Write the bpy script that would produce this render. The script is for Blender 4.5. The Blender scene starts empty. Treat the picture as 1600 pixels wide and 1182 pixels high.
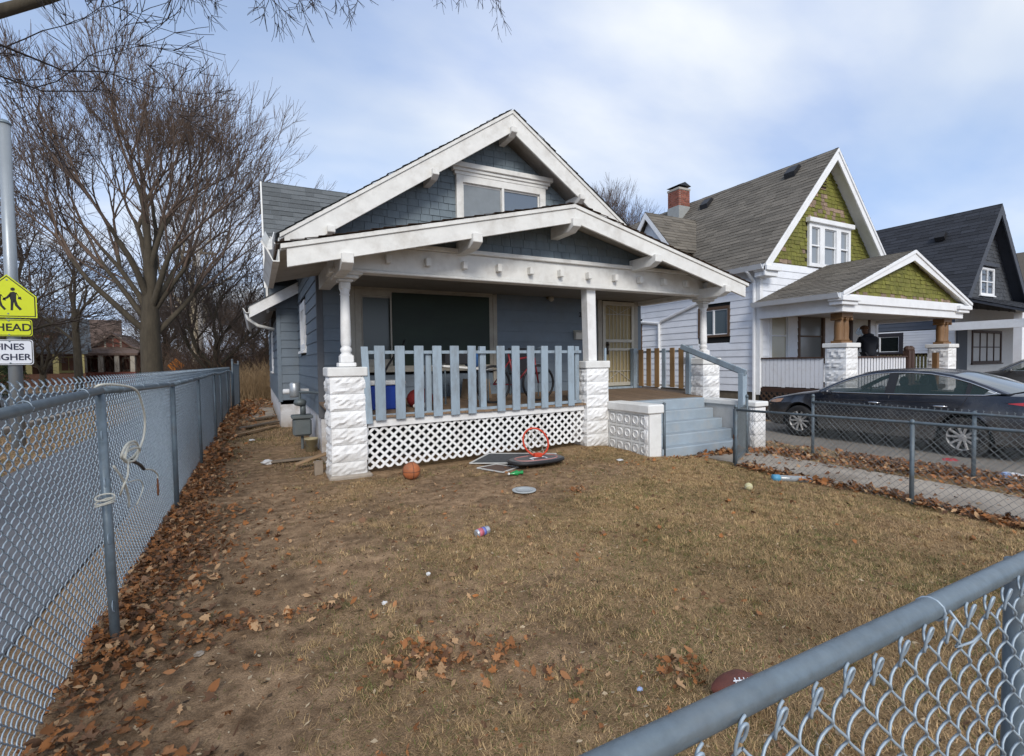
import bpy, math, random
import numpy as np
from mathutils import Vector, Matrix, Quaternion
random.seed(7); rng = np.random.default_rng(7)
R = math.radians
scene = bpy.context.scene
COL = scene.collection

# ------------------------------------------------------------------ camera
cam_d = bpy.data.cameras.new('camera'); cam = bpy.data.objects.new('camera', cam_d); COL.objects.link(cam)
_right = Vector((0.88786, -0.45990, -0.01344)); _down = Vector((-0.02714, -0.02318, -0.99936)); _fwd = Vector((0.45929, 0.88767, -0.03306))
_right = (_right).normalized(); _fwd = (_fwd - _fwd.dot(_right)*_right).normalized(); _up = _right.cross(_fwd)
cam.matrix_world = Matrix(((_right.x, _up.x, -_fwd.x, 0), (_right.y, _up.y, -_fwd.y, 0), (_right.z, _up.z, -_fwd.z, 1.38), (0, 0, 0, 1)))
cam_d.sensor_fit = 'HORIZONTAL'; cam_d.sensor_width = 36.0; cam_d.lens = 36.0*771.4/1600.0
cam_d.clip_start = 0.02; cam_d.clip_end = 3000
scene.camera = cam

# ------------------------------------------------------------------ world and sun
SUN_EL, SUN_DIR = R(33), Vector((-0.34, -0.94, 0)).normalized()     # where the sun stands (behind the camera, a little left)
world = bpy.data.worlds.new('World'); scene.world = world; world.use_nodes = True
nt = world.node_tree; nt.nodes.clear()
def wn(t, **k):
    n = nt.nodes.new(t)
    for a, b in k.items(): setattr(n, a, b)
    return n
wl = nt.links.new
wout = wn('ShaderNodeOutputWorld'); wbg = wn('ShaderNodeBackground'); wbg.inputs['Strength'].default_value = 0.12
sky = wn('ShaderNodeTexSky', sky_type='NISHITA', sun_disc=False, sun_elevation=SUN_EL, sun_rotation=math.atan2(SUN_DIR.x, SUN_DIR.y), air_density=1.0, dust_density=0.6, ozone_density=1.6)
tc = wn('ShaderNodeTexCoord'); sep = wn('ShaderNodeSeparateXYZ'); wl(tc.outputs['Generated'], sep.inputs[0])
lift = wn('ShaderNodeVectorMath', operation='ADD'); wl(tc.outputs['Generated'], lift.inputs[0]); lift.inputs[1].default_value = (0, 0, 0.22)     # hazy air: keeps the clear sky's tone even down to the roofs
lnm = wn('ShaderNodeVectorMath', operation='NORMALIZE'); wl(lift.outputs[0], lnm.inputs[0]); wl(lnm.outputs[0], sky.inputs['Vector'])
zz = wn('ShaderNodeMath', operation='MAXIMUM'); wl(sep.outputs['Z'], zz.inputs[0]); zz.inputs[1].default_value = 0.0
za = wn('ShaderNodeMath', operation='ADD'); wl(zz.outputs[0], za.inputs[0]); za.inputs[1].default_value = 0.22
dx = wn('ShaderNodeMath', operation='DIVIDE'); wl(sep.outputs['X'], dx.inputs[0]); wl(za.outputs[0], dx.inputs[1])
dy = wn('ShaderNodeMath', operation='DIVIDE'); wl(sep.outputs['Y'], dy.inputs[0]); wl(za.outputs[0], dy.inputs[1])
cmb = wn('ShaderNodeCombineXYZ'); wl(dx.outputs[0], cmb.inputs[0]); wl(dy.outputs[0], cmb.inputs[1])
mp = wn('ShaderNodeMapping'); wl(cmb.outputs[0], mp.inputs[0]); mp.inputs['Location'].default_value = (4.1, 16.4, 0.0); mp.inputs['Rotation'].default_value = (0, 0, R(-28)); mp.inputs['Scale'].default_value = (0.55, 0.95, 1)
nz1 = wn('ShaderNodeTexNoise'); wl(mp.outputs[0], nz1.inputs['Vector']); nz1.inputs['Scale'].default_value = 0.8; nz1.inputs['Detail'].default_value = 5; nz1.inputs['Roughness'].default_value = 0.48; nz1.inputs['Distortion'].default_value = 0.35
rp = wn('ShaderNodeValToRGB'); wl(nz1.outputs['Fac'], rp.inputs[0]); rp.color_ramp.elements[0].position = 0.35; rp.color_ramp.elements[1].position = 0.62
rp.color_ramp.elements[0].color = (0.26, 0.26, 0.26, 1); rp.color_ramp.elements[1].color = (1, 1, 1, 1); rp.color_ramp.interpolation = 'EASE'
nz2 = wn('ShaderNodeTexNoise'); wl(mp.outputs[0], nz2.inputs['Vector']); nz2.inputs['Scale'].default_value = 2.3; nz2.inputs['Detail'].default_value = 6; nz2.inputs['Roughness'].default_value = 0.5
rp2 = wn('ShaderNodeValToRGB'); wl(nz2.outputs['Fac'], rp2.inputs[0]); rp2.color_ramp.elements[0].position = 0.34; rp2.color_ramp.elements[1].position = 0.65
rp2.color_ramp.elements[0].color = (0.55, 0.66, 0.90, 1); rp2.color_ramp.elements[1].color = (0.92, 0.96, 1.0, 1)
csc = wn('ShaderNodeVectorMath', operation='SCALE'); wl(rp2.outputs[0], csc.inputs[0]); csc.inputs['Scale'].default_value = 4.7
ssc = wn('ShaderNodeVectorMath', operation='SCALE'); wl(sky.outputs[0], ssc.inputs[0]); ssc.inputs['Scale'].default_value = 1.25
wm = wn('ShaderNodeMix', data_type='RGBA'); wl(rp.outputs[0], wm.inputs['Factor']); wl(ssc.outputs[0], wm.inputs['A']); wl(csc.outputs[0], wm.inputs['B'])
wl(wm.outputs['Result'], wbg.inputs[0]); wl(wbg.outputs[0], wout.inputs[0])
sun_d = bpy.data.lights.new('sun', 'SUN'); sun_d.energy = 1.35; sun_d.angle = R(20); sun_d.color = (1.0, 0.95, 0.88)
sun = bpy.data.objects.new('sun', sun_d); COL.objects.link(sun)
sun.rotation_euler = (-Vector((SUN_DIR.x*math.cos(SUN_EL), SUN_DIR.y*math.cos(SUN_EL), math.sin(SUN_EL)))).to_track_quat('-Z', 'Y').to_euler()
vs = scene.view_settings; vs.view_transform = 'Standard'; vs.look = 'None'; vs.gamma = 1; vs.exposure = 0.9; vs.use_curve_mapping = False

# ------------------------------------------------------------------ helpers
def ss(t):
    t = np.clip(t, 0, 1); return t*t*(3-2*t)
def vnoise(x, y, s=0):
    xi = np.floor(x).astype(np.int64); yi = np.floor(y).astype(np.int64); fx = ss(x-xi); fy = ss(y-yi)
    def h(a, b):
        n = (a*374761393 + b*668265263 + s*1442695041) & 0xffffffff
        n = ((n ^ (n >> 13))*1274126177) & 0xffffffff
        return ((n ^ (n >> 16)) & 0xffff)/65535.0
    return (h(xi, yi)*(1-fx)+h(xi+1, yi)*fx)*(1-fy) + (h(xi, yi+1)*(1-fx)+h(xi+1, yi+1)*fx)*fy
def fbm(x, y, s=0, o=4):
    x = np.asarray(x, float); y = np.asarray(y, float); t = 0; a = .5; n = 0
    for i in range(o):
        t = t + a*vnoise(x*2**i, y*2**i, s+i*17); n += a; a *= .5
    return t/n
def G(x, y):                                   # height of the ground
    x = np.asarray(x, float); y = np.asarray(y, float)
    z = -.08*ss((x-4.6)/1.6) - .25*ss((x-7.6)/1.8) + .05*ss(1-np.hypot(x-4.3, y-6.3)/1.5)
    z = z - .06*ss((-.85-x)/.4)
    b = (fbm(x*1.3, y*1.3, 3, 3)-.5)*.05 + (fbm(x*7, y*7, 9, 3)-.5)*.022
    yard = ss((x+1.2)/.5)*ss((8.6-x)/1.0)*ss((y+.5)/.5)*ss((19-y)/2)
    return z + b*yard
def g(x, y): return float(G(x, y))

MATS = {}
def M(name, col, rough=.75, var=.18, scale=6., bump=0., bscale=60., metal=0., dirt=None, damt=.45, dscale=2.2, rv=0., attr=False, stretch=(1, 1, 1), spec=.4, dlow=None):
    """procedural paint / stone / wood: base colour varied by noise, dirt patches, per-piece tone, fine bump"""
    if name in MATS: return MATS[name]
    m = bpy.data.materials.new(name); m.use_nodes = True; t = m.node_tree; N = t.nodes; L = t.links.new
    b = N['Principled BSDF']; b.inputs['Roughness'].default_value = rough; b.inputs['Metallic'].default_value = metal; b.inputs['Specular IOR Level'].default_value = spec
    geo = N.new('ShaderNodeNewGeometry'); mpn = N.new('ShaderNodeMapping'); mpn.inputs['Scale'].default_value = stretch; L(geo.outputs['Position'], mpn.inputs[0])
    n1 = N.new('ShaderNodeTexNoise'); n1.inputs['Scale'].default_value = scale; n1.inputs['Detail'].default_value = 6; n1.inputs['Roughness'].default_value = .6; L(mpn.outputs[0], n1.inputs['Vector'])
    mr = N.new('ShaderNodeMapRange'); mr.inputs['From Min'].default_value = .25; mr.inputs['From Max'].default_value = .75; mr.inputs['To Min'].default_value = 1-var; mr.inputs['To Max'].default_value = 1+var; L(n1.outputs['Fac'], mr.inputs['Value'])
    fac = mr.outputs[0]
    if rv:
        if attr:
            at = N.new('ShaderNodeAttribute'); at.attribute_name = 'rnd'; src = at.outputs['Fac']
        else:
            oi = N.new('ShaderNodeObjectInfo'); src = oi.outputs['Random']
        m2 = N.new('ShaderNodeMapRange'); m2.inputs['To Min'].default_value = 1-rv; m2.inputs['To Max'].default_value = 1+rv; L(src, m2.inputs['Value'])
        mm = N.new('ShaderNodeMath'); mm.operation = 'MULTIPLY'; L(fac, mm.inputs[0]); L(m2.outputs[0], mm.inputs[1]); fac = mm.outputs[0]
    sc = N.new('ShaderNodeVectorMath'); sc.operation = 'SCALE'; sc.inputs[0].default_value = col; L(fac, sc.inputs['Scale']); out = sc.outputs[0]
    if dirt:
        n2 = N.new('ShaderNodeTexNoise'); n2.inputs['Scale'].default_value = dscale; n2.inputs['Detail'].default_value = 8; n2.inputs['Roughness'].default_value = .68; L(mpn.outputs[0], n2.inputs['Vector'])
        rr = N.new('ShaderNodeMapRange'); rr.inputs['From Min'].default_value = .48; rr.inputs['From Max'].default_value = .72; rr.inputs['To Max'].default_value = damt; L(n2.outputs['Fac'], rr.inputs['Value'])
        f2 = rr.outputs[0]
        if dlow:      # splashed soil on the lowest part: (z where it fades out, strength)
            sz = N.new('ShaderNodeSeparateXYZ'); L(geo.outputs['Position'], sz.inputs[0])
            q = N.new('ShaderNodeMapRange'); q.inputs['From Min'].default_value = dlow[0]; q.inputs['From Max'].default_value = dlow[0]-dlow[2] if len(dlow) > 2 else dlow[0]-.3; q.inputs['To Max'].default_value = dlow[1]; L(sz.outputs['Z'], q.inputs['Value'])
            q2 = N.new('ShaderNodeMath'); q2.operation = 'MULTIPLY'; L(q.outputs[0], q2.inputs[0]); L(n1.outputs['Fac'], q2.inputs[1])
            q3 = N.new('ShaderNodeMath'); q3.operation = 'ADD'; q3.use_clamp = True; L(q2.outputs[0], q3.inputs[0]); L(f2, q3.inputs[1]); f2 = q3.outputs[0]
        mx = N.new('ShaderNodeMix'); mx.data_type = 'RGBA'; L(f2, mx.inputs['Factor']); L(out, mx.inputs['A']); mx.inputs['B'].default_value = (*dirt, 1); out = mx.outputs['Result']
    L(out, b.inputs['Base Color'])
    if bump:
        n3 = N.new('ShaderNodeTexNoise'); n3.inputs['Scale'].default_value = bscale; n3.inputs['Detail'].default_value = 5; L(mpn.outputs[0], n3.inputs['Vector'])
        bp = N.new('ShaderNodeBump'); bp.inputs['Strength'].default_value = bump; bp.inputs['Distance'].default_value = .01; L(n3.outputs['Fac'], bp.inputs['Height']); L(bp.outputs[0], b.inputs['Normal'])
    MATS[name] = m; return m
def Mattr(name, rough=.85, bump=0., trans=0.):
    """colour comes piece by piece from the mesh (blades of grass, leaves)"""
    m = bpy.data.materials.new(name); m.use_nodes = True; t = m.node_tree; N = t.nodes; L = t.links.new
    b = N['Principled BSDF']; b.inputs['Roughness'].default_value = rough; b.inputs['Specular IOR Level'].default_value = .2
    at = N.new('ShaderNodeAttribute'); at.attribute_name = 'col'; L(at.outputs['Color'], b.inputs['Base Color'])
    MATS[name] = m; return m
def Mglass(name, col=(.02, .025, .03), rough=.05, alpha=None):
    m = bpy.data.materials.new(name); m.use_nodes = True; b = m.node_tree.nodes['Principled BSDF']
    b.inputs['Base Color'].default_value = (*col, 1); b.inputs['Roughness'].default_value = rough; b.inputs['Specular IOR Level'].default_value = .8
    if alpha is not None: b.inputs['Transmission Weight'].default_value = alpha; b.inputs['IOR'].default_value = 1.05
    MATS[name] = m; return m

OFF = {}
class MB:
    def __init__(s): s.v = []; s.f = []; s.r = []; s.cur = 0.5
    def add(s, vs, fs):
        n = len(s.v); s.v += [tuple(p) for p in vs]; s.f += [tuple(i+n for i in f) for f in fs]; s.r += [s.cur]*len(fs); return s
    def box(s, x0, y0, z0, x1, y1, z1):
        return s.add([(x0, y0, z0), (x1, y0, z0), (x1, y1, z0), (x0, y1, z0), (x0, y0, z1), (x1, y0, z1), (x1, y1, z1), (x0, y1, z1)],
                     [(0, 3, 2, 1), (4, 5, 6, 7), (0, 1, 5, 4), (1, 2, 6, 5), (2, 3, 7, 6), (3, 0, 4, 7)])
    def cbox(s, c, d): return s.box(c[0]-d[0]/2, c[1]-d[1]/2, c[2]-d[2]/2, c[0]+d[0]/2, c[1]+d[1]/2, c[2]+d[2]/2)
    def prism(s, pts, vec):
        n = len(pts); vec = Vector(vec); a = [Vector(p) for p in pts]; b = [p+vec for p in a]
        nrm = sum(((a[i]-a[0]).cross(a[(i+1) % n]-a[0]) for i in range(n)), Vector())
        if nrm.dot(vec) > 0: a, b = b, a
        return s.add(a+b, [tuple(range(n)), tuple(range(2*n-1, n-1, -1))] + [((i+1) % n, i, n+i, n+(i+1) % n) for i in range(n)])
    def beam(s, p0, p1, w, h, up=(0, 0, 1)):
        p0 = Vector(p0); p1 = Vector(p1); d = (p1-p0).normalized(); up = Vector(up); sx = d.cross(up)
        if sx.length < 1e-4: sx = d.cross(Vector((1, 0, 0)))
        sx.normalize(); sz = sx.cross(d)
        q = [p0+sx*a*w/2+sz*b*h/2 for a, b in ((-1, -1), (1, -1), (1, 1), (-1, 1))]
        return s.prism(q, p1-p0)
    def tube(s, pts, r, n=6, cap=True, closed=False):
        P = [Vector(p) for p in pts]; k = len(P); rr = r if isinstance(r, (list, tuple)) else [r]*k
        vs = []; ref = None
        for i in range(k):
            if closed: d = P[(i+1) % k]-P[i-1]
            else: d = P[min(i+1, k-1)]-P[max(i-1, 0)]
            if d.length < 1e-9: d = Vector((0, 0, 1))
            d.normalize()
            if ref is None:
                ref = d.orthogonal().normalized()
            else:
                ref = ref-d*ref.dot(d)
                ref = ref.normalized() if ref.length > 1e-6 else d.orthogonal().normalized()
            c = d.cross(ref)
            for j in range(n):
                a = 2*math.pi*j/n; vs.append(P[i]+(ref*math.cos(a)+c*math.sin(a))*rr[i])
        fs = []
        for i in range(k if closed else k-1):
            i2 = (i+1) % k
            for j in range(n): fs.append((i*n+j, i*n+(j+1) % n, i2*n+(j+1) % n, i2*n+j))
        if cap and not closed: fs += [tuple(range(n-1, -1, -1)), tuple(range((k-1)*n, k*n))]
        return s.add(vs, fs)
    def lathe(s, prof, c=(0, 0, 0), n=16, axis='z', cap=True):
        vs = []; fs = []; k = len(prof)
        for r_, z_ in prof:
            for j in range(n):
                a = 2*math.pi*j/n; x, y, z = r_*math.cos(a), r_*math.sin(a), z_
                if axis == 'x': x, y, z = z, x, y
                if axis == 'y': x, y, z = y, z, x
                vs.append((x+c[0], y+c[1], z+c[2]))
        for i in range(k-1):
            for j in range(n): fs.append((i*n+j, i*n+(j+1) % n, (i+1)*n+(j+1) % n, (i+1)*n+j))
        if cap: fs += [tuple(range(n-1, -1, -1)), tuple(range((k-1)*n, k*n))]
        return s.add(vs, fs)
    def ball(s, c, r, nu=16, nv=10):
        if not isinstance(r, (tuple, list)): r = (r, r, r)
        vs = [(c[0], c[1], c[2]-r[2])]; fs = []
        for i in range(1, nv):
            t = math.pi*i/nv
            for j in range(nu):
                a = 2*math.pi*j/nu; vs.append((c[0]+r[0]*math.sin(t)*math.cos(a), c[1]+r[1]*math.sin(t)*math.sin(a), c[2]-r[2]*math.cos(t)))
        vs.append((c[0], c[1], c[2]+r[2])); last = len(vs)-1
        for j in range(nu): fs.append((0, 1+(j+1) % nu, 1+j)); fs.append((last, 1+(nv-2)*nu+j, 1+(nv-2)*nu+(j+1) % nu))
        for i in range(nv-2):
            for j in range(nu): fs.append((1+i*nu+j, 1+i*nu+(j+1) % nu, 1+(i+1)*nu+(j+1) % nu, 1+(i+1)*nu+j))
        return s.add(vs, fs)
    def grid(s, P):           # P[i][j] points
        ni = len(P); nj = len(P[0])
        return s.add([p for row in P for p in row], [(i*nj+j, i*nj+j+1, (i+1)*nj+j+1, (i+1)*nj+j) for i in range(ni-1) for j in range(nj-1)])
    def build(s, name, mat, parent=None, smooth=False, bevel=0., loc=None, kind=None, weld=False):
        o = np.array(OFF.get(parent.name, (0, 0, 0)) if parent else (loc or (0, 0, 0)))
        me = bpy.data.meshes.new(name); v = np.array(s.v, dtype=np.float64).reshape(-1, 3)-o
        me.from_pydata(v.tolist(), [], s.f); me.update()
        if len(set(s.r)) > 1:
            at = me.attributes.new('rnd', 'FLOAT', 'FACE'); at.data.foreach_set('value', np.array(s.r, dtype=np.float32))
        if smooth: me.polygons.foreach_set('use_smooth', [True]*len(me.polygons))
        ob = bpy.data.objects.new(name, me); COL.objects.link(ob)
        if mat is not None: me.materials.append(mat)
        if parent: ob.parent = parent; OFF[ob.name] = tuple(o)
        else: ob.location = o.tolist(); OFF[ob.name] = tuple(o)
        if bevel:
            b = ob.modifiers.new('bevel', 'BEVEL'); b.width = bevel; b.segments = 1; b.limit_method = 'ANGLE'
        if kind: ob['kind'] = kind
        return ob
def tag(o, label, cat, group=None):
    o['label'] = label; o['category'] = cat
    if group: o['group'] = group
    return o
def thing(name, label, cat, loc=(0, 0, 0), group=None):
    o = bpy.data.objects.new(name, None); COL.objects.link(o); o.location = loc; o.empty_display_size = .2
    OFF[o.name] = tuple(loc); return tag(o, label, cat, group)
def struct(o): o['kind'] = 'structure'; return o
def inst(name, mesh, parent, loc=(0, 0, 0), rot=None, scale=None):
    """another piece that shares its mesh; loc in world coordinates"""
    o = bpy.data.objects.new(name, mesh); COL.objects.link(o)
    off = OFF.get(parent.name, (0, 0, 0)) if parent else (0, 0, 0)
    o.location = (loc[0]-off[0], loc[1]-off[1], loc[2]-off[2])
    if rot: o.rotation_euler = rot
    if scale: o.scale = scale
    if parent: o.parent = parent
    OFF[o.name] = tuple(loc)
    return o
def clip_poly(poly, a, b, c):      # keep a*x+b*y<=c
    out = []
    for i in range(len(poly)):
        p, q = poly[i], poly[(i+1) % len(poly)]; dp = a*p[0]+b*p[1]-c; dq = a*q[0]+b*q[1]-c
        if dp <= 0: out.append(p)
        if dp*dq < 0:
            t = dp/(dp-dq); out.append((p[0]+(q[0]-p[0])*t, p[1]+(q[1]-p[1])*t))
    return out
def raw_mesh(name, V, F, mat, col=None, smooth=False):
    """numpy mesh, equal sized faces"""
    V = np.asarray(V, np.float32).reshape(-1, 3); F = np.asarray(F, np.int32); me = bpy.data.meshes.new(name); k = F.shape[1]
    me.vertices.add(len(V)); me.vertices.foreach_set('co', V.ravel()); me.loops.add(F.size); me.loops.foreach_set('vertex_index', F.ravel())
    me.polygons.add(len(F)); me.polygons.foreach_set('loop_start', np.arange(len(F), dtype=np.int32)*k)
    if smooth: me.polygons.foreach_set('use_smooth', np.ones(len(F), bool))
    if col is not None:
        a = me.attributes.new('col', 'FLOAT_COLOR', 'POINT'); c = np.ones((len(V), 4), np.float32); c[:, :3] = col; a.data.foreach_set('color', c.ravel())
    me.update(calc_edges=True); me.validate(); me.materials.append(mat); return me
# ------------------------------------------------------------------ materials
SOIL = (.13, .098, .070)
WHITE = M('white_paint', (.75, .75, .74), .6, .07, 5, .12, 40, dirt=(.30, .26, .21), damt=.4, dscale=3.0)
WHITE_OLD = M('white_paint_weathered', (.69, .685, .655), .65, .09, 6, .15, 45, dirt=(.30, .26, .21), damt=.38, dscale=3.4)
WHITE_BLOCK = M('white_painted_block', (.76, .76, .755), .75, .08, 7, .35, 70, dirt=(.36, .33, .28), damt=.42, dscale=3, dlow=(.35, .9))
CAPWHITE = M('white_painted_cap', (.72, .72, .70), .7, .06, 5, .15, 40, dirt=(.35, .32, .28), damt=.4)
BLUE_SIDING = M('slate_blue_siding', (.135, .168, .202), .55, .10, 4, .10, 30, rv=.05, dirt=(.16, .17, .17), damt=.35)
BLUE_SHAKE = M('slate_blue_shingle', (.145, .182, .208), .7, .14, 14, .3, 90, rv=.075, stretch=(1, 1, .3))
BLUE_PICKET = M('pale_blue_painted_wood', (.265, .330, .385), .6, .10, 6, .3, 45, rv=.07, dirt=(.13, .12, .11), damt=.6, dscale=9, stretch=(1, 1, .3))
BLUE_STEP = M('blue_painted_concrete', (.285, .34, .385), .7, .10, 5, .2, 50, dirt=(.36, .35, .33), damt=.6, dscale=4)
BROWN_PICKET = M('bare_brown_wood', (.27, .165, .075), .7, .16, 10, .2, 50, rv=.1, stretch=(1, 1, .15))
DARKTRIM = M('grey_corner_trim', (.10, .105, .115), .6, .1)
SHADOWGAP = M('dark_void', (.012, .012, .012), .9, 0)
ASPHALT_SH = M('grey_roof_shingle', (.108, .117, .122), .95, .2, 30, .5, 200, rv=.22, attr=True)
BROWN_SH = M('brown_roof_shingle', (.140, .124, .102), .95, .2, 30, .5, 200, rv=.22, attr=True)
BLACK_SH = M('black_roof_shingle', (.030, .033, .041), .95, .2, 30, .5, 200, rv=.25, attr=True)
GREEN_SHAKE = M('olive_green_shake', (.150, .150, .028), .8, .22, 12, .4, 80, rv=.20, attr=True, dirt=(.20, .12, .07), damt=.25, dscale=7)
BARE_SHAKE = M('bare_weathered_shake', (.25, .18, .13), .85, .3, 12, .4, 80, rv=.3, attr=True)
NEIGH_WHITE = M('white_lap_siding', (.76, .78, .82), .5, .05, 3, .06, 30, rv=.025, dirt=(.45, .45, .46), damt=.22)
WHITE_TRIM = M('white_trim', (.76, .77, .78), .55, .05, 5, .08, 40, dirt=(.45, .43, .40), damt=.25)
TAN_COL = M('brown_painted_column', (.175, .092, .036), .55, .12, 6, .1, 40, dirt=(.10, .05, .02), damt=.35)
DKBROWN = M('dark_brown_paint', (.055, .028, .018), .6, .2, 10, .15, 40)
BROWNFRAME = M('brown_window_frame', (.105, .062, .038), .6, .2, 10)
GALV = M('galvanised_steel', (.15, .188, .215), .42, .26, 22, .12, 60, metal=.35, dirt=(.20, .22, .23), damt=.45, dscale=9)
GALV_WIRE = M('galvanised_wire', (.33, .40, .46), .5, .25, 30, metal=.25)
GALV_OLD = M('old_dull_steel', (.115, .148, .172), .55, .2, 14, .1, 60, metal=.3, dirt=(.10, .08, .06), damt=.5, dscale=8)
WIRE_OLD = M('old_dull_wire', (.20, .225, .235), .6, .2, 30, metal=.35)
CONC = M('concrete', (.33, .285, .235), .9, .16, 3, .35, 120, dirt=(.15, .115, .082), damt=.85, dscale=1.9)
PAVE = M('grey_pavement', (.12, .12, .128), .9, .14, 3, .3, 120, dirt=(.10, .09, .085), damt=.6, dscale=1.6)
CONC_DARK = M('weathered_driveway', (.21, .185, .155), .9, .15, 3, .3, 120, dirt=(.10, .08, .062), damt=.6, dscale=1.2)
ASPHALT = M('asphalt', (.07, .07, .072), .9, .15, 8, .4, 150)
GLASS = Mglass('window_glass', (.045, .055, .07), .04)
GLASS_DIM = Mglass('dark_window_glass', (.012, .016, .016), .08)
CURTAIN = M('pale_curtain', (.50, .52, .54), .8, .12, 10, stretch=(6, 6, .4))
BLACK_PL = M('black_plastic', (.018, .018, .02), .45, .1)
RUST = M('rust', (.16, .065, .028), .85, .3, 30)
ORANGE_RED = M('orange_red_steel', (.55, .055, .02), .5, .12, 12)
WOOD_GREY = M('weathered_grey_wood', (.17, .135, .10), .85, .25, 8, .3, 50, stretch=(1, .3, 1), rv=.2)
WOOD_TAN = M('sawn_wood', (.30, .20, .115), .8, .2, 8, .2, 50)
DECK = M('bare_deck_boards', (.20, .135, .085), .85, .22, 8, .3, 50, rv=.12)
BARK = M('bark', (.060, .049, .034), .95, .3, 12, .6, 40, stretch=(1, 1, .25))
TWIG = M('twig_bark', (.085, .064, .052), .95, .2, 4)
TWIG_RED = M('reddish_twig_bark', (.115, .080, .060), .95, .2, 4)
SYC = M('pale_mottled_bark', (.34, .29, .21), .9, .3, 3, .3, 30, dirt=(.12, .085, .05), damt=.9, dscale=2.5)
def ground_material():
    m = bpy.data.materials.new('bare_soil_and_dry_lawn'); m.use_nodes = True; t = m.node_tree; N = t.nodes; L = t.links.new; b = N['Principled BSDF']
    b.inputs['Roughness'].default_value = .95; b.inputs['Specular IOR Level'].default_value = .12
    geo = N.new('ShaderNodeNewGeometry'); at = N.new('ShaderNodeAttribute'); at.attribute_name = 'lawn'
    def noise(s, d=6, r=.65):
        n = N.new('ShaderNodeTexNoise'); n.inputs['Scale'].default_value = s; n.inputs['Detail'].default_value = d; n.inputs['Roughness'].default_value = r; L(geo.outputs['Position'], n.inputs['Vector']); return n.outputs['Fac']
    def ramp(src, a, ca, b_, cb):
        r = N.new('ShaderNodeValToRGB'); L(src, r.inputs[0]); r.color_ramp.elements[0].position = a; r.color_ramp.elements[0].color = (*ca, 1); r.color_ramp.elements[1].position = b_; r.color_ramp.elements[1].color = (*cb, 1); return r.outputs[0]
    soil = ramp(noise(9), .28, (.105, .064, .036), .72, (.43, .288, .172))
    grs = ramp(noise(15, 9, .8), .28, (.105, .066, .030), .72, (.46, .310, .165))
    n = noise(40, 4, .7); ad = N.new('ShaderNodeMath'); ad.operation = 'ADD'; L(at.outputs['Fac'], ad.inputs[0]); L(n, ad.inputs[1])
    mr = N.new('ShaderNodeMapRange'); mr.inputs['From Min'].default_value = .75; mr.inputs['From Max'].default_value = 1.2; L(ad.outputs[0], mr.inputs['Value'])
    mx = N.new('ShaderNodeMix'); mx.data_type = 'RGBA'; L(mr.outputs[0], mx.inputs['Factor']); L(soil, mx.inputs['A']); L(grs, mx.inputs['B'])
    sp = noise(150, 2, .5); r3 = N.new('ShaderNodeMapRange'); r3.inputs['From Min'].default_value = .25; r3.inputs['From Max'].default_value = .75; r3.inputs['To Min'].default_value = .6; r3.inputs['To Max'].default_value = 1.4; L(sp, r3.inputs['Value'])
    sc = N.new('ShaderNodeVectorMath'); sc.operation = 'SCALE'; L(mx.outputs['Result'], sc.inputs[0]); L(r3.outputs[0], sc.inputs['Scale']); lo = noise(1.6, 5, .6); r4 = N.new('ShaderNodeMapRange'); r4.inputs['From Min'].default_value = .3; r4.inputs['From Max'].default_value = .7; r4.inputs['To Min'].default_value = .62; r4.inputs['To Max'].default_value = 1.22; L(lo, r4.inputs['Value'])
    sc2 = N.new('ShaderNodeVectorMath'); sc2.operation = 'SCALE'; L(sc.outputs[0], sc2.inputs[0]); L(r4.outputs[0], sc2.inputs['Scale']); L(sc2.outputs[0], b.inputs['Base Color'])
    bp = N.new('ShaderNodeBump'); bp.inputs['Strength'].default_value = .8; bp.inputs['Distance'].default_value = .02; L(noise(70, 6, .7), bp.inputs['Height']); L(bp.outputs[0], b.inputs['Normal'])
    return m
GROUND = ground_material()
# ------------------------------------------------------------------ the ground
def lines(a0, a1, st, far0, far1):
    d = list(np.arange(a0, a1+1e-6, st)); lo = []; hi = []; s = st; p = a0
    while p > far0: s *= 1.28; p -= s; lo.append(max(p, far0))
    s = st; p = a1
    while p < far1: s *= 1.28; p += s; hi.append(min(p, far1))
    return np.array(lo[::-1]+d+hi)
def lawn_density(x, y):
    """how much dry grass stands on the soil: thin by the fence and before the porch, thick to the right and front"""
    n = fbm(x*.9, y*.9, 21, 4); n2 = fbm(x*3.5, y*3.5, 33, 3)
    base = .50 + .30*ss((x-.6)/2.6) - .38*ss((y-4.0)/1.6)*ss((5.0-x)/2.0) + .08*ss((x-2.5)/2) - .25*ss((.55-x)/1.0) 
    dist = np.hypot((x-2.3)/2.3, (y-4.7)/.95); base = base - .50*ss(1.3-dist)      # worn patch before the porch
    return np.clip(base + (n-.5)*1.35 + (n2-.5)*.5, 0, 1)
gx = lines(-1.0, 9.6, .06, -900, 900); gy = lines(0.2, 9.0, .06, -60, 1500)
X_, Y_ = np.meshgrid(gx, gy, indexing='ij'); Z_ = G(X_, Y_)
nx, ny = len(gx), len(gy); idx = np.arange(nx*ny).reshape(nx, ny)
F_ = np.stack([idx[:-1, :-1], idx[1:, :-1], idx[1:, 1:], idx[:-1, 1:]], -1).reshape(-1, 4)
gme = raw_mesh('ground', np.stack([X_, Y_, Z_], -1), F_, GROUND, smooth=True)
ga = gme.attributes.new('lawn', 'FLOAT', 'POINT')
ld = lawn_density(X_, Y_); out_ = (X_ < -.9) | (X_ > 7.5) | (Y_ > 9); ld = np.where(out_, np.clip(ld*.5+.25, 0, 1), ld)
ga.data.foreach_set('value', ld.astype(np.float32).ravel())
ground = struct(bpy.data.objects.new('ground', gme)); COL.objects.link(ground)

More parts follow.
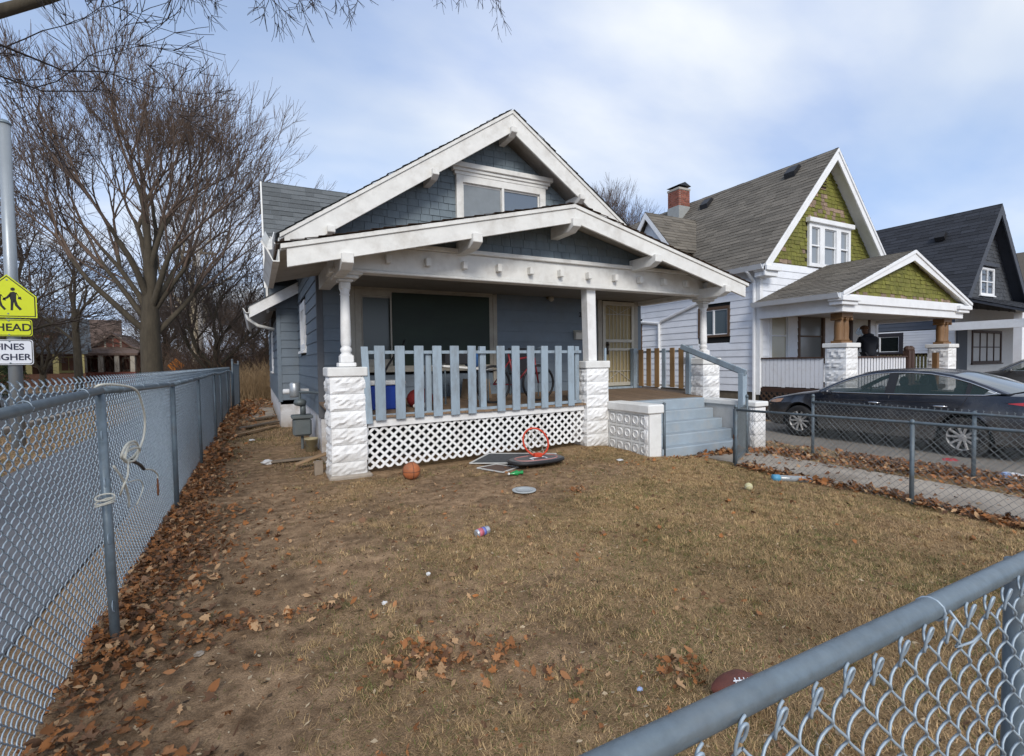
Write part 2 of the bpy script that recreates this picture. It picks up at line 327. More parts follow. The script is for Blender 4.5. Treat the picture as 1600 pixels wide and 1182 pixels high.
def slab_strip(name, x0, x1, ys, top, mat, thick=.12, joint=.012):
    """a concrete strip cast in slabs; ys = joint positions; returns the structure, its slabs are parts"""
    root = None
    for i in range(len(ys)-1):
        a, b = ys[i]+joint/2, ys[i+1]-joint/2; m = MB(); dz = random.uniform(-.012, .012); tl = random.uniform(-.01, .01)
        zs = [top(x0, a)+dz, top(x1, a)+dz+tl, top(x1, b)+dz+tl, top(x0, b)+dz]
        m.add([(x0, a, zs[0]-thick), (x1, a, zs[1]-thick), (x1, b, zs[2]-thick), (x0, b, zs[3]-thick), (x0, a, zs[0]), (x1, a, zs[1]), (x1, b, zs[2]), (x0, b, zs[3])],
              [(0, 3, 2, 1), (4, 5, 6, 7), (0, 1, 5, 4), (1, 2, 6, 5), (2, 3, 7, 6), (3, 0, 4, 7)])
        if root is None:
            root = struct(m.build(name, mat, bevel=.008, loc=(x0, ys[0], 0)))
        else: m.build('slab', mat, root, bevel=.008)
    return root
slab_strip('front_path', 5.86, 6.85, [-2.2, -.9, .4, 1.65, 2.85, 4.05, 5.33], lambda x, y: -.045, CONC)
slab_strip('side_pavement', -3.0, -1.15, list(np.arange(-3, 32, 1.5)), lambda x, y: -.03, PAVE)
slab_strip('driveway', 8.75, 12.3, [-3, 1.2, 4.4, 7.4, 10.5, 14, 19], lambda x, y: -.322, CONC_DARK, joint=.02)
slab_strip('driveway', 19.9, 23.3, [-3, 1.5, 5, 9, 14, 19], lambda x, y: -.315, CONC_DARK, joint=.02)
struct(MB().box(-12.2, -60, -.25, -4.9, 37, -.045).build('side_street', ASPHALT))
struct(MB().box(-5.06, -60, -.3, -4.9, 36.8, .07).build('kerb', CONC, bevel=.02))
struct(MB().box(-12.36, -60, -.3, -12.2, 36.8, .07).build('kerb', CONC, bevel=.02))
# ------------------------------------------------------------------ shared building pieces
def roof_tabs(m, P0, U, V, vlen, urange, course=.145, tab=.32, th=.014, seed=1):
    """overlapping shingle courses on a roof plane, each tab with its own thickness and tone"""
    rr = random.Random(seed); P0 = Vector(P0); U = Vector(U).normalized(); V = Vector(V).normalized(); N = U.cross(V)
    if N.z < 0: N = -N
    k = 0
    while k*course < vlen:
        v0 = k*course; v1 = min(v0+course*1.12, vlen); a, b = urange(v0+course*.5); u = a-rr.random()*tab
        while u < b:
            w = tab*rr.uniform(.55, 1.35); u0, u1 = max(u, a), min(u+w-.006, b); u += w
            if u1-u0 < .02: continue
            t = th*rr.uniform(.7, 1.5); dv = rr.uniform(-.006, .006); m.cur = rr.random()
            q = [P0+U*u0+V*(v0+dv)+N*t, P0+U*u1+V*(v0+dv)+N*t, P0+U*u1+V*v1+N*.003, P0+U*u0+V*v1+N*.003, P0+U*u0+V*(v0+dv), P0+U*u1+V*(v0+dv)]
            m.add(q, [(0, 1, 2, 3), (4, 5, 1, 0)])
        k += 1
    return m
def lap_boards(parent, mat, name, axis, plane, out, a0, a1, z0, z1, ex, openings=(), tops=None, gap=.0):
    """lap siding, each board a piece: axis 'x' or 'y' is the board's run, plane the wall face, out the outward sign; openings (a0,a1,z0,z1)"""
    z = z0; n = 0
    while z < z1-.02:
        zt = min(z+ex*1.06, z1); segs = [(a0, a1)]
        for (p, q, r, t) in openings:
            if zt > r+.01 and z < t-.01:
                ns = []
                for (s, e) in segs:
                    if q <= s or p >= e: ns.append((s, e)); continue
                    if p > s+.02: ns.append((s, p))
                    if q < e-.02: ns.append((q, e))
                segs = ns
        for (s, e) in segs:
            if tops:
                s2, e2 = tops(z+ex*.5); s = max(s, s2); e = min(e, e2)
            if e-s < .03: continue
            jit = random.uniform(-.003, .003); b = .022+random.uniform(-.002, .003)
            if axis == 'x': m = MB().prism([(s, plane+out*b, z+jit), (s, plane+out*.004, zt), (s, plane, zt), (s, plane, z+jit)], (e-s, 0, 0))
            else: m = MB().prism([(plane+out*b, s, z+jit), (plane+out*.004, s, zt), (plane, s, zt), (plane, s, z+jit)], (0, e-s, 0))
            m.build(name, mat, parent); n += 1
        z += ex
    return n
def rock_face(w, d, h, seed, front=True):
    """a rock-faced block: box with a chipped, bulging face on all four sides"""
    r = random.Random(seed); m = MB()
    def face(o, u, v, n, nu, nv):
        P = []
        for j in range(nv+1):
            row = []
            for i in range(nu+1):
                a, b = i/nu, j/nv; e = min(a, 1-a, b*.8, (1-b)*.8)*2
                k = 0 if (i in (0, nu) or j in (0, nv)) else .010+.014*min(1, e*1.6)+r.choice((-.009, -.003, .003, .011))+r.uniform(-.004, .004)
                row.append(Vector(o)+Vector(u)*a+Vector(v)*b+Vector(n)*k)
            P.append(row)
        m.grid(P)
    x, y = w/2, d/2
    face((-x, -y, 0), (w, 0, 0), (0, 0, h), (0, -1, 0), 9, 6); face((x, -y, 0), (0, d, 0), (0, 0, h), (1, 0, 0), 9, 6)
    face((x, y, 0), (-w, 0, 0), (0, 0, h), (0, 1, 0), 9, 6); face((-x, y, 0), (0, -d, 0), (0, 0, h), (-1, 0, 0), 9, 6)
    m.add([(-x, -y, 0), (x, -y, 0), (x, y, 0), (-x, y, 0), (-x, -y, h), (x, -y, h), (x, y, h), (-x, y, h)], [(0, 3, 2, 1), (4, 5, 6, 7)])
    me = bpy.data.meshes.new('rock_faced_block'); me.from_pydata([tuple(p) for p in m.v], [], m.f); me.materials.append(WHITE_BLOCK); me.update(); return me
def window(parent, axis, plane, out, a0, a1, z0, z1, fr=.09, mat=None, glass=None, mull=0, rail=False, sill=True, name='window', proud=.03, back=None, inner=None):
    """frame as one part, with panes, bars and sill as its pieces"""
    mat = mat or WHITE_TRIM; glass = glass or GLASS; inner = inner or mat
    def B(m, p, q, r, t, d0, d1):
        lo, hi = sorted((plane+out*d0, plane+out*d1))
        return m.box(p, lo, r, q, hi, t) if axis == 'x' else m.box(lo, p, r, hi, q, t)
    m = MB(); B(m, a0, a0+fr, z0, z1, -.02, proud); B(m, a1-fr, a1, z0, z1, -.02, proud); B(m, a0+fr, a1-fr, z1-fr, z1, -.02, proud-.002); B(m, a0+fr, a1-fr, z0, z0+fr*.8, -.02, proud-.002)
    f = m.build(name, mat, parent, bevel=.004)
    n = mull+1; w = (a1-a0-2*fr)/n; zb, zt = z0+fr*.8, z1-fr
    for i in range(n):
        p, q = a0+fr+i*w, a0+fr+(i+1)*w
        B(MB(), p+.002, q-.002, zb+.002, zt-.002, -.022, -.012).build('pane', glass, f)
        if back: B(MB(), p+.02, q-.02, zb, zt, -.075, -.07).build('curtain', back, f)
        if i: B(MB(), p-.022, p+.022, zb, zt, -.012, proud-.006).build('mullion', inner, f)
        if rail: B(MB(), p+.022, q-.022, (zb+zt)/2-.02, (zb+zt)/2+.02, -.012, proud-.012).build('meeting_rail', inner, f)
        s = MB(); t_ = .028
        for (c, d_, e, h) in ((p+.001, p+t_, zb+.001, zt-.001), (q-t_, q-.001, zb+.001, zt-.001), (p+t_, q-t_, zb+.001, zb+t_), (p+t_, q-t_, zt-t_, zt-.001)): B(s, c, d_, e, h, -.011, .004)
        s.build('sash', inner, f)
    if sill: B(MB(), a0-.05, a1+.05, z0-.05, z0-.002, -.02, proud+.04).build('sill', mat, f)
    return f

# ------------------------------------------------------------------ the blue bungalow
H = thing('bungalow', 'blue grey bungalow with white trimmed gables and a wide front porch', 'house', (4.05, 8.1, 0))
WX0, WX1, WY, RIDGE, EAVE = .86, 7.26, 8.1, 5.72, 3.245
CX, SL = 4.04, .675
BEIGE = M('beige_window_trim', (.34, .315, .265), .65, .1, 6, .1, 40, dirt=(.16, .13, .10), damt=.4)
# walls behind the siding
MB().box(WX0+.02, WY+.02, 0, WX1-.02, 20, 3.0).build('wall_core', SHADOWGAP, H)
fnd = MB()
fnd.box(WX0+.01, WY+.01, -.3, WX1-.01, 12.02, .61); fnd.box(.45, 12.02, -.3, WX1-.01, 20.05, .61)
fnd.build('foundation', M('white_washed_foundation', (.62, .62, .63), .85, .15, 5, .6, 30, dirt=(.25, .20, .15), damt=.7, dscale=3, dlow=(.35, 1.2)), H)
EX = .19
lap_boards(H, BLUE_SIDING, 'siding_board', 'x', WY, -1, WX0+.07, WX1-.08, .80, 2.75, EX, [(1.28, 3.84, 1.22, 2.66), (6.14, 7.18, .7, 2.72)])
lap_boards(H, BLUE_SIDING, 'siding_board', 'y', WX0, -1, WY+.06, 12.0, .60, 3.6, EX, [(10.02, 11.18, 1.62, 2.62)], tops=None)
lap_boards(H, BLUE_SIDING, 'siding_board', 'x', 12.0, -1, .50, WX0, .60, 3.0, EX)
lap_boards(H, BLUE_SIDING, 'siding_board', 'y', .44, -1, 12.06, 19.9, .60, 2.45, EX, [(15.0, 16.2, 1.2, 2.3)])
MB().box(.46, 12.02, .5, WX0+.3, 20, 3.0).build('bay_core', SHADOWGAP, H)
m = MB(); m.box(WX0-.022, WY-.024, .55, WX0+.07, WY+.06, 3.1); m.build('corner_board', DARKTRIM, H, bevel=.004)
m = MB(); m.box(WX1-.09, WY-.026, .72, WX1+.02, WY+.08, 2.8); m.build('corner_board', BLUE_SIDING, H, bevel=.004)
m = MB(); m.box(.415, 11.976, .56, .50, 12.06, 2.8); m.build('corner_board', BLUE_SIDING, H, bevel=.004)
window(H, 'y', WX0, -1, 10.05, 11.15, 1.65, 2.6, .16, WHITE, GLASS_DIM, mull=1, proud=.035, name='side_window')
window(H, 'y', .44, -1, 15.0, 16.2, 1.2, 2.3, .12, WHITE, GLASS_DIM, name='side_window')

# main gable: wall, shingles, window
def gline(x): return RIDGE-.30-SL*abs(x-CX)      # underside of the roof
m = MB(); m.prism([(WX0-.3, WY+.03, 2.75), (WX1+.3, WY+.03, 2.75), (WX1+.3, WY+.03, gline(WX1+.3)), (CX, WY+.03, gline(CX)), (WX0-.3, WY+.03, gline(WX0-.3))], (0, .1, 0)); m.build('gable_wall', M('gable_backing', (.05, .066, .08), .8, .1), H)
def gable_shingles(parent, y, z0, cx, apex, sl, half, hole=None, course=.118, name='gable_shingle', rr=random.Random(5)):
    z = z0; k = 0
    while z < apex:
        x = cx-half-rr.random()*.2
        while x < cx+half:
            w = rr.choice((.14, .18, .21, .24)); zt = z+course*1.08; zb = z+rr.uniform(-.006, .006)
            p = [(x+.003, zb), (x+w-.003, zb), (x+w-.003, zt), (x+.003, zt)]; x += w
            p = clip_poly(p, sl, 1, apex+sl*cx); p = clip_poly(p, -sl, 1, apex-sl*cx) if len(p) > 2 else p
            if len(p) < 3 or max(q[0] for q in p)-min(q[0] for q in p) < .02: continue
            if hole and max(q[0] for q in p) > hole[0] and min(q[0] for q in p) < hole[1] and p[0][1] < hole[3] and p[0][1] > hole[2]-.2:
                if min(q[0] for q in p) >= hole[0] and max(q[0] for q in p) <= hole[1]: continue
                p = clip_poly(p, 1, 0, hole[0]) if min(q[0] for q in p) < hole[0] else clip_poly(p, -1, 0, -hole[1])
                if len(p) < 3: continue
            t = rr.uniform(.012, .02); f = [(a, y-(t if b < z+course*.5 else .004), b) for a, b in p]; bk = [(a, y+.012, b) for a, b in p]; n = len(p)
            mm = MB(); mm.add(f+bk, [tuple(range(n)), tuple(range(2*n-1, n-1, -1))]+[((i+1) % n, i, n+i, n+(i+1) % n) for i in range(n)]); mm.build(name, BLUE_SHAKE, parent)
        z += course; k += 1
gable_shingles(H, WY+.02, 3.05, CX, RIDGE-.31, SL, 3.1, (3.14, 4.93, 3.5, 4.60))
gw = window(H, 'x', WY-.005, -1, 3.14, 4.93, 3.72, 4.62, .12, WHITE_OLD, Mglass('sky_tinted_pane', (.11, .14, .18), .03), mull=1, name='gable_window', proud=.05)  # the sky's reflection is put into the pane's base colour
MB().box(3.03, WY-.12, 4.735, 5.06, WY+.02, 4.82).box(3.07, WY-.085, 4.68, 5.02, WY+.02, 4.735).box(3.11, WY-.06, 4.622, 4.98, WY+.02, 4.68).build('window_header', WHITE_OLD, gw, bevel=.006)
MB().box(3.26, WY-.004, 3.80, 4.0, WY+.012, 4.48).build('blind', M('grey_blind', (.19, .215, .235), .7, .1), gw)

def gable_roof(parent, cx, apex, sl, x0, x1, y0, y1, th, rake, tabs, soffit, name, rt=.05, seed=1, rmat=None):
    """roof boards, rake boards and shingle courses"""
    rmat = rmat or WHITE_OLD; c = math.cos(math.atan(sl))
    for sgn, xe in ((-1, x0), (1, x1)):
        ze = apex-sl*abs(xe-cx)
        MB().prism([(cx, y0+.03, apex), (xe, y0+.03, ze), (xe, y0+.03, ze-th), (cx, y0+.03, apex-th)], (0, y1-y0-.03, 0)).build('roof_deck', soffit, parent)
        m = MB(); roof_tabs(m, (xe-sgn*-.04, y0-.02, ze-sl*.04+.004), (0, 1, 0), (cx-xe, 0, apex-ze), math.hypot(cx-xe, apex-ze)+.03, lambda v: (0, y1-y0+.02), seed=seed+sgn)
        m.build('roof_shingles', tabs, parent, kind='stuff')
        # the rake: a wide board below a narrower moulding
        xi = cx
        a = .055/c; h = rake/c
        MB().prism([(xi, y0, apex-.005), (xe, y0, ze-.005), (xe, y0, ze-a), (xi, y0, apex-a)], (0, rt+.012, 0)).build('rake_moulding', rmat, parent, bevel=.004)
        b = MB().prism([(xi, y0+.02, apex-a-.001), (xe+sgn*-.06, y0+.02, ze+sl*.06-a-.001), (xe+sgn*-.06, y0+.02, ze+sl*.06-h), (xi, y0+.02, apex-h)], (0, rt-.01, 0)).build('rake_board', rmat, parent, bevel=.004)
gable_roof(H, CX, RIDGE, SL, .34, 7.74, 7.64, 20.3, .09, .31, ASPHALT_SH, WHITE_OLD, 'main', seed=3)
for bx in (1.02, 2.62, 4.04, 5.46, 7.06):
    zt = RIDGE-.315-SL*abs(bx-CX) if bx != 4.04 else RIDGE-.33
    m = MB().prism([(bx-.055, 7.59, zt+.02), (bx-.055, 8.1, zt+.02), (bx-.055, 8.1, zt-.13), (bx-.055, 7.70, zt-.13), (bx-.055, 7.59, zt-.07)], (.11, 0, 0)); m.build('outrigger', WHITE_OLD, H, bevel=.006)
# gutters on the left eave
def gutter(parent, p0, p1, mat, w=.11, h=.10, out=(-1, 0, 0)):
    p0, p1 = Vector(p0), Vector(p1); o = Vector(out); u = Vector((0, 0, 1)); pr = [(0, .0), (0, -h), (w*.55, -h), (w, -.02), (w+.012, 0), (w-.012, -.004), (w*.5, -h+.012), (.012, -h+.012), (.012, 0)]
    return MB().prism([p0+o*a+u*b for a, b in pr], p1-p0).build('gutter', mat, parent)
gutter(H, (.335, 7.70, 3.17), (.335, 11.9, 3.17), WHITE_OLD)
# cross gable on the left and the lean-to over the bay
XR = (13.55, 5.84); XB = (11.95, 3.10)
m = MB(); Vv = Vector((0, XR[0]-XB[0], XR[1]-XB[1])); roof_tabs(m, (.24, XB[0], XB[1]), (1, 0, 0), Vv, Vv.length, lambda v: (0, 3.2+.0*v), seed=9, course=.15); m.build('roof_shingles', ASPHALT_SH, H, kind='stuff')
MB().prism([(.24, XB[0], XB[1]), (.24, XR[0], XR[1]), (.24, 15.15, XB[1])], (3.4, 0, 0)).build('cross_gable', BLUE_SIDING, H)
MB().prism([(.20, XB[0]-.03, XB[1]-.06), (.20, XR[0], XR[1]), (.20, XR[0], XR[1]-.2), (.20, XB[0]+.10, XB[1]-.06)], (.035, 0, 0)).build('rake_board', WHITE_OLD, H, bevel=.004)
MB().box(.245, 11.9, 2.62, .86, 12.6, 3.10).build('cross_gable_face', BLUE_SIDING, H)
MB().box(.225, 11.86, 2.5, .27, 11.93, 3.25).build('corner_board', WHITE_OLD, H, bevel=.004)
m = MB(); m.prism([(-.10, 11.62, 2.60), (.86, 11.62, 3.17), (.86, 11.62, 2.93), (-.10, 11.62, 2.36)], (0, .04, 0)); m.build('rake_board', WHITE, H, bevel=.004)
MB().prism([(-.10, 11.66, 2.60), (.86, 11.66, 3.17), (.86, 11.66, 3.09), (-.10, 11.66, 2.52)], (0, 6, 0)).build('roof_deck', WHITE_OLD, H)
MB().prism([(-.13, 11.60, 2.60), (.86, 11.60, 3.19), (.86, 11.60, 3.175), (-.13, 11.60, 2.585)], (0, 6.1, 0)).build('roof_edge', ASPHALT_SH, H)
gutter(H, (-.10, 11.6, 2.56), (-.10, 17.6, 2.54), WHITE_OLD)
MB().tube([(-.15, 11.8, 2.45), (-.13, 11.8, 2.36), (.05, 11.82, 2.22), (.36, 11.95, 2.15)], .035, 8).build('downspout', WHITE_OLD, H, smooth=True)

# ------------------------------------------------------------------ porch
PSL, PAP, PX0, PX1, PY = .243, 3.565, .26, 7.62, 5.74
PCX = 4.0
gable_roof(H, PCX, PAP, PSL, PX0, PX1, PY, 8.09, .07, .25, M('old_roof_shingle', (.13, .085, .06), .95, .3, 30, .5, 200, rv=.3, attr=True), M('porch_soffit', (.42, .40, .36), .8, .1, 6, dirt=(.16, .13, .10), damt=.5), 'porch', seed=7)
gutter(H, (.25, 5.80, 2.60), (.25, 8.0, 2.62), WHITE_OLD, .12, .13)
# broken length of gutter hanging at the corner of the main eave
m = MB(); m.prism([Vector((.26, 7.3, 3.14))+Vector((a, 0, b)) for a, b in ((0, 0), (0, -.10), (-.06, -.11), (-.12, -.03), (-.11, .0), (-.06, -.09), (-.01, -.09), (-.01, 0))], (-.06, -1.0, -.34)); m.build('gutter', WHITE_OLD, H)
for bx in (.93, 2.50, 4.0, 5.50, 7.05):
    zt = PAP-.26-PSL*abs(bx-PCX)
    m = MB().prism([(bx-.065, 5.70, zt+.05), (bx-.065, 6.30, zt+.05), (bx-.065, 6.30, zt-.12), (bx-.065, 5.83, zt-.12), (bx-.065, 5.70, zt-.06)], (.13, 0, 0)); m.build('outrigger', WHITE_OLD, H, bevel=.006)
BY = 6.27
MB().box(.86, BY, 2.54, 7.36, BY+.16, 2.84).build('porch_beam', WHITE_OLD, H, bevel=.005)
MB().box(.84, BY-.05, 2.842, 7.38, BY+.14, 2.90).build('beam_moulding', WHITE_OLD, H, bevel=.008)
MB().box(.85, BY-.022, 2.50, 7.37, BY+.17, 2.538).build('beam_moulding', WHITE_OLD, H, bevel=.008)
MB().box(.88, BY+.162, 2.52, 1.04, WY-.03, 2.82).build('porch_beam', WHITE_OLD, H); MB().box(7.18, BY+.162, 2.52, 7.34, WY-.03, 2.82).build('porch_beam', WHITE_OLD, H)
for k in range(12):
    bx = 1.50+.512*k; MB().box(bx-.032, BY-.095, 2.63, bx+.032, BY-.001, 2.735).build('beam_block', WHITE_OLD, H, bevel=.006)
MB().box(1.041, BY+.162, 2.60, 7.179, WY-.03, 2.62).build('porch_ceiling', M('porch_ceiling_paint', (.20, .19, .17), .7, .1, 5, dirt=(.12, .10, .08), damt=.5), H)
MB().prism([(.9, BY+.06, 2.9), (7.2, BY+.06, 2.9), (PCX, BY+.06, PAP-.075)], (0, .05, 0)).build('porch_gable_wall', MATS['gable_backing'], H)
gable_shingles(H, BY+.05, 2.905, PCX, PAP-.08, PSL, 3.0, None, rr=random.Random(11))

def turned_column(x, y, z0, z1):
    c = MB(); L_ = z1-z0; p = lambda t: z0+.16+(L_-.38)*t
    prof = [(.075, z0+.12), (.078, z0+.15), (.055, z0+.17), (.066, p(.03)), (.072, p(.07)), (.058, p(.10)), (.052, p(.115)), (.062, p(.13)), (.064, p(.2)), (.060, p(.5)), (.054, p(.86)), (.052, p(.88)), (.063, p(.9)), (.052, p(.92)), (.058, p(.95)), (.064, p(.99)), (.050, p(1.0))]
    c.lathe(prof, (x, y, 0), 16); o = c.build('column', WHITE, H, smooth=True)
    MB().box(x-.105, y-.105, z0, x+.105, y+.105, z0+.05).box(x-.08, y-.08, z0+.051, x+.08, y+.08, z0+.14).build('column_base', WHITE, o, bevel=.008)
    MB().box(x-.062, y-.062, p(1.0)-.02, x+.062, y+.062, z1-.15).box(x-.09, y-.09, z1-.149, x+.09, y+.09, z1-.115).box(x-.15, y-.13, z1-.114, x+.15, y+.13, z1-.07).box(x-.20, y-.15, z1-.069, x+.20, y+.15, z1-.002).build('capital', WHITE_OLD, o, bevel=.01)
turned_column(1.0, 6.42, 1.345, 2.54); turned_column(7.27, 6.42, 1.40, 2.54)
m = MB(); m.prism([(4.66, 6.36, 1.375), (4.82, 6.36, 1.375), (4.80, 6.36, 2.52), (4.63, 6.36, 2.52)], (0, .16, 0)); m.build('post', WHITE, H, bevel=.006)

BLK = [rock_face(.42, .42, .197, s) for s in range(5)]
def pier(x, y, z0, zc, n):
    for i in range(n):
        h = (zc-z0)/n; inst('block', BLK[(i*2+int(x*3)) % 5], H, (x+random.uniform(-.006, .006), y, z0+i*h), (0, 0, (i % 4)*math.pi/2), (1, 1, (h-.006)/.197))
    MB().box(x-.20, y-.20, z0, x+.20, y+.20, zc).build('mortar', CAPWHITE, H)
    MB().box(x-.235, y-.235, zc+.001, x+.235, y+.235, zc+.115).build('pier_cap', CAPWHITE, H, bevel=.012)
pier(.985, 6.455, -.02, 1.225, 6); pier(4.74, 6.455, .03, 1.26, 6); pier(7.28, 6.455, -.1, 1.285, 7)
MB().box(.74, 6.18, -.08, 1.25, 6.7, .03).build('footing', CONC, H, bevel=.02)
# deck boards and skirt
x = .84
while x < 7.3:
    z_ = .722+random.uniform(-.003, .003); w = .135
    MB().add([(x, 6.26, z_-.03), (x+w, 6.26, z_-.03), (x+w, WY-.02, z_+.05), (x, WY-.02, z_+.05), (x, 6.26, z_), (x+w, 6.26, z_), (x+w, WY-.02, z_+.08), (x, WY-.02, z_+.08)], [(0, 3, 2, 1), (4, 5, 6, 7), (0, 1, 5, 4), (1, 2, 6, 5), (2, 3, 7, 6), (3, 0, 4, 7)]).build('deck_board', DECK, H)
    x += w+.005
MB().prism([(1.22, 6.30, .575), (4.52, 6.30, .61), (4.52, 6.30, .69), (1.22, 6.30, .688)], (0, .05, 0)).build('skirt_board', WHITE, H, bevel=.005)
MB().box(1.1, 7.2, -.1, 7.0, 7.25, .68).build('porch_shade_sheet', SHADOWGAP, H)  # near-black sheet: the shade under the deck painted behind the lattice
# lattice: every strip its own piece, cut to a scalloped lower edge
LX0, LX1 = 1.22, 4.53
def lat_z(x): return .045+.075*(x-LX0)/(LX1-LX0)
pitch, wid = .123, .033; hgt = .55
for d in (1, -1):
    k = -6
    while True:
        xs = LX0+k*pitch; k += 1
        if xs > LX1+hgt: break
        p = [(xs, 0.), (xs+wid*1.414, 0.), (xs+wid*1.414+d*hgt, hgt), (xs+d*hgt, hgt)]
        p = clip_poly(p, 1, 0, LX1); p = clip_poly(p, -1, 0, -LX0) if len(p) > 2 else p
        if len(p) < 3 or max(q[0] for q in p)-min(q[0] for q in p) < .03: continue
        yy = 6.325 if d == 1 else 6.335
        q = []
        for a, b in p:
            zz_ = lat_z(a)+b*(.575-.045)/hgt*.98+ .0
            q.append((a, yy, zz_))
        MB().prism(q, (0, .0085, 0)).build('lattice_strip', WHITE, H)
# front railing
RL = thing('porch_railing', 'pale blue front porch railing of wide flat pickets between two white piers', 'railing', (2.8, 6.25, .7))
for (a, b), zt, back in zip([(1.14, 1.225), (1.31, 1.44), (1.565, 1.69), (1.81, 1.935), (1.985, 2.06), (2.065, 2.19), (2.31, 2.435), (2.56, 2.68), (2.77, 2.86), (3.0, 3.125), (3.24, 3.365), (3.485, 3.605), (3.72, 3.835), (3.96, 4.075), (4.195, 4.305), (4.36, 4.435)],
                       [1.59, 1.602, 1.602, 1.603, 1.50, 1.603, 1.604, 1.604, 1.60, 1.605, 1.605, 1.606, 1.606, 1.607, 1.607, 1.605], [0, 0, 0, 0, 1, 0, 0, 0, 1, 0, 0, 0, 0, 0, 0, 1]):
    y0, th = (6.243, .022) if not back else (6.305, .07)
    zb = .66+.012*(a-1.2); tw = random.uniform(-.006, .006); sh = .05 if a < 1.2 else 0
    MB().prism([(a+sh, y0, zb-(.03 if sh else 0)), (b+sh, y0, zb-(.03 if sh else 0)), (b+tw, y0, zt), (a+tw, y0, zt)], (0, th, 0)).build('picket' if not back else 'post', BLUE_PICKET, RL, bevel=.004)
MB().box(1.19, 6.267, 1.50, 4.45, 6.304, 1.54).build('top_rail', BLUE_PICKET, RL)
MB().prism([(1.19, 6.267, .695), (4.45, 6.267, .735), (4.45, 6.267, .775), (1.19, 6.267, .735)], (0, .037, 0)).build('bottom_rail', BLUE_PICKET, RL)
# side railing on the right with bare brown pickets
SR = thing('porch_railing', 'side porch railing with bare brown wooden pickets beside the front door', 'railing', (7.15, 7.2, .78))
for a, b, mt in ((7.75, 7.88, BROWN_PICKET), (7.53, 7.65, BROWN_PICKET), (7.30, 7.42, BROWN_PICKET), (7.13, 7.22, BLUE_PICKET), (6.90, 7.01, BROWN_PICKET), (6.68, 6.79, BROWN_PICKET)):
    MB().box(7.03, a, .83+.02*random.random(), 7.052, b, 1.60+random.uniform(-.015, .01)).build('picket', mt, SR, bevel=.003)
MB().box(7.054, 6.6, 1.52, 7.09, 8.0, 1.56).build('top_rail', BLUE_PICKET, SR); MB().box(7.054, 6.6, .86, 7.09, 8.0, .90).build('bottom_rail', WHITE_OLD, SR)
MB().box(7.0, 6.50, .74, 7.09, 6.59, 1.63).build('post', BLUE_PICKET, SR, bevel=.004); MB().box(6.95, 7.93, .8, 7.05, 8.04, 1.62).build('post', BLUE_PICKET, SR, bevel=.004)
# window, boarded over on the right
W_ = window(H, 'x', WY-.002, -1, 1.40, 3.80, 1.34, 2.57, .10, BEIGE, Mglass('dusty_dark_glass', (.022, .028, .018), .35), proud=.04, name='front_window', back=M('dusty_green_curtain', (.06, .065, .045), .8, .3, 8))
MB().box(1.27, WY-.05, .84, 1.398, WY-.003, 2.60).build('window_casing', BEIGE, W_, bevel=.004)
MB().box(3.80, WY-.05, 1.0, 3.88, WY-.003, 2.60).build('window_casing', BEIGE, W_, bevel=.004)
MB().box(1.40, WY-.05, 2.572, 3.86, WY-.003, 2.60).build('window_casing', BEIGE, W_, bevel=.004)
MB().box(1.30, WY-.10, 1.235, 3.86, WY-.002, 1.29).build('window_sill', BEIGE, W_, bevel=.006)
bd = MB().box(1.985, WY-.062, 1.30, 3.72, WY-.045, 2.53).build('plywood_board', M('dark_green_painted_plywood', (.008, .018, .009), .55, .4, 4, .15, 30, stretch=(.3, 1, 1)), W_)
for (px, pz) in ((2.02, 2.10), (2.02, 1.96), (2.03, 1.66), (2.78, 2.05), (3.66, 2.07)): MB().lathe([(.0, 0), (.013, .001), (.010, .008), (.0, .01)], (px, WY-.062-.0, pz), 8, 'y').build('screw_cap', WHITE, bd)
MB().box(1.955, WY-.055, 1.36, 1.98, WY-.042, 2.50).build('mullion', BEIGE, W_)
# security door
D_ = MB().box(6.14, WY-.045, .84, 6.24, WY-.002, 2.70).box(7.08, WY-.045, .84, 7.18, WY-.002, 2.70).box(6.241, WY-.045, 2.60, 7.079, WY-.002, 2.70).build('front_door', BEIGE, H, bevel=.004)
MB().box(6.25, WY-.012, .84, 7.07, WY-.002, 2.59).build('inner_door', M('tan_door', (.36, .29, .155), .6, .12, 5, stretch=(6, 1, .6)), D_)
dm = M('cream_security_steel', (.44, .41, .34), .5, .1, 8)
fr = MB()
for a, b, c, d in ((6.25, 6.32, .86, 2.58), (7.0, 7.07, .86, 2.58), (6.32, 7.0, 2.50, 2.58), (6.32, 7.0, .86, .93), (6.32, 7.0, 1.75, 1.81), (6.32, 7.0, 1.58, 1.63)): fr.box(a, WY-.055, c, b, WY-.025, d)
fr.build('security_frame', dm, D_)
for k in range(6): MB().tube([(6.43+.092*k, WY-.04, .93), (6.43+.092*k, WY-.04, 2.5)], .008, 6).build('security_bar', dm, D_)
for z_ in (2.32, 1.16): MB().tube([(6.32, WY-.04, z_), (7.0, WY-.04, z_)], .008, 6).build('security_bar', dm, D_)
for sx in (-1, 1):
    MB().tube([(6.66, WY-.04, 2.33), (6.66+sx*.33, WY-.04, 2.49)], .007, 6).build('security_bar', dm, D_); MB().tube([(6.66, WY-.04, 1.15), (6.66+sx*.33, WY-.04, .94)], .007, 6).build('security_bar', dm, D_)
MB().ball((6.36, WY-.075, 1.70), .03, 10, 8).box(6.335, WY-.062, 1.50, 6.385, WY-.05, 1.76).build('door_handle', M('dark_bronze', (.05, .04, .03), .4, .1, metal=.8), D_)
MB().box(6.1, WY-.14, .80, 7.2, WY, .838).build('threshold', BLUE_PICKET, D_)
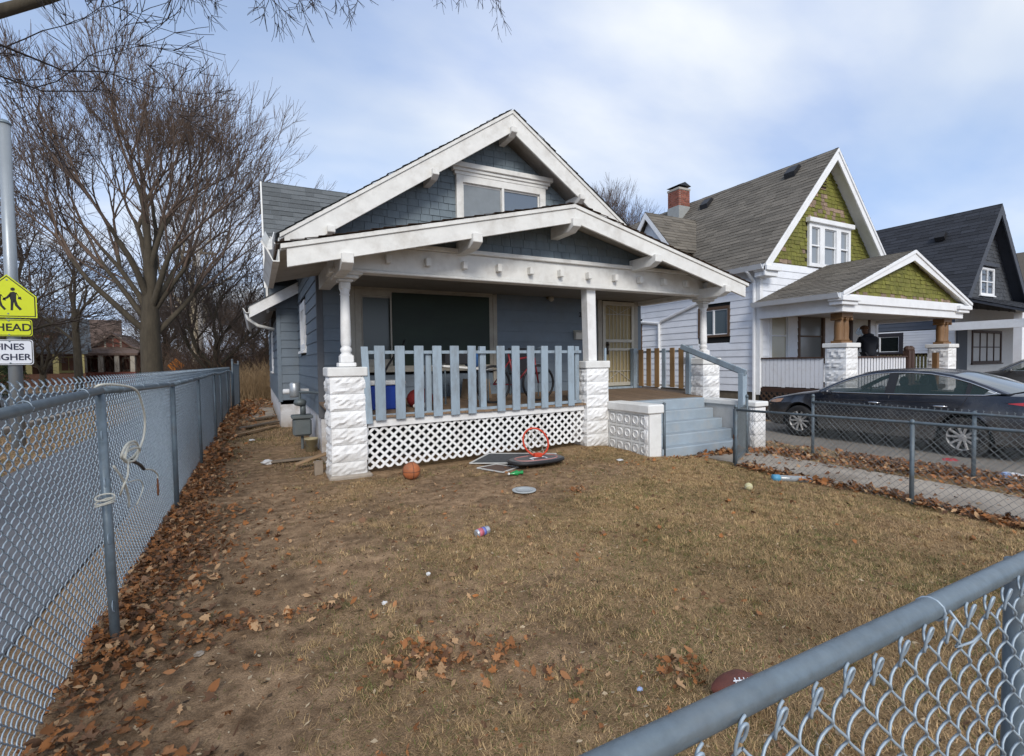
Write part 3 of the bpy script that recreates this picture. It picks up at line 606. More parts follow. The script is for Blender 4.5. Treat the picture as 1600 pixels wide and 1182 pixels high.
# things fixed to the wall
mb_ = MB().box(5.56, WY-.10, 1.80, 5.95, WY-.02, 1.93).prism([(5.55, WY-.02, 1.985), (5.55, WY-.11, 1.935), (5.55, WY-.11, 1.93), (5.55, WY-.02, 1.93)], (.41, 0, 0))
tag(mb_.build('mailbox', M('cream_mailbox', (.50, .48, .42), .5, .1, 9), None, bevel=.004, loc=(5.75, WY, 1.8)), 'cream wall mailbox beside the porch post near the front door', 'mailbox')
lampo = thing('porch_light', 'small round porch light on the wall high above the railing', 'lamp', (4.98, WY, 2.58))
MB().lathe([(.05, -.02), (.05, -.06), (.03, -.07), (.03, -.10)], (4.98, WY, 2.60), 12, 'y').build('mount', M('dull_brass', (.16, .13, .07), .4, .1, metal=.7), lampo, smooth=True)
MB().ball((4.98, WY-.13, 2.56), .055, 14, 10).build('globe', M('dusty_glass_globe', (.36, .34, .28), .25, .1), lampo, smooth=True)
def text_mesh(txt, size, extrude=.002):
    cu = bpy.data.curves.new('t', 'FONT'); cu.body = txt; cu.size = size; cu.extrude = extrude; cu.offset = size*.018; cu.align_x = 'CENTER'; cu.align_y = 'CENTER'
    ob = bpy.data.objects.new('t', cu); COL.objects.link(ob); dg = bpy.context.evaluated_depsgraph_get(); me = bpy.data.meshes.new_from_object(ob.evaluated_get(dg)); COL.objects.unlink(ob); bpy.data.objects.remove(ob); return me
tm = text_mesh('24', .13); tm.materials.append(BLACK_PL); inst('house_number', tm, H, (5.75, WY-.026, 2.285), (R(90), 0, 0))

# ------------------------------------------------------------------ steps with cheek walls and handrail
ST = thing('front_steps', 'blue painted concrete front steps between white block walls', 'steps', (6.05, 5.8, -.06))
m0 = -.07; nr = 5; rh = (.715-m0)/nr; ty = (6.24-5.32)/nr
for k in range(nr):
    y0 = 5.32+k*ty; MB().box(5.2, y0, m0 if k == 0 else m0+k*rh-.03, 6.9, 6.25, m0+(k+1)*rh-.004*(k < nr-1)).build('step', BLUE_STEP, ST, bevel=.014)
def ornament_block(w, h, d):
    m = MB(); m.box(-d/2, -w/2, 0, d/2, w/2, h)
    for (cy) in (-w/4, w/4):
        q = w/4-.012; hh = h-.02
        for (a, b, c, e) in ((cy-q, cy-q+.012, .01, hh), (cy+q-.012, cy+q, .01, hh), (cy-q+.012, cy+q-.012, .01, .022), (cy-q+.012, cy+q-.012, hh-.012, hh)): m.box(-d/2-.010, a, c, -d/2+.001, b, e)
        m.lathe([(.062, -.012), (.062, -.030), (.048, -.034), (.044, -.020), (.0, -.018)], (-d/2+.012, cy, h/2), 18, 'x')
    me = bpy.data.meshes.new('ornament_block'); me.from_pydata([tuple(p) for p in m.v], [], m.f); me.materials.append(WHITE_BLOCK); me.update()
    bm_ = me; return bm_
OB = ornament_block(.345, .205, .20)
for r_ in range(3):
    for c_ in range(3): inst('block', OB, ST, (5.065, 5.535+c_*.35, -.03+r_*.21), None)
for r_ in range(3): inst('block', BLK[r_], ST, (5.07, 5.40, -.05+r_*.215), (0, 0, 0), (.56, .20, 1.06))
MB().box(4.955, 5.33, -.1, 5.18, 6.33, .605).build('mortar', CAPWHITE, ST)
MB().box(4.915, 5.30, .606, 5.215, 6.25, .735).build('wall_cap', CAPWHITE, ST, bevel=.015)
MB().box(6.92, 5.12, -.3, 7.14, 6.25, .62).build('cheek_wall', M('grey_white_stucco', (.46, .46, .45), .9, .12, 6, .5, 60, dirt=(.30, .28, .25), damt=.6), ST)
for r_ in range(4): inst('block', BLK[r_+1 if r_ < 4 else 0], ST, (7.03, 5.14, -.25+r_*.215), (0, 0, 0), (.58, .25, 1.06))
MB().box(6.88, 5.06, .622, 7.19, 6.25, .70).build('wall_cap', CAPWHITE, ST, bevel=.012)
MB().tube([(5.235, 5.33, -.08), (5.235, 5.33, .735)], .022, 8).build('pipe_post', GALV_OLD, ST, smooth=True)
MB().lathe([(.024, .735), (.026, .745), (.012, .76), (.0, .765)], (5.235, 5.33, 0), 8).build('pipe_cap', GALV_OLD, ST, smooth=True)
HR = thing('handrail', 'pale blue wooden handrail sloping down beside the front steps', 'handrail', (6.86, 5.4, 0))
MB().box(6.83, 5.25, -.07, 6.93, 5.345, 1.15).build('post', BLUE_PICKET, HR, bevel=.005)
MB().beam((6.86, 6.56, 1.615), (6.86, 5.22, 1.155), .04, .09).build('rail', BLUE_PICKET, HR, bevel=.004); MB().beam((6.905, 6.52, 1.565), (6.905, 5.25, 1.13), .035, .07).build('rail', GALV_OLD, HR, bevel=.004)
MB().tube([(4.98, 6.36, .72), (4.98, 6.36, 1.58)], .02, 4).build('stub_post', BLUE_PICKET, ST)
# ------------------------------------------------------------------ chain-link fences
def chain_mesh(name, L, Hh, D=.072, r=.0019, steps=3, sides=4, mat=None, barb=True, an=.006):
    """woven fabric: every wire a flattened helix interlocked with its neighbours. local x = run, y = across, z = up"""
    hd = hz = D/2; nw = int(round(L/hd)); nz = int(Hh/hz); ph = np.arange(0, nz*steps+1)/steps
    V = []; F = []; base = 0
    ang = np.arange(sides)*2*np.pi/sides
    for k in range(nw):
        p = ph+(k % 2); tri = -(2/np.pi)*np.arcsin(.97*np.cos(np.pi*p)); u = (k+.5)*hd+tri*hd*.56; n = an*np.sin(np.pi*p); z = ph*hz
        P = np.stack([u, n, z], 1)
        if barb:
            e = P[-1]; s = 1 if tri[-1] > 0 else -1
            P = np.vstack([P, e+[s*.004, .004, .010], e+[s*-.002, .010, .017], e+[s*-.008, .013, .013 if k % 2 else .024]])
        T = np.gradient(P, axis=0); T /= np.linalg.norm(T, axis=1)[:, None]; A = np.cross(T, [0, 1, 0]); A /= np.linalg.norm(A, axis=1)[:, None]+1e-9; B = np.cross(T, A)
        ring = P[:, None, :]+r*(A[:, None, :]*np.cos(ang)[None, :, None]+B[:, None, :]*np.sin(ang)[None, :, None])
        m = len(P); V.append(ring.reshape(-1, 3)); i = np.arange(m-1)[:, None]*sides; j = np.arange(sides)[None, :]; j2 = (j+1) % sides
        F.append(base+np.stack([i+j, i+j2, i+sides+j2, i+sides+j], -1).reshape(-1, 4)); base += m*sides
    return raw_mesh(name, np.concatenate(V), np.concatenate(F), mat or GALV_WIRE, smooth=True)
def tie(parent, c, axis, r, mat):
    pts = []
    for i in range(13):
        a = 2*math.pi*i/12; q = (r*math.cos(a), r*math.sin(a)); w = .008*(i-6)/6
        pts.append((c[0]+q[0], c[1]+w, c[2]+q[1]) if axis == 'y' else (c[0]+w, c[1]+q[0], c[2]+q[1]))
    return MB().tube(pts, .0022, 5).build('tie_wire', mat, parent, smooth=True)
def pipe_post(parent, base, top, r, mat, name='post', cap=True):
    b, t = Vector(base), Vector(top); o = MB().tube([b, t], r, 12).build(name, mat, parent, smooth=False)
    if cap:
        MB().tube([t-(t-b).normalized()*.012, t+Vector((0, 0, .012)), t+Vector((0, 0, .028)), t+Vector((0, 0, .036))], [r+.004, r+.004, r*.7, r*.1], 12).build('post_cap', mat, o, smooth=True)
    for p in o.data.polygons: p.use_smooth = len(p.vertices) == 4
    return o
def crv(pts, n=5):
    P = [Vector(p) for p in pts]; out = []
    for i in range(len(P)-1):
        a, b, c, d = P[max(i-1, 0)], P[i], P[i+1], P[min(i+2, len(P)-1)]
        for k in range(n):
            t = k/n; out.append(.5*((2*b)+(c-a)*t+(2*a-5*b+4*c-d)*t*t+(3*b-a-3*c+d)*t**3))
    return out+[P[-1]]
# left boundary
LF = thing('chain_link_fence', 'long galvanised chain link fence receding down the left side of the yard', 'fence', (-.71, 3, 0))
ys = [-1.8, .42, 3.35, 5.7, 7.95, 10.35, 12.75, 15.15, 17.5]; zs = [1.21, 1.21, 1.255, 1.205, 1.21, 1.235, 1.20, 1.23, 1.20]; xsl = [-.71, -.71, -.745, -.72, -.71, -.68, -.72, -.70, -.70]
CL = chain_mesh('chain_link_fabric', 2.4, 1.30, D=.060, r=.0030)
for i, y in enumerate(ys):
    lean = (-.655, 3.05) if i == 2 else (xsl[i]+.01, y-.05 if i == 3 else y)
    pipe_post(LF, (lean[0], lean[1], -.1), (xsl[i], y, zs[i]-.02), .0215 if i in (2, 3) else .019, GALV_OLD if i > 2 else GALV, cap=False)
for i in range(len(ys)-1):
    a, b = ys[i], ys[i+1]
    MB().tube([(xsl[i], a, zs[i]), ((xsl[i]+xsl[i+1])/2, (a+b)/2, (zs[i]+zs[i+1])/2-.004), (xsl[i+1], b, zs[i+1])], .0205, 14).build('top_rail', GALV, LF, smooth=True)
    o = inst('fabric', CL, LF, (xsl[i]-.030, a, .02), None, ((b-a)/2.4, 1, 1)); o.rotation_euler = (0, 0, math.atan2(b-a, xsl[i+1]-xsl[i]))
    for t in (.18, .42, .66, .9): tie(LF, (xsl[i]+(xsl[i+1]-xsl[i])*t-.004, a+(b-a)*t, zs[i]+(zs[i+1]-zs[i])*t), 'y', .0245, GALV_WIRE)
for z_ in (.18, .5, .78, 1.02): tie(LF, (-.745+.09*(1-z_/1.25), 3.35-.3*(1-z_/1.25), z_), 'x', .027, GALV_WIRE)
# gate at the far end
GT = thing('fence_gate', 'blue grey chain link gate standing open at the far end of the left fence', 'gate', (-.55, 17.6, 0))
pipe_post(GT, (-.66, 17.6, -.1), (-.66, 17.6, 1.55), .03, GALV_OLD); pipe_post(GT, (-.54, 19.0, -.1), (-.54, 19.0, 1.5), .03, GALV_OLD)
MB().tube([(-.65, 17.64, 1.42), (-.55, 18.96, 1.40)], .02, 8).build('top_rail', GALV_OLD, GT, smooth=True); MB().tube([(-.65, 17.64, .12), (-.55, 18.96, .12)], .02, 8).build('bottom_rail', GALV_OLD, GT, smooth=True)
o = inst('fabric', CL, GT, (-.64, 17.66, .12), (0, 0, math.atan2(1.3, .1)), (.54, 1, 1))
# front fence, right under the camera
FF = thing('chain_link_fence', 'galvanised chain link fence with thick top rail in the lower right foreground', 'fence', (1.4, .4, 0))
CF = chain_mesh('chain_link_fabric', 2.16, .96, D=.070, r=.0021, steps=5, sides=6, barb=False)
MB().tube([(-.71, .40, .958), (.3, .398, .962), (1.2, .396, .966), (3.2, .40, .965)], .0174, 20).build('top_rail', GALV, FF, smooth=True)
for x_ in (-.75, 1.41): inst('fabric', CF, FF, (x_, .366, -.005))
pipe_post(FF, (1.425, .425, -.1), (1.425, .425, .945), .024, GALV_OLD, cap=False); pipe_post(FF, (-.60, .42, -.1), (-.60, .42, .96), .024, GALV_OLD, cap=False)
# knuckled ends of the wires, bent over against the rail
pts = [(-.011, .366, -.012), (-.0125, .363, .006), (-.007, .360, .024), (.003, .361, .023), (.006, .366, .006), (.004, .371, -.004), (.010, .376, .010), (.022, .3785, .016)]
kn = MB().tube(crv(pts, 3), .0021, 6).build('knuckle', GALV_WIRE, FF, smooth=True); kn.location = Vector((-.75+.035, 0, .943)) ; OFF[kn.name] = (1.4, .4, 0)
for k in range(1, 44):
    o = bpy.data.objects.new('knuckle', kn.data); COL.objects.link(o); o.parent = FF; o.location = (-.75+.035+.07*k, 0, .943+.004*math.sin(k*2.3)); o.rotation_euler = (0, 0, 0)
for x_ in (.98, -.2, 2.0):
    o = tie(FF, (x_, .397, .963), 'x', .0190, GALV_WIRE)
MB().tube([(.985, .375, .968), (1.0, .362, .940), (.97, .360, .920), (1.02, .358, .915), (1.05, .358, .920)], .0022, 6).build('tie_wire', GALV_WIRE, FF, smooth=True)
# low fence along the front path
CS = chain_mesh('chain_link_fabric', 2.0, .78, D=.066, r=.0017, steps=2, mat=WIRE_OLD)
PF = thing('chain_link_fence', 'low chain link fence along the near edge of the front path', 'fence', (5.65, 3, -.07))
for y_ in (4.45, 2.46, .48): pipe_post(PF, (5.65, y_, -.2), (5.65, y_, .735), .0195, GALV_OLD)
MB().tube([(5.65, 4.47, .70), (5.655, 3.4, .715), (5.65, 2.46, .735), (5.65, .48, .75), (5.65, -1.5, .75)], .0155, 10).build('top_rail', GALV_OLD, PF, smooth=True)
for y_ in (4.45, 2.46, .48): inst('fabric', CS, PF, (5.672, y_, -.06), (0, 0, -math.pi/2))
for y_ in (4.0, 3.5, 3.0, 2.0, 1.6): tie(PF, (5.655, y_, .717), 'y', .019, WIRE_OLD)
GP = thing('fence_gate', 'narrow open gate frame at the top of the low path fence by the steps', 'gate', (5.68, 4.5, -.07))
MB().tube([(5.70, 4.52, -.03), (5.70, 4.52, .70)], .0125, 8).build('gate_frame', GALV_OLD, GP, smooth=True)
pipe_post(GP, (6.62, 5.02, -.1), (6.62, 5.02, .80), .0195, GALV_OLD)
MB().tube([(5.70, 4.52, .69), (6.60, 5.02, .67)], .0125, 8).build('gate_top_bar', GALV_OLD, GP, smooth=True); MB().tube([(5.70, 4.52, .0), (6.60, 5.02, .0)], .0125, 8).build('gate_bottom_bar', GALV_OLD, GP, smooth=True)
inst('fabric', CS, GP, (5.70, 4.52, -.06), (0, 0, math.atan2(.5, .9)), (.51, 1, .95))
MB().box(5.655, 4.46, .30, 5.70, 4.50, .36).build('hinge', RUST, GP)
BF = thing('chain_link_fence', 'low chain link fence with barbed top edge beside the parked sedan', 'fence', (7.4, 3, -.1))
for y_ in (4.50, 2.62, .7): pipe_post(BF, (7.42, y_, -.3), (7.42, y_, .80 if y_ > 4 else .70), .021, GALV_OLD)
MB().tube([(7.40, 4.50, .715), (7.40, 2.62, .70), (7.40, .7, .68), (7.4, -1.5, .68)], .0155, 10).build('top_rail', GALV_OLD, BF, smooth=True)
for y_ in (4.48, 2.5, .55): inst('fabric', CS, BF, (7.40, y_, -.06), (0, 0, -math.pi/2), (1, 1, 1.03))

# cord knotted to the leaning post, with a rusty clip
RP = thing('rope', 'off white cord tangled on the leaning fence post with a rusty clip hanging', 'rope', (-.66, 3.4, .8))
CORD = M('dirty_white_cord', (.58, .56, .48), .8, .15, 30)
def yz(l, x=-.655): return [(x-.02+.04*((i*37) % 10)/10, y, z) for i, (y, z) in enumerate(l)]
MB().tube(crv([(-.745, 3.36, 1.225), (-.77, 3.36, 1.26), (-.745, 3.36, 1.285), (-.70, 3.48, 1.28), (-.66, 3.69, 1.25), (-.65, 3.80, 1.19), (-.65, 3.92, 1.06), (-.655, 3.91, .94), (-.66, 3.76, .865), (-.66, 3.5, .85), (-.65, 3.28, .90), (-.64, 3.35, .955), (-.65, 3.6, .94), (-.66, 3.76, .88), (-.64, 3.55, .84), (-.655, 3.36, .865), (-.65, 3.4, .91), (-.64, 3.62, .90), (-.65, 3.72, .86), (-.66, 3.52, .83), (-.645, 3.33, .88), (-.65, 3.45, .935), (-.655, 3.66, .915)]), .0068, 6).build('cord', CORD, RP, smooth=True)
MB().tube(crv([(-.66, 3.16, .875), (-.64, 3.25, .78), (-.645, 3.37, .67), (-.65, 3.40, .60)]), .006, 6).build('cord', CORD, RP, smooth=True)
MB().tube(crv([(-.65, 3.42, .86), (-.63, 3.30, .80), (-.64, 3.24, .75), (-.66, 3.27, .70)]), .005, 6).build('cord', CORD, RP, smooth=True)
MB().tube(crv([(-.65, 3.5, .845), (-.64, 3.66, .79), (-.635, 3.75, .745)]), .0095, 8).build('splice', BLACK_PL, RP, smooth=True)
MB().tube(crv([(-.635, 3.75, .745), (-.63, 3.97, .70), (-.625, 4.12, .64), (-.625, 4.13, .60)]), .0048, 6).build('cord', CORD, RP, smooth=True)
MB().tube(crv([(-.66, 3.45, .73), (-.65, 3.7, .69), (-.65, 3.79, .62), (-.65, 3.6, .565)]), .003, 6).build('cord', CORD, RP, smooth=True)
for k, z_ in enumerate((.72, .70, .685)): 
    MB().tube([(-.70+.04*math.cos(a), 3.16+.035*math.sin(a), z_+.01*math.sin(a+k)) for a in [i*.55 for i in range(12)]], .0042, 5).build('cord', CORD, RP, smooth=True)
cl = MB(); cl.tube([(-.625, 4.13+.012*math.sin(a), .59+.018*math.cos(a)) for a in [i*.63 for i in range(10)]], .004, 6, closed=True); cl.tube([(-.625, 4.13, .572), (-.625, 4.13, .545)], .007, 8); cl.tube([(-.625, 4.13+.015*math.sin(a), .52+.028*math.cos(a)) for a in [i*.57 for i in range(11)]], .005, 6, closed=True)
cl.build('clip', RUST, RP, smooth=True)
# ------------------------------------------------------------------ neighbouring houses
def shake_gable(m, y, z0, cx, apex, sl, half, course, wid, hole=None, seed=1, bare=None, mb2=None):
    rr = random.Random(seed); z = z0
    while z < apex:
        x = cx-half-rr.random()*wid
        while x < cx+half:
            w = wid*rr.uniform(.6, 1.4); zb = z+rr.uniform(-.02, .012); p = [(x+.004, zb), (x+w-.004, zb), (x+w-.004, z+course*1.05), (x+.004, z+course*1.05)]; xc = x+w/2; x += w
            p = clip_poly(p, sl, 1, apex+sl*cx); p = clip_poly(p, -sl, 1, apex-sl*cx) if len(p) > 2 else p
            if len(p) < 3: continue
            if hole and hole[0] < xc < hole[1] and hole[2] < z < hole[3]: continue
            t = rr.uniform(.012, .03); tgt = m
            if mb2 is not None and bare and bare(xc, z, rr): tgt = mb2
            tgt.cur = rr.random(); n = len(p)
            f = [(a, y-(t if b < z+course*.5 else .004), b) for a, b in p]; bk = [(a, y+.01, b) for a, b in p]
            tgt.add(f+bk, [tuple(range(n))]+[((i+1) % n, i, n+i, n+(i+1) % n) for i in range(n)])
        z += course
GZ = -.33
# ---- the white house with the olive gable
N2 = thing('white_house', 'white sided house with olive green shingled gables next door', 'house', (15.6, 9.15, GZ))
nx0, nx1, nyf, nyb, ncx = 12.6, 18.6, 9.15, 19.5, 15.6
MB().box(nx0+.03, nyf+.03, GZ, nx1-.03, nyb, 4.3).build('wall_core', SHADOWGAP, N2)
MB().box(nx0+.02, nyf+.02, GZ-.1, nx1-.02, nyb, .43).build('foundation', M('brown_foundation', (.14, .115, .085), .9, .3, 9, .5, 40), N2)
lap_boards(N2, NEIGH_WHITE, 'siding_board', 'y', nx0, -1, nyf+.10, nyb, .42, 4.05, .205, [(10.12, 11.32, 2.05, 2.98), (13.9, 14.35, 1.2, 2.75)])
lap_boards(N2, NEIGH_WHITE, 'siding_board', 'x', nyf, -1, nx0+.10, nx1-.1, .62, 4.1, .205, [(12.98, 13.90, 1.25, 2.80), (14.30, 15.62, 1.25, 2.85), (16.85, 18.1, .6, 2.9)])
MB().box(nx0-.03, nyf-.03, .35, nx0+.10, nyf+.10, 4.1).build('corner_board', WHITE_TRIM, N2, bevel=.005)
MB().box(nx1-.1, nyf-.03, .35, nx1+.03, nyf+.10, 4.1).build('corner_board', WHITE_TRIM, N2, bevel=.005)
w = window(N2, 'y', nx0, -1, 10.12, 11.32, 2.05, 2.98, .09, BROWNFRAME, Mglass('misty_glass', (.10, .13, .15), .12), mull=1, name='side_window', sill=False, inner=WHITE_TRIM)
w = window(N2, 'y', nx0, -1, 13.9, 14.35, 1.2, 2.75, .08, BROWNFRAME, GLASS_DIM, name='side_window', sill=False)
# attic
ap, sl = 7.62, 1.10; ex0 = 12.28; ze = ap-sl*(ncx-ex0)
MB().prism([(nx0, nyf+.03, 4.0), (nx1, nyf+.03, 4.0), (nx1, nyf+.03, ap-.14-sl*3.0), (ncx, nyf+.03, ap-.14), (nx0, nyf+.03, ap-.14-sl*3.0)], (0, .08, 0)).build('gable_wall', M('dark_gable_backing', (.06, .055, .02), .9, .2), N2)
m1, m2 = MB(), MB()
def bare2(x, z, r): return (abs(x-15.75) < .9 and 5.45 < z < 6.0 and r.random() < .55) or (abs(x-15.55) < .16 and 5.9 < z < 6.5 and r.random() < .7) or (z < 4.25 and r.random() < .35) or (12.8 < x < 14.4 and z < 4.6 and r.random() < .15) or r.random() < .02
shake_gable(m1, nyf+.02, 4.02, ncx, ap-.15, sl, 3.3, .118, .19, (14.75, 16.9, 4.1, 5.5), 3, bare2, m2)
m1.build('shakes', GREEN_SHAKE, N2, kind='stuff'); m2.build('bare_shakes', BARE_SHAKE, N2, kind='stuff')
MB().box(15.40, nyf-.02, 6.55, 15.66, nyf+.02, 6.95).build('attic_vent', DKBROWN, N2)
for k in range(4): MB().prism([(15.42, nyf-.02, 6.58+k*.09), (15.42, nyf-.05, 6.58+k*.09), (15.42, nyf-.02, 6.64+k*.09)], (.22, 0, 0)).build('vent_slat', GREEN_SHAKE, N2)
CG = Mglass('curtained_glass', (.23, .25, .265), .12)
for a_, b_ in ((14.75, 15.40), (15.401, 16.249), (16.25, 16.90)): w = window(N2, 'x', nyf-.01, -1, a_, b_, 4.12, 5.42, .115, WHITE_TRIM, CG, rail=True, name='attic_window', proud=.06, back=CURTAIN, sill=False)
MB().box(14.66, nyf-.15, 5.42, 16.99, nyf, 5.56).build('window_header', WHITE_TRIM, w, bevel=.01)
for sgn, xe in ((-1, ex0), (1, 2*ncx-ex0)):
    MB().prism([(ncx, 8.80, ap-.02), (xe, 8.80, ze-.02), (xe, 8.80, ze-.12), (ncx, 8.80, ap-.12)], (0, nyb-8.8+.3, 0)).build('roof_deck', WHITE_TRIM, N2)
    m = MB(); roof_tabs(m, (xe-(.03 if sgn < 0 else -.03), 8.74, ze-.02), (0, 1, 0), (ncx-xe, 0, ap-ze), math.hypot(ncx-xe, ap-ze)+.03, lambda v: (0, nyb-8.7), seed=21+sgn, course=.16, tab=.4); m.build('roof_shingles', BROWN_SH, N2, kind='stuff')
    h = .34; MB().prism([(ncx, 8.76, ap-.03), (xe, 8.76, ze-.03), (xe+(-sgn)*.0, 8.76, ze-h), (ncx, 8.76, ap-h)], (0, .05, 0)).build('rake_board', WHITE_TRIM, N2, bevel=.005)
    MB().prism([(ncx, 8.73, ap-.005), (xe, 8.73, ze-.005), (xe, 8.73, ze-.10), (ncx, 8.73, ap-.10)], (0, .03, 0)).build('rake_moulding', WHITE_TRIM, N2, bevel=.004)
    a, b = sorted((xe-(-sgn)*.0, xe+(-sgn)*.62)); MB().box(a, 8.70, ze-.20, b, 9.14, ze-.07).box(a+.05, 8.78, ze-.34, b-.05, 9.13, ze-.201).build('eave_return', WHITE_TRIM, N2, bevel=.01)
gutter(N2, (ex0, 8.8, ze-.03), (ex0, nyb, ze-.03), WHITE_TRIM, .13, .13)
MB().tube([(ex0-.06, 9.28, ze-.16), (nx0-.07, 9.28, ze-.45), (nx0-.07, 9.28, -.2)], .045, 6).build('downspout', WHITE_TRIM, N2)
MB().tube([(nx0-.06, 9.6, 3.6), (nx0-.06, 12.9, 2.72), (nx0-.06, 13.0, 2.62), (nx0-.06, 13.0, -.2)], .05, 6).build('downspout', WHITE_TRIM, N2); MB().tube([(nx0-.06, 15.5, 2.95), (nx0-.06, 13.0, 2.64)], .05, 6).build('downspout', WHITE_TRIM, N2)
# side dormer and chimney
dy0, dy1, dap = 11.95, 14.45, 6.50
MB().prism([(12.35, dy0+.2, 4.3), (12.35, dy1-.2, 4.3), (12.35, dy1-.2, 4.9), (12.35, (dy0+dy1)/2, dap-.15), (12.35, dy0+.2, 4.9)], (2.4, 0, 0)).build('dormer', NEIGH_WHITE, N2)
dm_ = (dy0+dy1)/2
for y0_ in (dy0, dy1):
    z0_ = dap-1.2*abs(y0_-dm_)
    m = MB(); P0 = (12.1, y0_, z0_); roof_tabs(m, P0, (1, 0, 0), (0, dm_-y0_, dap-z0_), math.hypot(dm_-y0_, dap-z0_), lambda v: (0, 2.6), seed=5, course=.16, tab=.4); m.build('dormer_shingles', BROWN_SH, N2, kind='stuff')
    MB().prism([(12.1, dm_, dap-.02), (12.1, y0_, z0_-.02), (12.1, y0_, z0_-.24), (12.1, dm_, dap-.24)], (.05, 0, 0)).build('rake_board', WHITE_TRIM, N2); MB().prism([(12.12, dm_, dap-.02), (12.12, y0_, z0_-.02), (12.12, y0_, z0_-.08), (12.12, dm_, dap-.08)], (2.5, 0, 0)).build('roof_deck', BROWN_SH, N2)
BRICK = M('red_brick', (.22, .075, .05), .9, .25, 12, .3, 60, rv=.25)
chx, chy = 15.0, 14.45
ch = MB().box(chx-.28, chy-.28, 6.3, chx+.28, chy+.28, 7.36).build('chimney', M('grey_mortar', (.36, .33, .29), .9, .1), N2)
MB().box(chx-.30, chy-.30, 6.3, chx+.30, chy+.30, 7.36).build('flashing', M('grey_flashing', (.30, .31, .30), .6, .1), ch)
zb = 7.37
for r_ in range(8):
    cuts = (-.292, -.098, .098, .292) if r_ % 2 else (-.292, -.195, .0, .195, .292); z_ = zb+r_*.075
    for a_, b_ in zip(cuts[:-1], cuts[1:]):
        MB().box(chx-.292, chy+a_+.006, z_, chx-.20, chy+b_-.006, z_+.064).build('brick', BRICK, ch); MB().box(chx+a_+(.098 if a_ < -.29 else .006), chy-.292, z_, chx+b_-.006, chy-.20, z_+.064).build('brick', BRICK, ch) if not (r_ % 2 == 0 and a_ < -.29) else None
MB().box(chx-.284, chy-.284, 7.36, chx+.284, chy+.284, 7.98).box(chx-.31, chy-.31, 7.981, chx+.31, chy+.31, 8.06).build('chimney_cap', MATS['grey_mortar'], ch)
MB().prism([(chx-.33, chy-.33, 8.14), (chx+.33, chy-.33, 8.14), (chx, chy-.33, 8.28)], (0, .66, 0)).box(chx-.2, chy-.2, 8.061, chx+.2, chy+.2, 8.14).build('chimney_hood', BLACK_PL, ch)
for (vx, vy) in ((15.25, 9.9), (15.2, 13.2)):
    vz = ap-sl*(ncx-vx); MB().prism([(vx-.22, vy-.17, vz-.20), (vx+.12, vy-.17, vz+.16), (vx-.02, vy-.17, vz+.20), (vx-.26, vy-.17, vz-.04)], (0, .34, 0)).build('roof_vent', BLACK_PL, N2)
# porch
pap, psl, px0, px1, py = 4.20, .385, 12.30, 18.90, 6.78
N2S = M('white_porch_soffit', (.55, .53, .50), .7, .08)
for sgn, xe in ((-1, px0), (1, px1)):
    ze2 = pap-psl*abs(xe-ncx)
    MB().prism([(ncx, py+.05, pap-.02), (xe, py+.05, ze2-.02), (xe, py+.05, ze2-.10), (ncx, py+.05, pap-.10)], (0, nyf-py-.06, 0)).build('porch_roof_deck', WHITE_TRIM, N2)
    m = MB(); roof_tabs(m, (xe, py-.03, ze2-.015), (0, 1, 0), (ncx-xe, 0, pap-ze2), math.hypot(ncx-xe, pap-ze2)+.02, lambda v: (0, nyf-py), seed=31+sgn, course=.16, tab=.4); m.build('porch_shingles', BROWN_SH, N2, kind='stuff')
    MB().prism([(ncx, py, pap-.02), (xe, py, ze2-.02), (xe, py, ze2-.14), (ncx, py, pap-.28)], (0, .06, 0)).build('rake_board', WHITE_TRIM, N2, bevel=.006)
    MB().prism([(ncx, py-.03, pap), (xe, py-.03, ze2), (xe, py-.03, ze2-.08), (ncx, py-.03, pap-.09)], (0, .03, 0)).build('rake_moulding', WHITE_TRIM, N2, bevel=.005)
    a, b = sorted((xe, xe-sgn*.75)); MB().box(a, py-.02, ze2-.20, b, py+.35, ze2-.09).box(a+.05, py+.03, ze2-.29, b-.05, py+.34, ze2-.201).build('eave_return', WHITE_TRIM, N2, bevel=.008)
gutter(N2, (px0, py+.05, pap-psl*(ncx-px0)-.02), (px0, nyf, pap-psl*(ncx-px0)-.02), WHITE_TRIM, .12, .12)
MB().box(12.52, py+.12, 2.48, 18.68, py+.30, 2.88).build('entablature', WHITE_TRIM, N2, bevel=.006); MB().box(12.52, py+.301, 2.48, 12.70, nyf-.03, 2.86).build('entablature', WHITE_TRIM, N2, bevel=.006); MB().box(18.50, py+.301, 2.48, 18.68, nyf-.03, 2.86).build('entablature', WHITE_TRIM, N2)
MB().box(12.48, py+.07, 2.68, 18.72, py+.118, 2.90).build('fascia', WHITE_TRIM, N2, bevel=.006)
MB().box(12.701, py+.301, 2.60, 18.499, nyf-.03, 2.63).build('porch_ceiling', N2S, N2)
MB().prism([(13.0, py+.20, 2.88), (18.2, py+.20, 2.88), (ncx, py+.20, pap-.14)], (0, .05, 0)).build('pediment_wall', MATS['dark_gable_backing'], N2)
m1, m2 = MB(), MB(); shake_gable(m1, py+.19, 2.90, ncx, pap-.15, psl, 3.2, .115, .19, None, 8, lambda x, z, r: z < 3.0 and r.random() < .25, m2)
m1.build('shakes', GREEN_SHAKE, N2, kind='stuff'); m2.build('bare_shakes', BARE_SHAKE, N2, kind='stuff')
NB = [rock_face(.50, .50, .22, 40+s) for s in range(3)]
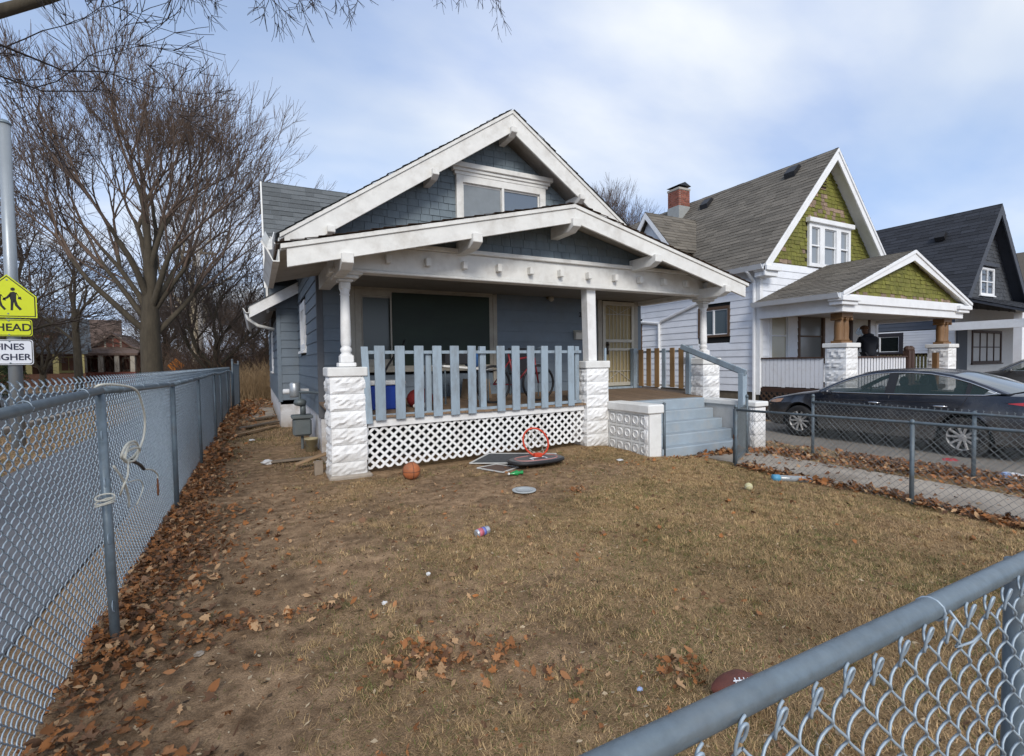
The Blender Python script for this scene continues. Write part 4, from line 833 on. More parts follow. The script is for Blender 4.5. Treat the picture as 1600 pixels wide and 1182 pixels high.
def pier2(x, y, z0, zc):
    n = 7; h = (zc-z0)/n
    for i in range(n): inst('block', NB[i % 3], N2, (x, y, z0+i*h), (0, 0, (i % 4)*math.pi/2), (1, 1, (h-.008)/.22))
    MB().box(x-.245, y-.245, z0, x+.245, y+.245, zc).build('mortar', WHITE_BLOCK, N2); MB().box(x-.30, y-.30, zc+.001, x+.30, y+.30, zc+.11).build('pier_cap', CAPWHITE, N2, bevel=.012)
    for dx_, dy_ in ((-.11, .0), (.12, .0)) :
        c = MB().lathe([(.115, zc+.17), (.115, zc+.2), (.10, zc+.24), (.105, zc+.5), (.095, 2.28), (.09, 2.30), (.10, 2.31), (.10, 2.33), (.13, 2.38)], (x+dx_, y+dy_*1.0, 0), 16).build('column', TAN_COL, N2, smooth=True)
        MB().box(x+dx_-.117, y+dy_-.13, zc+.112, x+dx_+.117, y+dy_+.13, zc+.17).build('column_base', TAN_COL, c, bevel=.004)
        MB().box(x+dx_-.117, y+dy_-.14, 2.37, x+dx_+.117, y+dy_+.14, 2.478).tube([(x+dx_-.10, y+dy_-.14, 2.33), (x+dx_-.10, y+dy_+.14, 2.33)], .035, 8).tube([(x+dx_+.10, y+dy_-.14, 2.33), (x+dx_+.10, y+dy_+.14, 2.33)], .035, 8).build('capital', TAN_COL, c, bevel=.004)
pier2(13.02, 7.20, GZ, 1.62); pier2(18.18, 7.20, GZ, 1.62)
MB().box(12.6, py+.22, .45, 18.6, nyf, .56).build('porch_floor', DKBROWN, N2)
MB().box(12.58, py+.3, GZ, 12.62, nyf, .45).build('lattice_shade_sheet', SHADOWGAP, N2)  # black sheet behind the strips, stands in for shade below the porch floor
for d in (1, -1):
    for k in range(-4, 16):
        p = [(nyf-.1-k*.16, 0.), (nyf-.1-k*.16+.06, 0.), (nyf-.1-k*.16+.06+d*.75, .75), (nyf-.1-k*.16+d*.75, .75)]; p = clip_poly(p, 1, 0, nyf-.05); p = clip_poly(p, -1, 0, -(py+.35)) if len(p) > 2 else p
        if len(p) > 2: MB().prism([(12.565-.006*d, a, GZ+.02+b) for a, b in p], (.006, 0, 0)).build('lattice_strip', M('brown_lattice', (.075, .042, .026), .8, .2), N2)
def picket_rail(parent, p0, p1, z0, z1, n, mat, railmat, w=.085, th=.02):
    p0, p1 = Vector((*p0, 0)), Vector((*p1, 0)); d = (p1-p0).normalized(); L_ = (p1-p0).length
    for i in range(n):
        c = p0+d*(L_*(i+.5)/n); MB().beam((c.x, c.y, z0+.03+random.uniform(-.01, .01)), (c.x, c.y, z1-.02), w, th, (d.y, -d.x, 0)).build('picket', mat, parent)
    nn = Vector((d.y, -d.x, 0))*-.035
    for z_ in (z0+.02, z1-.05): MB().beam(p0+nn+Vector((0, 0, z_)), p1+nn+Vector((0, 0, z_)), .04, .07).build('rail', railmat, parent)
    MB().beam(p0+Vector((0, 0, z1)), p1+Vector((0, 0, z1)), .10, .035).build('cap_rail', railmat, parent)
PK = M('white_picket_paint', (.66, .67, .70), .6, .08, 6, dirt=(.35, .32, .29), damt=.4, dscale=6)
R2 = thing('porch_railing', 'white picket railing with brown cap on the side of the white house porch', 'railing', (12.62, 8.2, .5)); picket_rail(R2, (12.64, 9.1), (12.80, 7.5), .56, 1.38, 15, PK, DKBROWN, .095)
R3 = thing('porch_railing', 'white picket railing along the front of the white house porch', 'railing', (14.5, 7.0, .5)); picket_rail(R3, (13.32, 7.1), (15.9, 7.1), .56, 1.38, 19, PK, DKBROWN)
R4 = thing('porch_railing', 'olive yellow turned baluster railing at the right of the white house porch', 'railing', (17.2, 7.0, .5)); picket_rail(R4, (18.5, 9.0), (18.5, 7.5), .56, 1.45, 16, M('olive_yellow_paint', (.42, .38, .16), .6, .15, 8), DKBROWN, .05, .05)
for x_ in (15.98, 16.16): MB().box(x_-.07, 7.03, .5, x_+.07, 7.17, 1.55).ball((x_, 7.1, 1.58), .09, 10, 6).build('newel_post', DKBROWN, R3)
MB().box(17.55, 7.06, .5, 17.68, 7.18, 1.48).build('newel_post', TAN_COL, R4)
for x0_, x1_, t_ in ((12.98, 13.90, 'tan'), (14.30, 15.62, 'grey')):
    window(N2, 'x', nyf, -1, x0_, x1_, 1.25, 2.82, .10, WHITE_TRIM if t_ == 'tan' else BROWNFRAME, Mglass('blind_behind_glass', (.40, .37, .27), .2) if t_ == 'tan' else Mglass('grey_glass', (.16, .165, .16), .15), rail=True, name='front_window', back=M('cream_blind', (.50, .46, .34), .8, .08) if t_ == 'tan' else CURTAIN, proud=.04)
dr = MB().box(16.95, nyf-.05, .56, 17.10, nyf, 2.82).box(18.0, nyf-.05, .56, 18.12, nyf, 2.82).box(17.101, nyf-.05, 2.68, 17.999, nyf, 2.82).build('front_door', DKBROWN, N2)
MB().box(17.10, nyf-.03, .56, 18.0, nyf-.005, 2.68).build('door_leaf', M('white_door', (.55, .55, .53), .5, .08), dr)
for k in range(5):
    a0 = R(15+30*k); MB().prism([(17.55+.08*math.cos(a0), nyf-.034, 2.05+.08*math.sin(a0)), (17.55+.30*math.cos(a0), nyf-.034, 2.05+.30*math.sin(a0)), (17.55+.30*math.cos(a0+R(26)), nyf-.034, 2.05+.30*math.sin(a0+R(26))), (17.55+.08*math.cos(a0+R(26)), nyf-.034, 2.05+.08*math.sin(a0+R(26)))], (0, .003, 0)).build('fan_light', GLASS_DIM, dr)

# ---- the charcoal house beyond
N3 = thing('dark_house', 'charcoal roofed house with white lower walls beyond the white house', 'house', (27.4, 9.6, GZ))
cx3, hw3, yf3, yb3, ap3, sl3 = 27.4, 2.75, 9.35, 20, 7.62, 1.36
DKSH = M('charcoal_shingle_wall', (.062, .067, .076), .8, .15, 10, rv=.15, attr=True); DKB = M('charcoal_trim', (.05, .055, .068), .6, .1); SLATE = M('slate_blue_band', (.085, .10, .13), .6, .1)
xl = cx3-hw3
lap_boards(N3, NEIGH_WHITE, 'siding_board', 'y', xl, -1, yf3, 16.5, .3, 2.45, .11, [(11.1, 12.9, 1.5, 2.4)])
lap_boards(N3, SLATE, 'siding_board', 'y', xl, -1, yf3, 16.5, 2.48, 3.2, .16)
MB().box(xl+.02, yf3+.02, GZ, cx3+hw3, yb3, 4.0).build('wall_core', SHADOWGAP, N3)
MB().box(xl, yf3-.0, GZ, cx3+hw3, yf3+.04, 3.3).build('front_wall', M('pale_grey_wall', (.50, .50, .50), .7, .06), N3)
window(N3, 'y', xl, -1, 11.1, 12.9, 1.45, 2.4, .16, M('dark_frame', (.035, .033, .04), .6, .1), GLASS_DIM, mull=1, name='side_window', inner=WHITE_TRIM)
m = MB(); shake_gable(m, yf3+.02, 3.3, cx3, ap3-.2, sl3, 3.1, .16, .2, None, 9); m.build('shingles', DKSH, N3, kind='stuff')
MB().prism([(cx3-3, yf3+.03, 3.3), (cx3+3, yf3+.03, 3.3), (cx3, yf3+.03, ap3-.15)], (0, .06, 0)).build('gable_wall', DKB, N3)
w = window(N3, 'x', yf3-.01, -1, 26.75, 28.05, 3.9, 5.05, .08, WHITE_TRIM, GLASS, mull=1, rail=True, name='attic_window', back=CURTAIN); MB().box(26.6, yf3-.14, 5.10, 28.2, yf3, 5.24).build('window_header', DKB, w)
for sgn in (-1, 1):
    xe = cx3+sgn*2.95; ze3 = ap3-sl3*2.95
    MB().prism([(cx3, 8.95, ap3-.02), (xe, 8.95, ze3-.02), (xe, 8.95, ze3-.14), (cx3, 8.95, ap3-.14)], (0, 11, 0)).build('roof_deck', DKB, N3)
    m = MB(); roof_tabs(m, (xe, 8.9, ze3-.01), (0, 1, 0), (cx3-xe, 0, ap3-ze3), math.hypot(cx3-xe, ap3-ze3), lambda v: (0, 11.1), seed=51+sgn, course=.19, tab=.5); m.build('roof_shingles', BLACK_SH, N3, kind='stuff')
    MB().prism([(cx3, 8.9, ap3-.03), (xe, 8.9, ze3-.03), (xe, 8.9, ze3-.42), (cx3, 8.9, ap3-.48)], (0, .05, 0)).build('rake_board', DKB, N3)
# its porch
MB().prism([(23.9, 6.55, 2.78), (23.9, 9.35, 3.75), (23.9, 9.35, 3.66), (23.9, 6.55, 2.69)], (8.5, 0, 0)).build('porch_roof_deck', DKB, N3)
m = MB(); roof_tabs(m, (23.88, 6.52, 2.79), (1, 0, 0), (0, 2.83, .98), 3.0, lambda v: (0, 8.55), seed=60, course=.19, tab=.5); m.build('porch_shingles', BLACK_SH, N3, kind='stuff')
MB().box(24.0, 6.62, 2.36, 32.3, 6.82, 2.68).build('entablature', WHITE_TRIM, N3); MB().box(24.0, 6.83, 2.36, 24.2, 9.3, 2.66).build('entablature', WHITE_TRIM, N3)
for x_ in (24.35, 27.6, 31.0): MB().lathe([(.17, .62), (.17, .68), (.13, .72), (.11, 2.2), (.14, 2.24), (.16, 2.355)], (x_, 6.74, 0), 14).build('column', WHITE_TRIM, N3, smooth=True)
MB().box(24.0, 6.6, GZ, 32.3, 9.3, .6).build('porch_base', M('pale_porch_base', (.45, .45, .45), .8, .1), N3)
R5 = thing('porch_railing', 'white baluster railing on the porch of the charcoal roofed house', 'railing', (26, 6.7, .6)); picket_rail(R5, (24.5, 6.72), (27.5, 6.72), .66, 1.35, 18, PK, WHITE_TRIM, .05, .05)
w = window(N3, 'x', yf3-.005, -1, 26.1, 28.9, 1.05, 2.42, .09, DKBROWN, GLASS_DIM, mull=3, rail=True, name='front_window')
MB().box(24.75, yf3-.05, .6, 25.6, yf3-.002, 2.45).build('front_door', DKB, N3)
MB().prism([(26.4, 10.4, 6.35), (26.6, 10.4, 6.62), (26.45, 10.4, 6.72), (26.3, 10.4, 6.5)], (0, .35, 0)).build('roof_vent', BLACK_PL, N3)
# ---- a roof showing at the right edge
N4 = thing('brown_house', 'brown roofed house just showing at the right edge beyond the dark gable', 'house', (39.5, 11, GZ))
MB().box(36.6, 11, GZ, 42.4, 20, 4.0).build('wall', NEIGH_WHITE, N4); MB().prism([(36.6, 10.95, 4.0), (42.4, 10.95, 4.0), (39.5, 10.95, 7.0)], (0, .1, 0)).build('gable_wall', M('tan_gable', (.25, .20, .15), .8, .1), N4)
for sgn in (-1, 1):
    xe = 39.5+sgn*3.4; MB().prism([(39.5, 10.5, 7.3), (xe, 10.5, 3.75), (xe, 10.5, 3.62), (39.5, 10.5, 7.15)], (0, 9.8, 0)).build('roof_deck', BROWN_SH, N4)
window(N4, 'x', 10.95, -1, 38.9, 40.1, 4.3, 5.4, .1, name='attic_window')
# ------------------------------------------------------------------ bare winter trees
def seg_mesh(name, S, sides, mat):
    """tapered tubes from an array of segments p0,p1,r0,r1"""
    S = np.asarray(S, np.float64); p0, p1, r0, r1 = S[:, :3], S[:, 3:6], S[:, 6], S[:, 7]; d = p1-p0; d /= np.linalg.norm(d, axis=1)[:, None]+1e-9
    h = np.where(np.abs(d[:, 2:3]) > .9, np.array([[1., 0, 0]]), np.array([[0., 0, 1]])); a = np.cross(d, h); a /= np.linalg.norm(a, axis=1)[:, None]; b = np.cross(d, a)
    an = np.arange(sides)*2*np.pi/sides; c = a[:, None, :]*np.cos(an)[None, :, None]+b[:, None, :]*np.sin(an)[None, :, None]
    V = np.concatenate([p0[:, None, :]+c*r0[:, None, None], (p1+d*np.minimum(r1, .02)[:, None])[:, None, :]+c*r1[:, None, None]], 1)
    n = len(S); base = (np.arange(n)*2*sides)[:, None]; j = np.arange(sides)[None, :]; j2 = (j+1) % sides
    F = np.stack([base+j, base+j2, base+sides+j2, base+sides+j], -1).reshape(-1, 4)
    return raw_mesh(name, V.reshape(-1, 3), F, mat, smooth=True)
class Tree:
    def __init__(s, seed, depth, rmin=.006, trop=.09, wob=.13, side=1.0, spread=1.0):
        s.r = random.Random(seed); s.S = []; s.depth = depth; s.rmin = rmin; s.trop = trop; s.wob = wob; s.side = side; s.spread = spread
    def rot(s, d, ang):
        ax = d.orthogonal().normalized(); ax.rotate(Quaternion(d, s.r.uniform(0, 2*math.pi))); q = d.copy(); q.rotate(Quaternion(ax, ang)); return q
    def grow(s, p, d, L, r, dep, nseg=4):
        rr = s.r; r1 = max(r*.68, s.rmin*.7); pts = [(p.copy(), r)]; side = []
        for i in range(nseg):
            d = (d+Vector((rr.gauss(0, s.wob), rr.gauss(0, s.wob), rr.gauss(0, s.wob)*.7+s.trop))).normalized(); q = p+d*(L/nseg); ra = r+(r1-r)*i/nseg; rb = r+(r1-r)*(i+1)/nseg
            s.S.append((*p, *q, ra, rb)); p = q
            if i > 0 and i < nseg and rr.random() < .62*s.side: side.append((p.copy(), d.copy(), rb))
        if dep <= 0: return
        for k in range(2 if rr.random() < .72 else 3): s.grow(p, s.rot(d, R(rr.uniform(9, 27))*s.spread), L*rr.uniform(.68, .9), max(r1*rr.uniform(.72, .95), s.rmin), dep-1, 4 if dep > 2 else 3)
        for (a, b, c) in side: s.grow(a, s.rot(b, R(rr.uniform(28, 55))*s.spread), L*rr.uniform(.5, .8), max(c*rr.uniform(.4, .6), s.rmin), dep-1, 3)
    def meshes(s, name, barkm, twigm, th=.05):
        A = [x for x in s.S if x[6] >= th]; B = [x for x in s.S if x[6] < th]
        return seg_mesh(name+'_trunk', A, 10, barkm), seg_mesh(name+'_crown', B, 3, twigm)
def plant_tree(tm, cm, loc, scale=1., rz=0., label='', name='bare_tree', group='bare trees beyond the left fence', sz=1.):
    t = thing(name, label, 'tree', loc, group); t.scale = (scale, scale, scale*sz); t.rotation_euler = (0, 0, rz)
    for n, m in (('trunk', tm), ('crown', cm)):
        o = bpy.data.objects.new(n, m); COL.objects.link(o); o.parent = t
    return t
# the big ascending tree: trunk splitting low into many upright limbs
T = Tree(12, 6, .0052, .05, .060, .56, .80); V3 = Vector
T.S += [(0, 0, -.2, 0, 0, .25, .40, .29), (0, 0, .25, .02, 0, 1.3, .29, .265), (.02, 0, 1.3, .0, 0, 2.5, .265, .25), (.0, 0, 2.5, .03, 0, 3.4, .25, .21), (.03, 0, 3.4, .05, 0, 4.1, .21, .17), (.05, 0, 4.1, .02, .05, 5.2, .17, .12)]
for st, d, L_, r_ in (((0, 0, 2.35), (.72, .2, .80), 1.9, .095), ((0, 0, 2.5), (-.70, -.2, .85), 2.1, .10), ((.0, 0, 3.0), (-.45, .5, 1.0), 2.0, .09), ((.02, 0, 3.2), (.42, -.5, 1.05), 2.0, .095), ((.03, 0, 3.5), (-.33, -.35, 1.3), 2.0, .10), ((.05, 0, 4.0), (.22, .3, 1.3), 1.9, .095), ((.02, .05, 5.1), (-.08, -.1, 1.3), 1.8, .10), ((.02, .05, 5.1), (.15, .1, 1.3), 1.7, .09), ((.03, 0, 3.4), (.5, .45, 1.0), 1.9, .085), ((.02, 0, 2.9), (-.68, .1, .85), 1.9, .085), ((.02, 0, 3.1), (.68, .0, .9), 1.8, .08), ((.05, 0, 4.3), (-.3, .25, 1.2), 1.8, .085), ((.05, 0, 4.5), (.35, -.2, 1.1), 1.8, .08)):
    T.grow(V3(st), V3(d).normalized(), L_, r_, 6)
bigT = T.meshes('big_tree', BARK, TWIG_RED)
plant_tree(*bigT, (-2.9, 18.8, -.05), 1.07, 0, 'largest bare tree, thick trunk rising just beyond the left fence', sz=.90)
T = Tree(31, 5, .009, .05, .13, 1.0, 1.15)
T.S += [(0, 0, -.2, 0, 0, .3, .36, .26), (0, 0, .3, .08, 0, 1.6, .26, .22)]
for st, d, L_, r_ in (((.08, 0, 1.5), (.7, .1, .75), 2.2, .13), ((.08, 0, 1.6), (-.6, .3, .8), 2.3, .14), ((.08, 0, 1.6), (.1, -.4, 1), 2.3, .14), ((.06, 0, 1.2), (-.8, -.3, .6), 2.0, .10), ((.08, 0, 1.6), (.2, .6, .8), 2.1, .12)): T.grow(V3(st), V3(d).normalized(), L_, r_, 5)
spT = T.meshes('spreading_tree', BARK, TWIG)
T = Tree(77, 4, .012, .06, .12, 1.1, 1.05)
T.S += [(0, 0, -.2, 0, 0, .4, .5, .33), (0, 0, .4, .1, 0, 4.2, .33, .29), (.1, 0, 4.2, .1, .1, 7.5, .29, .22)]
for st, d, L_, r_ in (((.1, 0, 4.4), (.8, .2, .7), 2.6, .13), ((.1, 0, 5.2), (-.7, .3, .9), 2.7, .14), ((.1, .1, 7.4), (.2, -.2, 1), 2.6, .15), ((.1, .1, 7.4), (-.3, .2, 1), 2.6, .15), ((.1, 0, 6.2), (.5, -.5, .9), 2.4, .12), ((.1, 0, 6.8), (-.5, -.5, .9), 2.4, .12)): T.grow(V3(st), V3(d).normalized(), L_, r_, 4)
tallT = T.meshes('tall_tree', SYC, TWIG); tallB = (seg_mesh('tall_dark_trunk', [x for x in T.S if x[6] >= .05], 8, BARK), tallT[1])
for args in (
    (spT, (-1.75, 26, 0), .80, 0.4, 'bare tree with low forked trunk right of the big tree'), (spT, (-8.6, 24.5, 0), .95, 2.1, 'bare tree with forked trunk right of the school crossing sign'),
    (tallT, (-3.3, 36, 0), .78, 1.0, 'tall bare tree with pale mottled trunk behind the big tree'), (tallB, (-8.9, 36, 0), .62, 2.5, 'tall straight dark bare trunk between the sign and the big tree'),
    (spT, (-13.5, 30, 0), .95, 3.6, 'bare spreading tree at the far left edge'), (spT, (-6.4, 45, 0), .85, 5.0, 'bare tree in the distance close left of the big trunk'),
    (spT, (-17, 48, 0), .8, 2.0, 'bare rounded tree before the yellow trimmed bungalow'), (bigT, (-3.6, 62, 0), .75, 4.0, 'bare rounded tree far down the side street'),
    (spT, (.2, 46, 0), .9, 1.7, 'bare tree peeping out left of the bungalow wall'), (spT, (-9.5, 70, 0), 1.2, .9, 'wide bare tree farthest down the side street'), (spT, (-26, 58, 0), 1.1, 5.2, 'large bare tree far behind the sign pole'),
    (spT, (-12.2, 42, 0), .72, 1.2, 'small bare tree before the red fronted house'), (spT, (-15.4, 40, 0), .78, 4.0, 'small bare tree before the blue grey roof'),
    (spT, (2.0, 64, 0), 1.1, 3.1, 'wide bare tree far behind the back yard')):
    plant_tree(args[0][0], args[0][1], args[1], args[2], args[3], args[4])
plant_tree(*bigT, (22.6, 30.0, 0), 1.2, 2.7, 'bare tree top showing between the two main gables', group='bare trees behind the houses')
# a street tree outside the frame reaches in over the top
T = Tree(5, 4, .0035, -.01, .12, 1.2, 1.15)
T.S += [(0, 0, -.2, 0, 0, 3.2, .34, .28), (0, 0, 3.2, .25, .15, 4.6, .28, .22)]
def limb(pts, rr, tw):
    for i in range(len(pts)-1):
        a, b = V3(pts[i]), V3(pts[i+1]); T.S.append((*a, *b, rr[i], rr[i+1]))
        for k in range(tw):
            t = T.r.random(); d = (b-a).normalized(); T.grow(a.lerp(b, t), T.rot(d, R(T.r.uniform(25, 55))), T.r.uniform(.30, .55), max(rr[i+1]*.35, .006), 3, 3)
B0 = V3((-3.6, 3.5, -.06)); loc_ = lambda *p: [tuple(V3(q)-B0) for q in p]
T.grow(V3((.25, .15, 4.6)), V3((-.4, -.6, 1)), 1.8, .14, 4); T.grow(V3((.25, .15, 4.6)), V3((-.8, .1, .9)), 1.8, .14, 4)
limb(loc_((-3.5, 3.55, 3.5), (-2.6, 4.6, 3.92), (-1.78, 5.40, 4.17), (-1.45, 5.44, 4.42), (-1.1, 5.6, 4.8), (-.9, 6.4, 5.6), (.12, 6.75, 6.08), (1.0, 6.75, 6.34), (2.56, 6.75, 6.95), (3.6, 6.75, 7.15)), [.13, .07, .046, .040, .034, .026, .026, .020, .013, .008], 0)
for p0, p1, n, r_ in (((-.9, 6.4, 5.6), (.12, 6.75, 6.08), 6, .008), ((.12, 6.75, 6.08), (.95, 6.75, 6.34), 8, .008), ((1.0, 6.75, 6.34), (1.5, 6.75, 6.5), 3, .007), ((2.3, 6.75, 6.85), (3.5, 6.75, 7.13), 7, .006)):
    for k in range(n):
        a_ = V3(p0).lerp(V3(p1), (k+T.r.random())/n)-B0; T.grow(a_, V3((T.r.uniform(-.5, .8), T.r.uniform(-.3, .3), -.9)).normalized(), T.r.uniform(.20, .32), r_, 2, 3)
limb(loc_((-2.6, 4.6, 3.92), (-1.85, 5.40, 3.98), (-1.36, 5.44, 3.86), (-1.0, 5.5, 3.97)), [.02, .013, .008, .005], 1)
limb(loc_((-2.6, 4.6, 3.92), (-1.85, 5.44, 3.74), (-1.5, 5.44, 3.66), (-1.15, 5.44, 3.74)), [.016, .010, .007, .005], 1)
ovT = T.meshes('street_tree', BARK, M('dark_twig', (.035, .028, .028), .95, .2, 4), .03)
plant_tree(*ovT, (-3.6, 3.5, -.06), 1.0, 0, 'street tree whose bare twigs hang in along the top of the picture', group='street trees on the verge')

# ------------------------------------------------------------------ scrub and evergreens
def shrub(name, label, loc, w, d, h, n, mat, r0=.006, up=.8, seed=1, cat='shrub', group=None):
    rr = random.Random(seed); S = []
    for i in range(n):
        p = V3((loc[0]+rr.uniform(-w/2, w/2), loc[1]+rr.uniform(-d/2, d/2), loc[2])); dd = V3((rr.gauss(0, .35), rr.gauss(0, .35), up)).normalized(); L_ = h*rr.uniform(.4, 1.0)/4; r = r0*rr.uniform(.7, 1.3)
        for k in range(4):
            q = p+dd*L_; S.append((*(p-V3(loc)), *(q-V3(loc)), r*(1-k*.2), r*(1-(k+1)*.2)))
            if rr.random() < .8:
                e = q+(dd+V3((rr.gauss(0, .6), rr.gauss(0, .6), .1))).normalized()*L_*.9; S.append((*(q-V3(loc)), *(e-V3(loc)), r*.6, r*.25))
            p = q; dd = (dd+V3((rr.gauss(0, .2), rr.gauss(0, .2), rr.gauss(0, .1)))).normalized()
    o = bpy.data.objects.new(name, seg_mesh(name, S, 3, mat)); COL.objects.link(o); o.location = loc; return tag(o, label, cat, group)
STRAW = M('dry_straw', (.27, .185, .10), .95, .25, 9); BRUSH = M('brown_brush', (.13, .085, .06), .95, .25, 9)
shrub('dry_weeds', 'tall straw coloured dead weeds behind the bungalow at the end of the yard', (.05, 22.5, -.05), 1.7, 3.0, 1.5, 900, STRAW, .010, 1.2, 3, 'weeds')
shrub('thicket', 'brown leafless thicket behind the far fence gate', (-.5, 28, -.05), 5.0, 4.0, 3.2, 1100, BRUSH, .014, .9, 5)
shrub('thicket', 'brown leafless thicket behind the far bungalow', (-15, 62, -.05), 16, 4, 3.5, 900, BRUSH, .02, .9, 6)
shrub('thicket', 'brown leafless thicket down the side street below the big tree', (-4.4, 74, -.05), 16, 6, 5.0, 1500, M('mauve_brush', (.15, .105, .09), .95, .2, 3), .03, 1.0, 7)
def evergreen(label, loc, w, h, seed, n=5000):
    rg = np.random.default_rng(seed); u = rg.random((n, 3)); th = u[:, 0]*2*np.pi; t = u[:, 1]**.8; rad = np.sqrt(u[:, 2])*.9+.1; prof = np.sin(np.clip(t*.95+.05, 0, 1)*np.pi)**.6*(1.1-.5*t)
    lump = .75+.5*fbm(np.cos(th)*2+5, t*4+np.sin(th)*2, seed, 3); P = np.stack([np.cos(th)*rad*prof*w/2*lump, np.sin(th)*rad*prof*w/2*lump, t*h], 1)
    d = rg.normal(size=(n, 3)); d /= np.linalg.norm(d, axis=1)[:, None]; e = np.cross(d, rg.normal(size=(n, 3))); e /= np.linalg.norm(e, axis=1)[:, None]; s = rg.uniform(.03, .08, (n, 1))
    V = np.stack([P-e*s*.35, P+e*s*.35, P+d*s*1.6], 1).reshape(-1, 3); F = np.arange(n*3).reshape(-1, 3); c = np.repeat(np.array([.035, .055, .022])[None]*rg.uniform(.5, 1.6, (n, 1)), 3, 0)
    t_ = thing('evergreen_bush', label, 'bush', loc); o = bpy.data.objects.new('foliage', raw_mesh('foliage', V, F, EVM, c)); COL.objects.link(o); o.parent = t_
    MB().tube([(loc[0], loc[1], loc[2]-.1), (loc[0], loc[1], loc[2]+h*.7)], [.06, .02], 6).build('stem', BARK, t_); return t_
EVM = Mattr('evergreen_leaf')
evergreen('dark evergreen bush behind the sign pole at the left edge', (-9.2, 22.5, 0), 2.8, 1.5, 1, 9000); evergreen('dark evergreen bush left of the yellow trimmed bungalow', (-11.5, 33, 0), 3.2, 2.2, 2, 7000)
evergreen('green bush behind the bungalow past the dead weeds', (.75, 30, 0), 2.2, 2.6, 3, 7000); evergreen('evergreen shrub at the foot of the big tree', (-4.6, 30, 0), 1.5, 1.7, 4, 3000)

# ------------------------------------------------------------------ houses down the side street
def far_house(label, loc, w, d, eave, ridge, wall, roofm, trim, porch=True, dormer=True, rz=0., ridge_x=True):
    t = thing('far_house', label, 'house', (0, 0, 0), 'houses down the side street')
    MB().box(-w/2, 0, -.2, w/2, d, eave).build('wall', wall, t)
    ov = .45
    if ridge_x:
        MB().prism([(-w/2-ov, -ov, eave-.15), (-w/2-ov, d/2, ridge), (-w/2-ov, d+ov, eave-.15), (-w/2-ov, d+ov, eave-.3), (-w/2-ov, d/2, ridge-.18), (-w/2-ov, -ov, eave-.3)], (w+2*ov, 0, 0)).build('roof', roofm, t)
        MB().prism([(-w/2, 0, eave), (-w/2, d, eave), (-w/2, d/2, ridge-.2)], (w, 0, 0)).build('gable_wall', wall, t)
    else:
        MB().prism([(-w/2-ov, -ov, eave-.15), (0, -ov, ridge), (w/2+ov, -ov, eave-.15), (w/2+ov, -ov, eave-.32), (0, -ov, ridge-.2), (-w/2-ov, -ov, eave-.32)], (0, d+2*ov, 0)).build('roof', roofm, t)
        MB().prism([(-w/2, 0, eave), (w/2, 0, eave), (0, 0, ridge-.25)], (0, d, 0)).build('gable_wall', wall, t)
    if porch:
        MB().prism([(-w/2-.2, -2.2, 2.7), (-w/2-.2, .1, 3.4), (-w/2-.2, .1, 3.25), (-w/2-.2, -2.2, 2.5)], (w+.4, 0, 0)).build('porch_roof', roofm, t)
        for k in range(4): MB().box(-w/2+.1+k*(w-.5)/3, -2.1, -.1, -w/2+.45+k*(w-.5)/3, -1.75, 2.52).build('porch_post', trim, t)
        MB().box(-w/2, -2.12, -.2, w/2, -1.9, .9).build('porch_wall', wall, t)
    for k, x_ in enumerate((-w*.3, w*.02, w*.3)):
        if k == 1: MB().box(x_-.45, -.06, .3, x_+.45, .0, 2.35).build('front_door', DKBROWN, t)
        else: window(t, 'x', -.005, -1, x_-.6, x_+.6, 1.0, 2.35, .13, trim, GLASS_DIM, mull=1)
    if dormer and ridge_x:
        MB().box(-.9, d*.14, eave, .9, d/2, eave+1.5).build('dormer', wall, t); window(t, 'x', d*.14-.005, -1, -.6, .6, eave+.35, eave+1.35, .12, trim, GLASS_DIM, mull=1)
        MB().prism([(-1.2, d*.14-.3, eave+1.45), (0, d*.14-.3, eave+2.1), (1.2, d*.14-.3, eave+1.45), (1.2, d*.14-.3, eave+1.35), (-1.2, d*.14-.3, eave+1.35)], (0, d*.4, 0)).build('dormer_roof', roofm, t)
    if not ridge_x: window(t, 'x', -.005, -1, -.7, .7, eave+.3, eave+1.6, .13, trim, GLASS_DIM, mull=1)
    t.location = loc; t.rotation_euler = (0, 0, rz); return t
YTR = M('yellow_trim', (.34, .30, .13), .7, .1); BRK = M('brown_brick_wall', (.15, .075, .05), .9, .25, 10); RDB = M('red_brick_wall', (.16, .055, .04), .9, .2, 10); GRB = M('blue_grey_roof', (.07, .085, .10), .95, .2, 10); RBR = M('red_brown_roof', (.105, .072, .058), .95, .2, 8)
far_house('bungalow with blue grey roof and yellow trim across the side street', (-15.6, 54, 0), 5.2, 7, 3.0, 5.8, BRK, GRB, YTR, rz=R(14))
far_house('brown brick house with a broad red brown roof behind the bungalow', (-18.5, 70, 0), 9, 8, 4.2, 7.0, BRK, RBR, YTR, dormer=False, rz=R(10))
far_house('dark roofed brown sided house just right of the road sign', (-20.2, 52, 0), 5, 7, 3.0, 6.2, M('dull_brown_siding', (.20, .165, .10), .7, .1), M('dark_slate_roof', (.04, .045, .05), .95, .2, 10), YTR, ridge_x=False)
far_house('red fronted house farther down the side street', (-12.6, 62, 0), 4.2, 7, 2.8, 4.8, RDB, RBR, BEIGE, ridge_x=False)
far_house('small white house at the far end of the side street', (-11.4, 74, 0), 5, 6, 2.8, 4.8, NEIGH_WHITE, GRB, WHITE_TRIM, ridge_x=False)
